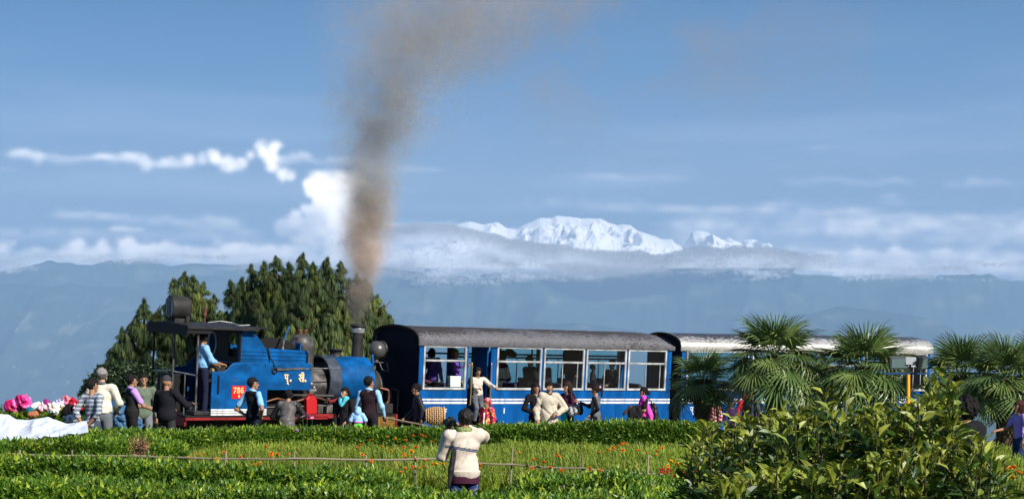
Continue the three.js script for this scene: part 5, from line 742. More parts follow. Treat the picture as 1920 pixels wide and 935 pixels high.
  shrub({ seed: 5, px: 1460, d: 10.6, size: 1.05, leaves: 42, label: 'lower leafy shrub along the bottom edge left of centre of the shrubs', shoots: fill(15, 60, 1330, 1660, [[1330, 905], [1400, 880], [1500, 868], [1600, 860], [1660, 850]], -0.4, 0.6) });
  shrub({ seed: 6, px: 1325, d: 15, size: 0.95, leaves: 34, spread: 0.25, label: 'single upright young shrub with few leaves at the hedge end', shoots: [[1330, 842, 0], [1322, 850, 0.1], [1340, 858, 0], [1312, 872, 0.1], [1350, 880, 0.1]] });
}

// ------------------------------------------------------------------ the people
const PI = Math.PI, C = { cream: [0.60, 0.56, 0.45], black: [0.010, 0.010, 0.012], navy: [0.012, 0.013, 0.028], sky: [0.20, 0.42, 0.68], grey: [0.16, 0.17, 0.19], denim: [0.02, 0.035, 0.10], beige: [0.55, 0.49, 0.38], white: [0.70, 0.62, 0.54], plum: [0.07, 0.018, 0.04], red: [0.5, 0.02, 0.035], pink: [0.78, 0.10, 0.50] };
const groundHead = (py, d) => EYE + (HOR - py) / F * d;            // height at which a head shows at row py
function stand(px, pyTop, d, o) { const p = stands(px, d, o), h = groundHead(pyTop, d) - p[1]; return person({ px, at: p, h, cell: 0.017, ...o }); }
const forward = (w, e) => [w, e];

stand(190, 692, 30, { label: 'grey-haired man in a cream shirt seen from behind beside the heap of clothes', face: PI - 0.15, headTurn: 0.1, broad: 1.12, hairColor: [0.24, 0.22, 0.21], hair: { c: (x, y, z) => y > 1.62 ? [0.22, 0.20, 0.19] : [0.10, 0.09, 0.09], nape: -0.05 }, shirt: { c: C.cream, hem: 0.97, loose: 0.018, collar: [0.10, 0.10, 0.11], fold: 0.016 }, legs: { c: [0.12, 0.13, 0.14] }, skin: [0.42, 0.24, 0.16], pose: { eL: [0.30, 1.14, 0.02], eR: [-0.30, 1.14, 0.02], wL: [0.16, 1.02, 0.24], wR: [-0.16, 1.02, 0.24] } }).add('belt', [[-0.01, 0.985, 0, 0.150, 0.01, 1.0, 0, 0.150, 1.14, 0.16, 0.86]], [0.09, 0.03, 0.015], { fold: 0.001, k: 0 });
stand(172, 711, 28.6, { label: 'boy in a grey striped long-sleeved top, hands clasped behind his back', face: PI - 0.55, headTurn: -0.45, shirt: { c: (x, y, z) => { const s = Math.sin(y * 88) + 0.5 * Math.sin(y * 176 + 1); return s > 0.35 ? [0.13, 0.15, 0.19] : s < -0.5 ? [0.46, 0.47, 0.48] : [0.30, 0.32, 0.35]; }, hem: 0.82, loose: 0.012, sleeve: 'rolled', fold: 0.02 }, legs: { c: [0.05, 0.06, 0.09] }, curl: 0.9, pose: { eL: [0.27, 1.13, -0.12], eR: [-0.27, 1.13, -0.12], wL: [0.05, 0.90, -0.19], wR: [-0.05, 0.88, -0.18] } });
stand(246, 703, 33, { label: 'man in a black vest and mauve shirt reaching right, beside the dark cap man', face: PI / 2 + 0.5, headTurn: -0.1, broad: 1.08, hair: { nape: -0.05 }, shirt: { c: [0.42, 0.24, 0.62], sleeve: 'short', hem: 0.9, collar: [0.42, 0.24, 0.62] }, vest: { c: [0.018, 0.017, 0.017], hem: 0.9, fold: 0.012 }, legs: { c: [0.014, 0.014, 0.015] }, pose: { eL: [0.22, 1.12, 0.20], wL: [0.14, 1.08, 0.46], eR: [-0.24, 1.12, 0.16], wR: [-0.10, 1.04, 0.40] } });
stand(268, 701, 35.4, { label: 'smiling person in a dull green top facing the camera in the shade beside the cab', face: 0.35, smile: 1, hair: { side: 0.02 }, shirt: { c: [0.11, 0.14, 0.10], hem: 0.84, loose: 0.02 }, legs: { c: C.grey } });
{
  const p = stand(312, 706, 31.5, { label: 'broad man in a black sweater and dark grey cap seen from behind', face: PI - 0.45, headTurn: -0.4, broad: 1.22, hair: 'none', shirt: { c: [0.012, 0.012, 0.016], hem: 0.88, loose: 0.026, neck: 0.06, fold: 0.014 }, legs: { c: [0.03, 0.03, 0.03] }, pose: { eL: [0.31, 1.10, 0.08], wL: [0.16, 1.10, 0.30], eR: [-0.36, 1.16, 0.14], wR: [-0.28, 1.20, 0.34] } });
  const b = p.T(0, 0.045, -0.02), v = p.T(0, 0.05, 0.16), v0 = p.T(0, 0.055, 0.07); p.add('cap', [p.bone(b, [b[0], b[1] + 0.02, b[2]], 0.098, 0.09, [0.95, 0.95, 1.08])], [0.04, 0.042, 0.045], { fold: 0.003, k: 0.01, cut: (x, y) => b[1] - 0.01 - y }); p.add('cap_peak', [p.bone(v0, v, 0.06, 0.045, [1.1, 0.22, 1])], [0.035, 0.036, 0.04], { fold: 0.001, k: 0 });
}
// driver in the cab
{
  loco.updateMatrixWorld(); const q = new THREE.Vector3(0.24, 0.845, 0.60).applyMatrix4(loco.matrixWorld);
  person({ px: 397, at: [q.x, q.y, q.z], h: 1.66, cell: 0.016, label: 'driver in a light blue shirt standing in the open cab, looking right', face: PI / 2 + 0.55, headTurn: -0.25, headTilt: 0.18, hair: { nape: -0.03, line: 0.06 }, shirt: { c: [0.19, 0.40, 0.64], hem: 0.98, loose: 0.026, sleeve: 'rolled', collar: [0.19, 0.40, 0.64], fold: 0.018 }, legs: { c: [0.013, 0.015, 0.034] }, curl: 1.0, pose: { eL: [0.26, 1.12, 0.10], wL: [0.14, 1.06, 0.34], eR: [-0.26, 1.12, 0.10], wR: [-0.18, 1.06, 0.36] } });
}
stand(474, 709, 33.5, { label: 'man in a black vest and blue shirt, hands on hips, below the red number plate', face: PI - 0.75, headTurn: -0.75, shirt: { c: [0.22, 0.44, 0.68], sleeve: 'short', hem: 0.88, collar: [0.25, 0.47, 0.7] }, vest: { c: [0.010, 0.010, 0.013], hem: 0.87 }, legs: { c: C.navy }, pose: { eL: [0.40, 1.10, -0.10], wL: [0.20, 0.94, 0.04], eR: [-0.40, 1.10, -0.10], wR: [-0.20, 0.94, 0.04] } });
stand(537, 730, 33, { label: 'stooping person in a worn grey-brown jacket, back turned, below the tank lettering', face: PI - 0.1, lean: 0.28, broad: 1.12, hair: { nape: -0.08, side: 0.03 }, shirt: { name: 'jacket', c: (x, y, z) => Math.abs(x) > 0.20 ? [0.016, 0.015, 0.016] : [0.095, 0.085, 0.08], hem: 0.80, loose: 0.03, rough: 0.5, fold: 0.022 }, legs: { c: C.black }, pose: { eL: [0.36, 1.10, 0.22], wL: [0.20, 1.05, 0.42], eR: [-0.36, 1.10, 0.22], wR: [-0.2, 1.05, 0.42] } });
{
  const p = stand(646, 727, 35, { label: 'smiling woman in black with a turquoise scarf, before the boiler', face: -0.55, headTurn: -0.25, smile: 1, skin: [0.44, 0.25, 0.16], broad: 0.94, hair: { nape: -0.06, bun: 1 }, shirt: { name: 'cardigan', c: [0.012, 0.012, 0.014], hem: 0.72, loose: 0.016, neck: 0.10 }, legs: { c: C.black }, pose: { eL: [0.27, 1.12, 0.02], wL: [0.14, 0.94, 0.14], eR: [-0.25, 1.12, -0.02], wR: [-0.2, 0.88, 0.1] } });
  p.add('scarf', [p.bone([-0.075, 1.46, 0.02], [0.075, 1.46, 0.02], 0.05, 0.05), p.bone([-0.08, 1.45, 0.05], [-0.03, 1.32, 0.12], 0.05, 0.035), p.bone([0.08, 1.45, 0.05], [-0.01, 1.30, 0.125], 0.05, 0.035), p.bone([0, 1.46, -0.06], [0.07, 1.46, 0], 0.045, 0.05)], [0.08, 0.42, 0.50], { fold: 0.018, fx: 20, k: 0.02 });
}
stand(692, 707, 34, { label: 'man in a dark plum vest with light blue sleeves seen from behind, beside the smokebox', face: PI - 0.35, headTurn: -0.6, broad: 1.05, hair: { nape: -0.06 }, shirt: { c: [0.26, 0.46, 0.68], hem: 0.9, collar: [0.3, 0.5, 0.7] }, vest: { c: [0.022, 0.012, 0.016], hem: 0.88 }, legs: { c: [0.014, 0.014, 0.022] }, pose: { eL: [0.27, 1.10, 0.02], wL: [0.18, 0.98, 0.2], eR: [-0.28, 1.12, -0.02], wR: [-0.27, 0.94, 0.10] } });
{
  const v = at(671, 763, 33.3), p = person({ px: 671, at: [v.x, v.y - 0.80, v.z], h: 0.80, cell: 0.012, label: 'small child in a pale blue hood and green skirt held beside the plum vest man', face: PI - 0.1, hair: 'none', noHands: true, shirt: { c: [0.30, 0.50, 0.74], hem: 1.10, loose: 0.05 }, skirt: { c: [0.10, 0.62, 0.06], to: 0.45, r: 0.36 }, legs: { c: C.grey }, pose: { eL: [0.30, 1.18, 0], eR: [-0.30, 1.18, 0], wL: [0.30, 0.98, 0.05], wR: [-0.3, 0.98, 0.05] } });
  const c = p.T(0, 0.01, -0.01); p.add('hood', [p.bone(c, [c[0], c[1] - 0.10, c[2] - 0.02], 0.13, 0.15)], [0.26, 0.46, 0.72], { fold: 0.006, k: 0.01 }); p.add('sash', [[-0.02, 1.08, 0, 0.17, 0.02, 1.11, 0, 0.165, 1.1, 0.3, 0.92]], [0.72, 0.12, 0.5], { fold: 0.004, k: 0 });
}
stand(786, 720, 36.2, { label: 'man in a dark jacket facing left with a wicker basket under his arm', face: -PI / 2 + 0.15, lean: 0.10, headTilt: 0.1, shirt: { name: 'jacket', c: [0.016, 0.017, 0.026], hem: 0.82, loose: 0.028, rough: 0.6, collar: [0.03, 0.03, 0.035] }, legs: { c: C.black }, pose: { eL: [0.28, 1.12, -0.06], wL: [0.26, 0.92, -0.02], eR: [-0.26, 1.10, 0.1], wR: [-0.2, 0.95, 0.3] } });
{ // basket
  const g = thing('wicker_basket', 'woven wicker basket held behind the man in the dark jacket', 'basket'), c = at(815, 780, 36.0); g.position.copy(c); g.rotation.set(0, 0.1, -0.12); const cane = mat([0.48, 0.30, 0.15], 0.8), n = 26; 
  mesh('lining', lathe([[0.001, -0.15], [0.10, -0.15], [0.14, 0], [0.155, 0.14], [0.145, 0.14], [0.12, 0]], 24).rotateZ(-1.45).scale(1.25, 1.15, 1.15), mat([0.20, 0.12, 0.06], 0.9), g);
  const hoops = [], ribs = []; for (let j = 0; j < 9; j++) { const y = -0.145 + j * 0.036, r = 0.095 + 0.066 * Math.sin(PI * (0.12 + 0.62 * (y + 0.145) / 0.29)), q = []; for (let i = 0; i < n; i++) { const a = i / n * 6.283; q.push([Math.cos(a) * (r + (i + j & 1 ? 0.008 : -0.003)), y, Math.sin(a) * (r + (i + j & 1 ? 0.008 : -0.003))]); } hoops.push(tube(q, 0.010, 60, 5, true).rotateZ(-1.45).scale(1.25, 1.15, 1.15)); }
  for (let i = 0; i < n; i++) { const a = i / n * 6.283; ribs.push(tube([0, 1, 2, 3, 4].map((k) => { const r = 0.095 + 0.066 * Math.sin(PI * (0.12 + 0.62 * k / 4)); return [Math.cos(a) * r, -0.145 + k * 0.0725, Math.sin(a) * r]; }), 0.008, 10, 5).rotateZ(-1.45).scale(1.25, 1.15, 1.15)); }
  mesh('weave', hoops, cane, g, 'stuff'); mesh('ribs', ribs, mat([0.36, 0.21, 0.10], 0.8), g, 'stuff'); mesh('rim', tube(arcLine(0, 0, 0.16, 0, 345, 24).map(([x, z]) => [x, 0.15, z]), 0.016, 60, 6, true).rotateZ(-1.45).scale(1.25, 1.15, 1.15), cane, g);
}
// at the carriage door
car1.updateMatrixWorld(); const onCar1 = (x, y, z) => { const v = new THREE.Vector3(x, y, z).applyMatrix4(car1.matrixWorld); return [v.x, v.y, v.z]; };
car2.updateMatrixWorld(); const onCar2 = (x, y, z) => { const v = new THREE.Vector3(x, y, z).applyMatrix4(car2.matrixWorld); return [v.x, v.y, v.z]; };
person({ px: 878, at: onCar1(1.30, 0.865, 0.50), h: 1.42, cell: 0.02, label: 'person with brown hair and purple sleeve leaning out inside the carriage door', face: YAW1 + 0.5, hairColor: [0.12, 0.05, 0.025], hair: { c: [0.16, 0.07, 0.035], side: 0.12, long: 0.12 }, shirt: { c: [0.13, 0.05, 0.30], hem: 0.84 }, legs: { c: C.navy }, pose: { eR: [-0.2, 1.2, 0.14], wR: [-0.06, 1.25, 0.42] } });
{
  const p = person({ px: 893, at: onCar1(1.58, 0.50, 1.00), h: 1.40, cell: 0.015, label: 'youth in a cream jacket and black cap stepping down from the carriage door', face: YAW1 - 0.25, headTilt: 0.55, headTurn: 0.15, lean: 0.12, hair: 'none', shirt: { name: 'jacket', c: (x, y, z) => x < -0.16 || (y < 1.2 && x < -0.1 && z < 0.05) ? [0.05, 0.055, 0.06] : [0.56, 0.49, 0.41], hem: 0.93, loose: 0.02, fold: 0.018 }, legs: { c: (x, y, z) => { const n = fbm(x * 9, y * 6, z * 9, 3); return [0.05 + 0.09 * n, 0.055 + 0.09 * n, 0.065 + 0.1 * n]; } }, curl: 1.2, pose: { eL: [0.34, 1.22, 0.14], wL: [0.40, 1.16, 0.36], eR: [-0.28, 1.18, 0.04], wR: [-0.05, 1.14, 0.22], kL: [0.12, 0.52, 0.10], aL: [0.11, 0.10, -0.02], kR: [-0.08, 0.60, 0.20], aR: [-0.10, 0.28, 0.08] } });
  const b = p.T(0, 0.035, -0.015); p.add('cap', [p.bone(b, [b[0], b[1] + 0.02, b[2] - 0.01], 0.100, 0.095)], [0.012, 0.012, 0.014], { fold: 0.004, k: 0.01, cut: (x, y, z) => -((y - b[1]) * 0.75 + (z - b[2]) * -0.55) - 0.045 });
}
{
  const p = stand(913, 748, 37.4, { label: 'small child in a red and gold dress and red headscarf, below the carriage door', face: -0.75, headTilt: 0.1, hair: 'none', shirt: { name: 'dress', c: (x, y, z) => { const n = noise3(x * 30, y * 30, z * 30); return n > 0.72 ? [0.7, 0.5, 0.12] : n < 0.2 ? [0.55, 0.35, 0.35] : [0.50, 0.015, 0.06]; }, hem: 0.4, flare: 0.06, loose: 0.03 }, legs: { c: C.red } });
  const c = p.T(0, 0.045, -0.025), k = p.T(0.03, -0.02, -0.11), e = p.T(-0.05, -0.13, 0.06); p.add('headscarf', [p.bone(c, [c[0], c[1] + 0.01, c[2] - 0.02], 0.112, 0.105), p.bone(k, [k[0] + 0.06, k[1] - 0.14, k[2] - 0.05], 0.05, 0.03)], (x, y, z) => noise3(x * 36, y * 36, z * 36) > 0.62 ? [0.45, 0.32, 0.34] : [0.50, 0.02, 0.03], { fold: 0.012, k: 0.02, cut: (x, y, z) => -((y - c[1]) + (c[2] - z) * 0.6) - 0.06 }); p.add('pendant', [p.bone(e, [e[0], e[1] - 0.01, e[2]], 0.035, 0.03)], [0.62, 0.55, 0.22], { fold: 0.002, k: 0 }); p.add('tassel', [p.bone([0.02, 1.30, 0.14], [0.03, 0.98, 0.18], 0.022, 0.028)], [0.66, 0.62, 0.55], { fold: 0.01, k: 0 });
}
// group walking beside the first carriage
{
  const p = stand(1005, 719, 39.3, { label: 'woman in a black coat over a pale flowered dress, left of the bearded man', face: 0.35, headTilt: 0.15, skin: [0.34, 0.18, 0.11], broad: 0.96, hair: { long: 0.16, side: 0.14 }, shirt: { name: 'coat', c: (x, y, z) => z > 0.06 && x > -0.02 && x < 0.11 ? (noise3(x * 40, y * 40, z * 40) > 0.6 ? [0.20, 0.32, 0.20] : [0.55, 0.54, 0.46]) : [0.012, 0.010, 0.012], hem: 0.55, loose: 0.022 }, legs: { c: C.black }, pose: { eR: [-0.30, 1.10, 0.0], wR: [-0.12, 1.00, 0.20], eL: [0.26, 1.10, -0.02], wL: [0.08, 0.98, 0.2] } }); void p;
}
{
  const p = stand(1030, 717, 38.0, { label: 'bearded man in a loose beige jacket with dark piping, looking left', face: 0.15, headTurn: -0.65, beard: 1, broad: 1.15, skin: [0.36, 0.19, 0.115], hair: { rough: 0.03, nape: -0.05 }, shirt: { name: 'jacket', c: (x, y, z) => (Math.abs(x) > 0.17 && z > -0.02 && z < 0.022 && y > 1.1) ? [0.03, 0.03, 0.05] : [0.46, 0.405, 0.31], hem: 0.72, loose: 0.045, fold: 0.022, collar: [0.03, 0.025, 0.04], sleeve: 'long' }, legs: { c: [0.2, 0.17, 0.13] }, pose: { eL: [0.36, 1.10, 0.04], wL: [0.12, 0.99, 0.26], eR: [-0.30, 1.08, -0.02], wR: [-0.28, 0.86, 0.06] } });
  p.add('watch', [p.bone([0.155, 1.00, 0.235], [0.165, 1.005, 0.225], 0.037, 0.037)], [0.6, 0.6, 0.6], { fold: 0, k: 0 });
}
{
  const p = stand(1064, 717, 39.0, { label: 'long-haired woman in a plum top with a patterned shoulder bag, behind the bearded man', face: -1.0, skin: [0.32, 0.17, 0.1], headTilt: 0.15, hair: { c: [0.028, 0.016, 0.014], long: 0.22, side: 0.18 }, shirt: { c: C.plum, hem: 0.86, loose: 0.012 }, skirt: { c: [0.02, 0.36, 0.38], to: 0.3, r: 0.2 }, legs: { c: C.black }, pose: { eL: [0.27, 1.12, -0.02], wL: [0.12, 1.18, 0.2], eR: [-0.22, 1.12, 0.06], wR: [-0.08, 1.16, 0.24] } }); void p;
  const g = thing('shoulder_bag', 'black and white patterned shoulder bag of the woman in plum', 'bag'), c = at(1080, 769, 38.7); g.position.copy(c); mesh('bag', netMesh([[-0.09, -0.02, 0, 0.085, 0.09, 0.0, 0, 0.08, 1, 1.25, 0.7], [-0.07, 0.05, 0, 0.06, 0.07, 0.06, 0, 0.06, 1, 1.1, 0.7]], 0.013, 0.05, (x, y, z) => (ridged(x * 7, y * 7, 3, 2) - 0.5) * 0.02, null, (x, y, z) => x > 0.09 ? [0.012, 0.012, 0.014] : (Math.sin(x * 62 + Math.sin(y * 50) * 2) * Math.sin(y * 66) > 0.0 ? [0.5, 0.5, 0.5] : [0.04, 0.04, 0.04])), mat([1, 1, 1], 0.7, 0, { vertexColors: true }), g); mesh('strap', tube([[-0.1, 0.07, 0], [-0.10, 0.26, 0.02], [-0.10, 0.46, -0.06], [-0.02, 0.3, -0.10], [0.10, 0.07, 0]], 0.011, 24, 5), mat([0.012, 0.012, 0.014], 0.5), g);
}
{
  const p = stand(1117, 723, 38.3, { label: 'girl with a ponytail in a grey jacket pointing left with a black sleeve', face: -PI / 2 - 0.3, skin: [0.36, 0.18, 0.1], headTilt: 0.12, broad: 0.95, hair: { tail: 1, c: [0.02, 0.013, 0.012] }, shirt: { c: C.black, hem: 0.9 }, vest: { name: 'jacket', c: [0.10, 0.105, 0.11], hem: 0.70, rough: 0.6, loose: 0.012 }, legs: { c: C.black }, pose: { eR: [-0.22, 1.20, 0.22], wR: [-0.16, 1.30, 0.44], eL: [0.28, 1.14, -0.12], wL: [0.22, 1.0, 0.06] }, curlR: 0.4 });
  const k = p.T(0, 0.05, -0.13); p.add('hair_tie', [p.bone(k, [k[0], k[1] + 0.01, k[2]], 0.036, 0.036)], [0.65, 0.30, 0.36], { fold: 0.004, k: 0 });
}
{
  const p = stand(1207, 727, 39.4, { label: 'woman in a bright pink sari carrying dark coats beside the first carriage', face: -PI / 2 + 0.2, skin: [0.30, 0.15, 0.09], broad: 1.0, hair: { bun: 1, nape: -0.07 }, shirt: { name: 'blouse', c: [0.016, 0.012, 0.014], sleeve: 'short', hem: 1.06 }, skirt: { name: 'sari', c: (x, y, z) => [0.62 + 0.2 * noise3(x * 20, y * 4, z * 20), 0.05, 0.36], to: 0.12, r: 0.24 }, legs: { c: C.black }, pose: { eL: [0.22, 1.12, 0.04], wL: [0.10, 1.08, 0.28], eR: [-0.22, 1.12, 0.08], wR: [-0.1, 1.08, 0.30] } });
  p.add('sari_drape', [p.bone([0.14, 1.43, 0.03], [0.12, 1.0, -0.13], 0.085, 0.10, [1, 1, 0.8]), p.bone([0.14, 1.43, 0.05], [-0.08, 1.1, 0.13], 0.08, 0.08, [1, 1, 0.7]), p.bone([0.12, 1.0, -0.13], [0.11, 0.45, -0.16], 0.10, 0.11, [1.1, 1, 0.6])], [0.72, 0.07, 0.44], { fold: 0.02, fx: 18, fy: 2 });
  const g = thing('folded_coats', 'dark coats carried over the arm of the woman in the pink sari', 'coats'), c = at(1188, 776, 39.1); g.position.copy(c); mesh('coat', netMesh([[-0.06, 0.10, 0, 0.06, 0.10, 0.15, 0.02, 0.06], [-0.06, 0.06, 0.02, 0.07, -0.10, -0.20, 0.02, 0.06], [0.02, 0.08, 0.0, 0.08, -0.02, -0.32, 0.04, 0.07], [0.10, 0.10, 0.02, 0.08, 0.08, -0.26, 0.02, 0.10]], 0.014, 0.03, (x, y, z) => (ridged(x * 12 + y * 2, y * 2.5, 3, 5) - 0.45) * 0.07), mat([0.013, 0.012, 0.013], 0.7), g); mesh('coat_cuff', netMesh([[-0.06, 0.16, 0.04, 0.05, -0.22, -0.0, 0.03, 0.035]], 0.014, 0, (x, y, z) => (noise3(x * 20, y * 20, z * 20) - 0.5) * 0.02), mat([0.05, 0.035, 0.025], 0.6), g);
  const h = thing('backpack', 'black bag hanging behind the woman in the pink sari', 'bag'), b = at(1229, 775, 39.5); h.position.copy(b); mesh('bag', netMesh([[0, -0.12, 0, 0.13, -0.02, 0.06, 0, 0.11, 0.75, 1, 0.8], [-0.04, 0.05, 0.02, 0.06, -0.07, 0.2, 0, 0.05]], 0.016, 0.05, (x, y, z) => (ridged(x * 9, y * 5, 3, 9) - 0.45) * 0.05), mat([0.014, 0.013, 0.016], 0.45), h); mesh('strap', tube([[-0.05, 0.15, 0.03], [-0.11, 0.28, 0.06], [-0.20, 0.38, 0.02], [-0.24, 0.3, -0.05]], 0.014, 20, 5), mat([0.014, 0.013, 0.016], 0.5), h);
}
// people half hidden by palms and shrubs
stand(1338, 744, 38.6, { label: 'woman in red and white clothes half hidden by the small palm', face: -0.8, hair: { long: 0.1 }, shirt: { c: (x, y, z) => Math.sin(y * 60 + x * 25) > 0.5 ? [0.55, 0.5, 0.48] : [0.42, 0.02, 0.03], hem: 0.6, loose: 0.02 }, legs: { c: C.red } });
stand(1400, 733, 38.4, { label: 'person in a red hood behind the youth in the dark hooded jacket', face: 0.4, hair: 'none', shirt: { c: [0.45, 0.02, 0.04], hem: 0.8, loose: 0.02 }, legs: { c: C.black } }).add('hood', [[0, 1.62, -0.02, 0.118, 0, 1.55, -0.03, 0.11]], [0.45, 0.02, 0.045], { fold: 0.006, cut: (x, y, z) => z - 0.05 });
stand(1409, 731, 36.0, { label: 'youth with short black hair in a dark grey hooded jacket, looking down left', face: -0.9, headTilt: 0.3, hair: { nape: -0.05 }, shirt: { name: 'jacket', c: [0.05, 0.065, 0.09], hem: 0.8, loose: 0.03, collar: [0.06, 0.075, 0.10] }, legs: { c: C.denim } });
{ const p = stand(1521, 737, 36.5, { label: 'person in a grey knitted cap and dark top right of the tallest palm', face: -0.6, hair: { side: 0.1 }, shirt: { c: [0.02, 0.02, 0.03], hem: 0.8 }, legs: { c: C.black } }), b = p.T(0, 0.05, -0.02); p.add('cap', [p.bone(b, [b[0], b[1] + 0.04, b[2] - 0.01], 0.104, 0.095)], [0.08, 0.085, 0.10], { fold: 0.004, k: 0, cut: (x, y) => b[1] - 0.015 - y }); }
stand(1372, 748, 38.0, { label: 'dark-haired woman in a purple jacket left of the red-hooded person', face: 0.6, hair: { long: 0.12, side: 0.1 }, shirt: { c: [0.04, 0.02, 0.06], hem: 0.7 }, legs: { c: C.black } });
{
  const p = stand(1810, 747, 14.4, { label: 'man in a black hooded jacket behind the foreground shrubs, holding up a phone', cell: 0.013, face: -PI / 2 - 0.75, skin: [0.30, 0.15, 0.09], hair: { rough: 0.035, nape: -0.075 }, shirt: { name: 'jacket', c: [0.012, 0.012, 0.013], hem: 0.8, loose: 0.03, fold: 0.02, rough: 0.75 }, legs: { c: C.black }, pose: { eR: [-0.24, 1.20, 0.22], wR: [-0.12, 1.44, 0.34], eL: [0.26, 1.12, 0.0], wL: [0.2, 0.9, 0.1] } });
  p.add('hood', [p.bone([-0.10, 1.43, -0.07], [0.10, 1.43, -0.07], 0.07, 0.07), p.bone([0, 1.44, -0.10], [0, 1.36, -0.13], 0.08, 0.06), p.bone([-0.10, 1.43, -0.07], [-0.08, 1.41, 0.06], 0.05, 0.04), p.bone([0.10, 1.43, -0.07], [0.08, 1.41, 0.06], 0.05, 0.04)], [0.014, 0.014, 0.015], { fold: 0.012 });
  const g = thing('phone', 'white-backed phone held up by the man in the black jacket', 'phone'), w = p.g.localToWorld(new THREE.Vector3(-0.115, 1.54, 0.39)); p.g.updateMatrixWorld(); const q = new THREE.Vector3(-0.115, 1.53, 0.385).applyMatrix4(p.g.matrixWorld); void w; g.position.copy(q); g.rotation.y = 0.4; mesh('case', box(-0.036, 0.036, -0.07, 0.07, -0.005, 0.005, 0.004), mat([0.7, 0.72, 0.74], 0.3), g); mesh('lens', rod([0.018, 0.048, 0.004], [0.018, 0.048, 0.008], 0.009), mat([0.02, 0.02, 0.02], 0.2), g);
}
stand(1912, 752, 27.0, { label: 'person in a lilac top at the right edge, arm stretched left towards the thick palm', face: -PI / 2 + 0.2, hair: { long: 0.2, side: 0.1, c: [0.05, 0.02, 0.015] }, shirt: { c: [0.30, 0.20, 0.52], hem: 0.88, sleeve: 'short' }, legs: { c: C.denim }, pose: { eR: [-0.22, 1.14, 0.16], wR: [-0.14, 1.10, 0.42] } });
// passengers behind the windows
const rides = (label, car, x, z, h, o = {}) => person({ px: x * 31 + h * 100, at: car(x, 0.862, z), h, cell: 0.024, noHands: false, label, face: 0.5, hair: {}, shirt: { c: C.black, hem: 0.86, loose: 0.03 }, legs: { c: C.black }, ...o });
const sits = { kL: [0.12, 0.52, 0.42], kR: [-0.12, 0.52, 0.42], aL: [0.12, 0.09, 0.40], aR: [-0.12, 0.09, 0.40], hip: [0, 0.55, 0], waist: [0, 0.68, 0], chest: [0, 0.88, 0], neck: [0, 1.04, -0.01], head: [0, 1.185, 0.015], sL: [0.185, 0.995, -0.01], sR: [-0.185, 0.995, -0.01], eL: [0.25, 0.74, 0.05], eR: [-0.25, 0.74, 0.05], wL: [0.12, 0.66, 0.28], wR: [-0.12, 0.66, 0.28], hL: [0.095, 0.53, 0.02], hR: [-0.095, 0.53, 0.02] };
rides('passenger with a pink headscarf behind the first window', onCar1, 0.55, 0.15, 1.62, { pose: sits, face: YAW1 + 1.2, hair: { c: [0.30, 0.05, 0.09], long: 0.16, side: 0.12, line: 0.05 }, shirt: { c: [0.12, 0.03, 0.06], hem: 0.50, loose: 0.02 } });
rides('passenger in purple behind the right half of the first window', onCar1, 1.02, -0.05, 1.40, { face: YAW1 + 2.2, hair: { long: 0.1 }, shirt: { c: [0.12, 0.05, 0.28], hem: 0.8, loose: 0.03 } });
rides('large seated passenger seen from behind through the second window', onCar1, 2.62, 0.25, 1.75, { pose: sits, broad: 1.25, face: YAW1 + PI - 0.5, shirt: { c: [0.018, 0.022, 0.022], hem: 0.5, loose: 0.05 } });
rides('standing passenger with raised arm in the second window', onCar1, 3.05, -0.25, 1.62, { face: YAW1 + 2.6, pose: { eR: [-0.36, 1.36, 0.08], wR: [-0.18, 1.55, 0.14] } });
rides('seated passenger behind the third window', onCar1, 3.72, 0.05, 1.66, { pose: sits, face: YAW1 + 1.5, shirt: { c: C.black, hem: 0.5, loose: 0.03 } });
rides('second seated passenger leaning forward behind the third window', onCar1, 4.3, -0.2, 1.6, { pose: sits, face: YAW1 - 1.4, shirt: { c: [0.02, 0.02, 0.025], hem: 0.5, loose: 0.03 } });
rides('standing man in silhouette behind the fourth window', onCar1, 5.05, -0.1, 1.68, { face: YAW1 - 1.5, broad: 1.1, shirt: { c: [0.014, 0.014, 0.016], hem: 0.86, loose: 0.035 } });
rides('child in dark clothes low behind the fourth window', onCar1, 5.5, 0.2, 1.1, { face: YAW1 + 1, shirt: { c: [0.02, 0.016, 0.02], hem: 0.8, loose: 0.03 } });
rides('seated passenger at the left edge of the fifth window', onCar1, 5.98, 0.35, 1.62, { pose: sits, face: YAW1 - 1.4, shirt: { c: C.black, hem: 0.5, loose: 0.03 } });
{ const g = thing('white_box', 'white paper box standing inside the first window', 'box'), p = onCar1(1.04, 1.455, 0.80); g.position.set(...p); g.rotation.y = YAW1; mesh('carton', box(-0.14, 0.14, 0.0, 0.24, -0.06, 0.06, 0.006), mat([0.72, 0.72, 0.66], 0.8), g); mesh('lid', box(-0.144, 0.144, 0.19, 0.246, -0.064, 0.064, 0.004), mat([0.74, 0.74, 0.69], 0.8), g); }

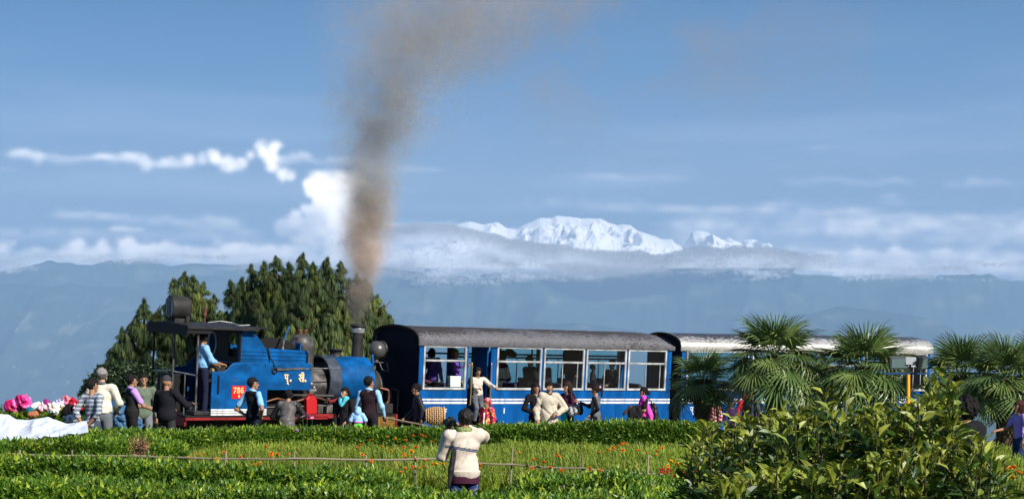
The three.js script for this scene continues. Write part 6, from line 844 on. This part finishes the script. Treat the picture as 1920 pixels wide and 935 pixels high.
// the photographer in front of the bamboo rail
{
  const d = 20.6, at0 = stands(871, d, { y: -0.14 }), p = person({ px: 868, at: at0, h: 1.66, cell: 0.011, label: 'photographer in a cream jacket seen from behind, holding a camera to his face', face: PI + 0.18, headTurn: 0.42, headTilt: 0.05, broad: 1.02, skin: [0.26, 0.13, 0.08],
    hair: { rough: 0.024, nape: -0.085, shine: 0.6 }, shirt: { name: 'jacket', c: (x, y, z) => { const q = y - (1.245 - (x - 0.05) * -0.16); if (z < 0.02 && Math.abs(q) < 0.017 && x > -0.21 && x < 0.24) return Math.abs(q) < 0.007 ? [0.16, 0.19, 0.26] : [0.05, 0.055, 0.075]; return [0.56, 0.475, 0.39]; }, hem: 0.885, loose: 0.036, flare: 0.02, fold: 0.024, neck: 0.075, fx: 6, fy: 5, wave: 0.004 }, legs: { c: (x, y, z) => { const q = Math.abs(x + 0.085), e = Math.abs(y - 0.86), s = z < -0.05 && ((Math.abs(q - 0.062) < 0.006 && y > 0.74 && y < 0.90) || (Math.abs(y - 0.745 - q * 0.35) < 0.006 && q < 0.065)); void e; const n = fbm(x * 10, y * 8, z * 10, 3); return s ? [0.24, 0.19, 0.13] : [0.012 + 0.02 * n, 0.022 + 0.035 * n, 0.075 + 0.08 * n]; } },
    curl: 1.1, pose: { sL: [0.19, 1.40, 0.0], sR: [-0.19, 1.41, 0.0], eL: [0.255, 1.15, 0.13], wL: [0.18, 1.42, 0.26], eR: [-0.255, 1.38, 0.24], wR: [-0.02, 1.51, 0.29] }, handL: [-0.25, 1, 0.25], handR: [0.9, 0.35, 0.0] });
  p.add('jumper_hem', [p.bone([0, 0.90, 0], [0, 0.83, 0], 0.145, 0.142, [1.28, 1, 0.95])], [0.055, 0.015, 0.03], { fold: 0.006, k: 0, cut: (x, y) => 0.825 - y });
  p.add('scarf', [p.bone([-0.045, 1.468, -0.03], [0.045, 1.465, -0.035], 0.042, 0.042), p.bone([0.06, 1.462, -0.015], [0.07, 1.445, 0.06], 0.038, 0.034), p.bone([-0.06, 1.465, -0.015], [-0.065, 1.445, 0.06], 0.038, 0.034)], (x, y, z) => { const s = Math.sin(x * 190) * 0.5 + Math.sin(y * 260 + x * 40) * 0.5; return s > 0.1 ? [0.34, 0.36, 0.16] : [0.11, 0.15, 0.04]; }, { fold: 0.008, k: 0.02 });
  p.g.updateMatrixWorld();
  const cam = thing('camera', 'black hand-held camera at the photographer\'s face', 'camera'), q = new THREE.Vector3(0.135, 1.56, 0.235).applyMatrix4(p.g.matrixWorld), blk = mat([0.012, 0.012, 0.013], 0.4); cam.position.copy(q); cam.rotation.y = 0.55; mesh('body', box(-0.062, 0.062, -0.045, 0.045, -0.03, 0.03, 0.01), blk, cam); mesh('viewfinder', box(-0.026, 0.026, 0.043, 0.066, -0.026, 0.026, 0.006), blk, cam); mesh('lens', rod([0, 0, -0.13], [0, 0, -0.03], 0.036, 0.036, 18), blk, cam); mesh('screen', box(-0.045, 0.03, -0.032, 0.028, 0.030, 0.032, 0), mat([0.04, 0.045, 0.05], 0.15), cam);
  const um = thing('umbrella', 'folded black umbrella hanging at the left side of the photographer', 'umbrella'), a = at(851, 846, 20.45), b = at(841, 918, 20.4); mesh('canopy', netMesh([[a.x, a.y, a.z, 0.026, lerp(a.x, b.x, 0.5), lerp(a.y, b.y, 0.5), lerp(a.z, b.z, 0.5), 0.034], [lerp(a.x, b.x, 0.5), lerp(a.y, b.y, 0.5), lerp(a.z, b.z, 0.5), 0.034, b.x, b.y, b.z, 0.012]], 0.009, 0.02, (x, y, z) => (ridged(x * 30, y * 3, 2, 4) - 0.45) * 0.012), mat([0.010, 0.010, 0.011], 0.6), um); mesh('handle', rod([b.x, b.y, b.z], [b.x - 0.012, b.y - 0.10, b.z], 0.008), mat([0.03, 0.02, 0.012], 0.5), um);
}

// ------------------------------------------------------------------ bamboo rail fence with stakes
{
  const bamboo = [mat([0.23, 0.185, 0.13], 0.8), mat([0.18, 0.145, 0.105], 0.85), mat([0.27, 0.22, 0.16], 0.8)], R = rng(5), g = thing('bamboo_fence', 'thin bamboo rail on short stakes between the bedding plants and the low hedge', 'fence');
  const D = 21.7, pt = (px, py, d = D) => { const v = at(px, py, d); return [v.x, v.y, v.z]; };
  const pole = (a, b, i) => { const A = new THREE.Vector3(...a), B = new THREE.Vector3(...b), L = A.distanceTo(B), n = Math.max(2, Math.round(L / 0.32)), q = [], sag = 0.012; for (let k = 0; k <= n; k++) { const t = k / n, v = A.clone().lerp(B, t); q.push([v.x, v.y - Math.sin(t * PI) * sag + (R() - 0.5) * 0.012, v.z + (R() - 0.5) * 0.01]); } const rail = mesh('rail', tube(q, 0.0125, n * 3, 6), bamboo[i % 3], g); mesh('node', q.slice(1, -1).map((v) => new THREE.SphereGeometry(0.0165, 7, 5).scale(0.6, 1, 1).translate(...v)), bamboo[(i + 1) % 3], rail, 'stuff'); };
  pole(pt(8, 850), pt(282, 855), 0); pole(pt(268, 856), pt(560, 860, D + 0.05), 1); pole(pt(540, 859), pt(838, 860), 2); pole(pt(820, 861, D - 0.04), pt(968, 871, D - 0.04), 0); pole(pt(950, 870), pt(1100, 878), 1); pole(pt(1085, 878, D + 0.03), pt(1250, 889, D + 0.03), 2);
  for (const [px, top, lean] of [[36, 843, 0], [135, 843, 1], [277, 843, 0], [422, 845, -1], [552, 847, 1], [686, 853, 0], [779, 854, 1], [958, 839, -3], [1093, 850, 1], [1214, 852, -2]]) { const a = pt(px - lean, top, D + 0.03), b = pt(px + lean * 2, top + 52, D + 0.03); mesh('stake', rod([b[0], groundY(b[0], D) - 0.1, b[2]], a, 0.016, 0.012, 7), bamboo[Math.floor(R() * 3)], g); }
  const h = thing('bamboo_fence', 'two bare short stakes standing in the low hedge right of the photographer', 'fence'); for (const [px, top] of [[1057, 909], [1228, 908]]) { const a = pt(px, top, 18.6); mesh('stake', rod([a[0], 0, a[2]], a, 0.016, 0.014, 7), bamboo[1], h); }
}

// ------------------------------------------------------------------ flowers: one of each kind, then copies
{
  const R = rng(44), petalM = { orange: mat([0.80, 0.22, 0.012], 0.7), gold: mat([0.85, 0.42, 0.015], 0.7), red: mat([0.62, 0.012, 0.015], 0.7), pink: mat([0.66, 0.24, 0.55], 0.7), scarlet: mat([0.72, 0.06, 0.012], 0.7) }, green = mat([0.05, 0.10, 0.02], 0.8), eye = mat([0.5, 0.3, 0.02], 0.8);
  const head = (n, r, lay, cup) => { const out = []; for (let l = 0; l < lay; l++) for (let i = 0; i < n; i++) { const g = leafGeo(r * (1 - l * 0.22), r * 0.62, 0.2, 0.15); g.rotateX(1.45 - cup - l * 0.35); g.rotateY(i / n * 6.283 + l * 0.4); g.translate(0, l * r * 0.16, 0); out.push(g); } return merge(out); };
  const kinds = { marigold: [head(11, 0.036, 4, 0.1), 'orange'], golden_marigold: [head(11, 0.045, 4, 0.1), 'gold'], red_flower: [head(8, 0.036, 3, 0.3), 'scarlet'], salvia: [head(7, 0.030, 3, 0.6), 'red'], cosmos: [head(8, 0.055, 1, 0.15), 'pink'] }, first = {};
  const flower = (kind, label, group, px, py, d, up = 0.36) => {
    const p = at(px, py, d); let g;
    if (!first[kind]) { g = thing('flower', label, 'flower', group); const [geo, c] = kinds[kind]; mesh('bloom', geo, petalM[c], g).rotation.set(0.5, 0, 0); mesh('stalk', tube([[0, 0, 0], [0.01, -up * 0.5, -0.01], [-0.01, -up, 0]], 0.0045, 6, 5), green, g); if (kind === 'cosmos') mesh('eye', new THREE.SphereGeometry(0.012, 8, 6).translate(0, 0.008, 0.006), eye, g); first[kind] = g; if (kind === 'salvia') { const b = g.children[0].clone(); b.position.set(0.01, -0.04, 0.01); g.add(b); } }
    else { g = first[kind].clone(); g.name = numbered('flower'); scene.add(g); g.userData = { label, category: 'flower', group }; }
    g.position.copy(p); g.rotation.set((R() - 0.5) * 0.4, R() * 6, (R() - 0.5) * 0.4); g.scale.setScalar(0.68 + 0.36 * R());
  };
  const dOf = (py) => clamp(0.74 * F / (py - HOR), 21.9, 30.4);
  const beds = [[380, 852, 5, 40, 12], [490, 862, 9, 45, 20], [720, 845, 9, 60, 40], [760, 880, 7, 60, 16], [800, 868, 4, 40, 20], [1010, 852, 5, 60, 22], [1060, 882, 7, 70, 8], [1135, 842, 10, 40, 14], [1215, 846, 8, 40, 12], [860, 880, 3, 40, 10]];
  for (const [px, py, n, w, h] of beds) for (let i = 0; i < n; i++) { const y = py + (R() - 0.5) * h * 1.6, x = px + (R() - 0.5) * w * 2; flower('marigold', 'orange marigold in the bedding plants behind the bamboo rail', 'orange marigolds in the flower bed', x, y, dOf(y) - 0.3); }
  for (const [x, y] of [[733, 846], [716, 839], [772, 847], [817, 871], [830, 871], [740, 824], [1258, 866], [1253, 874], [1270, 871]]) flower('golden_marigold', 'larger golden yellow marigold among the orange ones', 'golden marigolds in the flower bed', x, y, dOf(y) - 0.3);
  for (const [x, y] of [[774, 818], [797, 819], [788, 831], [812, 828], [761, 826], [779, 839], [756, 840], [540, 852], [497, 838], [790, 816]]) flower('red_flower', 'small bright red flower in front of the long hedge', 'red flowers before the long hedge', x, y, dOf(y) - 0.2);
  for (let i = 0; i < 26; i++) { const x = 1238 + R() * 76, y = 880 + R() * 16 - (x > 1290 ? 4 : 0); flower('salvia', 'scarlet bloom in the clump at the right end of the bamboo rail', 'scarlet blooms beside the big shrub', x, y, 20.3 + R() * 0.4, 0.5); }
  for (const [x, y] of [[567, 782], [576, 779], [585, 784]]) flower('cosmos', 'pink cosmos bloom standing above the long hedge below the jerrycan', 'pink cosmos above the hedge', x, y, 30.0, 0.5);
  flower('cosmos', 'single pink cosmos bloom on the face of the long hedge, left of centre', null, 555, 808, 29.9, 0.3);
  for (let i = 0; i < 9; i++) flower('marigold', 'orange flower in the grass at the right edge', 'orange flowers at the right edge', 1868 + R() * 48, 876 + R() * 32, 18.4, 0.5);
}
// withered plant among the tea bushes
{
  const R = rng(8), g = thing('withered_plant', 'brown withered plant in the tea bush row behind the bamboo rail', 'plant'), c = at(264, 858, 22.5), out = [], st = []; g.position.copy(c);
  for (let i = 0; i < 60; i++) { const l = leafGeo(0.12, 0.026, 0.9, 0.5); l.rotateX(1.2 + R() * 1.6); l.rotateY(R() * 6.3); l.translate((R() - 0.5) * 0.12, -0.12 + R() * 0.36, (R() - 0.5) * 0.12); out.push(l); } for (let i = 0; i < 5; i++) st.push(rod([0, -0.55, 0], [(R() - 0.5) * 0.14, 0.2 + R() * 0.1, (R() - 0.5) * 0.1], 0.007, 0.004, 5));
  mesh('stems', st, mat([0.12, 0.07, 0.04], 0.9), g); mesh('leaves', out, leafMat([0.26, 0.13, 0.07], 0.2, 0.8), g);
}

// ------------------------------------------------------------------ the sheet and the clothes laid out on the bushes at the left
function cloth(name, label, category, group, c, px, py, d, w, h, dep, seed, rough = 0.9, extra = {}) {
  const g = thing(name, label, category, group), p = at(px, py, d), hw = w / F * d / 2 * 1.22, hh = h / F * d / 2 * 1.25; g.position.copy(p);
  const R = rng(seed * 31 + 7), flaps = []; for (let i = 0; i < 7; i++) { const x0 = (R() * 2 - 1) * hw * 0.72, y0 = (R() * 1.5 - 0.85) * hh * 0.7, a = (R() - 0.5) * 1.6, L = hw * (0.35 + 0.35 * R()), r = Math.min(hh, hw) * (0.26 + 0.2 * R()); flaps.push([x0 - Math.cos(a) * L * 0.5, y0 - Math.sin(a) * L * 0.5, (R() - 0.5) * hh * 0.8, r, x0 + Math.cos(a) * L * 0.5, y0 + Math.sin(a) * L * 0.5, (R() - 0.3) * hh * 0.8, r * (0.6 + 0.4 * R()), 1, 1, dep * 0.8]); }
  flaps.push([-hw * 0.55, -hh * 0.12, 0, Math.min(hh * 0.62, hw * 0.5), hw * 0.55, -hh * 0.28, 0, Math.min(hh * 0.5, hw * 0.45), 1, 1, dep], [-hw * 0.2, hh * 0.2, 0, Math.min(hh, hw) * 0.45, hw * 0.2, hh * 0.1, 0, Math.min(hh, hw) * 0.42, 1, 1, dep]);
  const geo = netMesh(flaps, 0.012, 0.022, (x, y, z) => (ridged(x * 9 + y * 3 + seed, y * 7 + z * 5 - x * 2, 4, seed) - 0.45) * (extra.fold ?? 0.075), null, typeof c === 'function' ? c : null);
  mesh('fabric', geo, typeof c === 'function' ? mat([1, 1, 1], rough, 0, { vertexColors: true }) : mat(c, rough), g); return g;
}
{
  const mag = (x, y, z) => { const n = ridged(x * 4, y * 5, 3, 2); return n > 0.55 ? [0.85, 0.20, 0.46] : n > 0.4 ? [0.72, 0.07, 0.28] : [0.42, 0.012, 0.10]; };
  const G = 'clothes heaped on the bushes at the left';
  cloth('garment', 'large shiny magenta and pink quilt at the left end of the heap of clothes', 'garment', G, mag, 38, 756, 29.8, 46, 32, 0.9, 3);
  cloth('garment', 'crumpled white cloth right of the magenta quilt', 'garment', G, [0.70, 0.69, 0.64], 71, 761, 29.7, 18, 14, 1, 5); cloth('garment', 'small teal cloth under the magenta quilt', 'garment', G, [0.01, 0.12, 0.15], 55, 768, 29.5, 14, 6, 1, 6); cloth('garment', 'brownish orange sleeve hanging from the bush below the quilt', 'garment', G, [0.35, 0.13, 0.06], 61, 776, 29.3, 12, 9, 1, 7);
  cloth('garment', 'plum coloured folded garment behind the white and cream ones', 'garment', G, [0.28, 0.03, 0.16], 89, 757, 29.9, 20, 14, 1, 8); cloth('garment', 'white and pink patterned cloth in the middle of the heap', 'garment', G, (x, y, z) => noise3(x * 22, y * 22, z * 22) > 0.62 ? [0.75, 0.18, 0.30] : [0.74, 0.68, 0.64], 84, 763, 29.6, 20, 12, 1, 9); cloth('garment', 'cream cloth draped to the right over the bush', 'garment', G, [0.74, 0.60, 0.44], 104, 763, 29.6, 28, 14, 1, 10); cloth('garment', 'white cloth hanging below the cream one', 'garment', G, [0.76, 0.74, 0.70], 101, 770, 29.4, 14, 12, 1, 11);
  cloth('garment', 'lavender cloth standing up beside the salmon pink one', 'garment', G, [0.46, 0.42, 0.78], 114, 757, 29.7, 14, 34, 1, 12); cloth('garment', 'salmon pink cloth, highest of the heap', 'garment', G, [0.80, 0.22, 0.25], 124, 751, 29.8, 17, 26, 0.9, 13); cloth('garment', 'dark red garment at the right end of the heap', 'garment', G, [0.42, 0.012, 0.03], 139, 757, 29.7, 20, 26, 0.9, 14); cloth('garment', 'pale pink strip of cloth hanging on the dark red garment', 'garment', G, [0.80, 0.40, 0.38], 140, 762, 29.4, 7, 18, 0.8, 15); cloth('garment', 'black garment hanging below the red and salmon ones', 'garment', G, [0.012, 0.012, 0.014], 129, 769, 29.5, 20, 26, 0.9, 16); cloth('garment', 'grey patterned cloth at the foot of the heap beside the boy', 'garment', G, (x, y, z) => noise3(x * 30, y * 30, z * 30) > 0.5 ? [0.5, 0.5, 0.52] : [0.2, 0.2, 0.22], 132, 786, 29.2, 18, 14, 1, 17);
  // the white sheet
  const g = thing('white_sheet', 'large white sheet spread over the bushes at the left edge', 'sheet'), top = [[-240, 780], [-80, 776], [0, 776], [14, 777], [30, 786], [52, 787], [80, 783], [88, 781], [100, 786], [125, 794], [145, 792], [162, 789]], bot = [[-240, 838], [-80, 830], [0, 822], [40, 817], [70, 812], [110, 808], [140, 804], [165, 799]], nx = 140, ny = 26, pos = [], idx = [];
  for (let j = 0; j <= ny; j++) for (let i = 0; i <= nx; i++) { const px = lerp(-240, 163, i / nx), t = j / ny, py = lerp(curve(top, px), curve(bot, px) + 10, t), d = lerp(28.0, 26.0, t) , f = (ridged(px / 46 + t * 0.7, t * 1.8 + px / 130, 4, 6) - 0.45) * 0.10 + (fbm(px / 30, t * 3, 4, 3) - 0.5) * 0.08, v = at(px, py, d); pos.push(v.x, v.y + f * 0.5 * sstep(0, 0.15, t), v.z + f * 1.6 * sstep(0, 0.1, t)); }
  for (let j = 0; j < ny; j++) for (let i = 0; i < nx; i++) { const a = j * (nx + 1) + i, b = a + nx + 1; idx.push(a, b, a + 1, a + 1, b, b + 1); } const geo = new THREE.BufferGeometry(); geo.setAttribute('position', new THREE.Float32BufferAttribute(pos, 3)); geo.setIndex(idx); geo.computeVertexNormals(); mesh('fabric', geo, mat([0.58, 0.61, 0.66], 0.9), g);
  // blue tarpaulin bundle behind the people
  cloth('blue_bundle', 'large dull blue tarpaulin bundle behind the man in the mauve shirt', 'bundle', null, [0.035, 0.10, 0.20], 222, 787, 34.0, 70, 64, 0.8, 21, 0.6, { fold: 0.09 });
}

// ------------------------------------------------------------------ floodlights on a yellow post
{
  const g = thing('floodlight_post', 'yellow post with a blue crossbar and two grey floodlights among the palms', 'floodlight'), d = 29.5, c = at(1704, HOR, d), top = at(1704, 702, d).y; g.position.set(c.x, groundY(c.x, d) - 0.05, c.z); const H = top - g.position.y, grey = mat([0.06, 0.062, 0.065], 0.5, 0.3);
  mesh('post', rod([0, 0, 0], [0, H, 0], 0.030, 0.030, 14), mat([0.80, 0.36, 0.012], 0.4), g); mesh('crossbar', box(-0.42, 0.30, H, H + 0.03, -0.02, 0.02, 0.004), mat([0.01, 0.04, 0.12], 0.5), g);
  for (const [x, ry, rx, lab] of [[-0.17, 0.15, 0.15, 0], [0.22, 1.05, 0.5, 1]]) { const f = new THREE.Group(); f.name = 'floodlight'; f.position.set(x, H + 0.20, 0); f.rotation.set(rx, ry, lab ? -0.35 : 0); g.add(f); const h = prism([[-0.15, -0.10], [0.15, -0.10], [0.16, 0.10], [-0.16, 0.10]], 0.05, 0.008); h.translate(0, 0, 0.0); mesh('housing', h, grey, f); mesh('glass', box(-0.135, 0.135, -0.08, 0.08, 0.058, 0.064, 0.002), mat([0.10, 0.15, 0.15], 0.1), f); mesh('fins', [-0.08, -0.03, 0.03, 0.08].map((q) => box(q - 0.006, q + 0.006, -0.08, 0.08, -0.06, 0.0, 0)), grey, f); }
  mesh('bracket', [rod([-0.17, H + 0.02, 0], [-0.17, H + 0.10, 0], 0.012)], grey, g); mesh('bracket', [rod([0.22, H + 0.02, 0], [0.22, H + 0.10, 0], 0.012)], grey, g);
  mesh('control_box', box(-0.06, 0.12, H + 0.16, H + 0.29, -0.06, 0.06, 0.01), mat([0.35, 0.37, 0.38], 0.5, 0.2), g);
  mesh('bracket', [rod([0.03, H + 0.02, 0], [0.03, H + 0.17, 0], 0.02)], grey, g);
}

// thin pole lying across behind the basket man
tag(mesh('wooden_pole', rod([...at(716, 782, 35.4)], [...at(800, 798, 34.8)], 0.022, 0.016, 8), mat([0.28, 0.20, 0.15], 0.85)), 'thin wooden pole slanting down to the right beside the smokebox', 'pole');

// ------------------------------------------------------------------ the smoke, and a heap cloud far behind it
{
  const path = [[668, 604, 12, 0.36], [669, 585, 14, 0.36], [674, 560, 17, 0.40], [680, 530, 21, 0.58], [684, 490, 25, 1.0], [686, 450, 30, 1.0], [690, 410, 32, 1.0], [692, 370, 33, 0.85], [698, 320, 46, 0.75], [708, 270, 56, 0.9], [724, 210, 70, 1.0], [742, 160, 80, 1.0], [768, 110, 94, 1.0], [794, 60, 112, 1.0], [818, 10, 128, 1.0], [836, -60, 140, 0.9]];
  const N = path.length, smoke = (R, p) => {
    const u = Math.pow(R(), 0.64) * (N - 1), i = Math.min(N - 2, Math.floor(u)), t = u - i, A = path[i], B = path[i + 1], cx = lerp(A[0], B[0], t), cy = lerp(A[1], B[1], t), r = lerp(A[2], B[2], t), w = lerp(A[3], B[3], t);
    let gx = (R() + R() + R() - 1.5) * 1.25, gz = (R() + R() + R() - 1.5) * 1.25; const right = gx > 0 && cy < 300; if (right && R() < 0.30) gx *= 1 + 2.2 * R();
    const px = cx + gx * r * 1.15, py = cy + (R() - 0.5) * 34 - (gx > 0 ? gx * 8 : 0), d = 39.5 + gz * r / 84 * 1.1, n = fbm(px / 44, py / 40, gz * 1.6 + 4, 5), n2 = fbm(px / 16, py / 16, gz * 3 + 9, 3);
    if (R() > w * lerp(1, sstep(0.34, 0.60, n * 0.72 + n2 * 0.28), lerp(0.55, 0.95, sstep(0, 330, cy))) * (1 - 0.15 * Math.abs(gx))) return false;
    p.copy(at(px, py, d)); return true;
  };
  specks('smoke', 'brown grey coal smoke rising from the chimney and drifting right', 'smoke', 122000, 0.0017, 0.065, [0.46, 0.43, 0.40], 9, smoke, (p) => { const k = (0.65 + 0.5 * fbm(p.x * 1.2, p.y * 1.2, 3, 3)) * lerp(0.38, 1, sstep(3.5, 4.9, p.y)), low = 1 - sstep(4.5, 6.2, p.y), w = sstep(3.4, 4.6, p.y) * (1 - sstep(5.2, 6.6, p.y)); return [k * (1 + 0.34 * w), k * (1 + 0.15 * w), k * (1 + 0.03 * w)]; void low; });
  // wider thin veil drifting to the right
  specks('smoke', 'thin veil of brownish smoke spreading right across the top of the sky', 'smoke', 38000, 0.0017, 0.12, [0.38, 0.32, 0.27], 19, (R, p) => { const px = 740 + R() * 900, py = -60 + R() * 420, e = Math.exp(-Math.pow((py - 20 - (px - 900) * 0.10) / (120 + (px - 740) * 0.10), 2)) * (1 - sstep(900, 1650, px) * 0.85) * sstep(720, 850, px), n = fbm(px / 150, py / 110, 5, 5); if (R() > e * sstep(0.36, 0.66, n)) return false; p.copy(at(px, py, 39 + R() * 3)); return true; });
}

renderer.render(scene, camera);
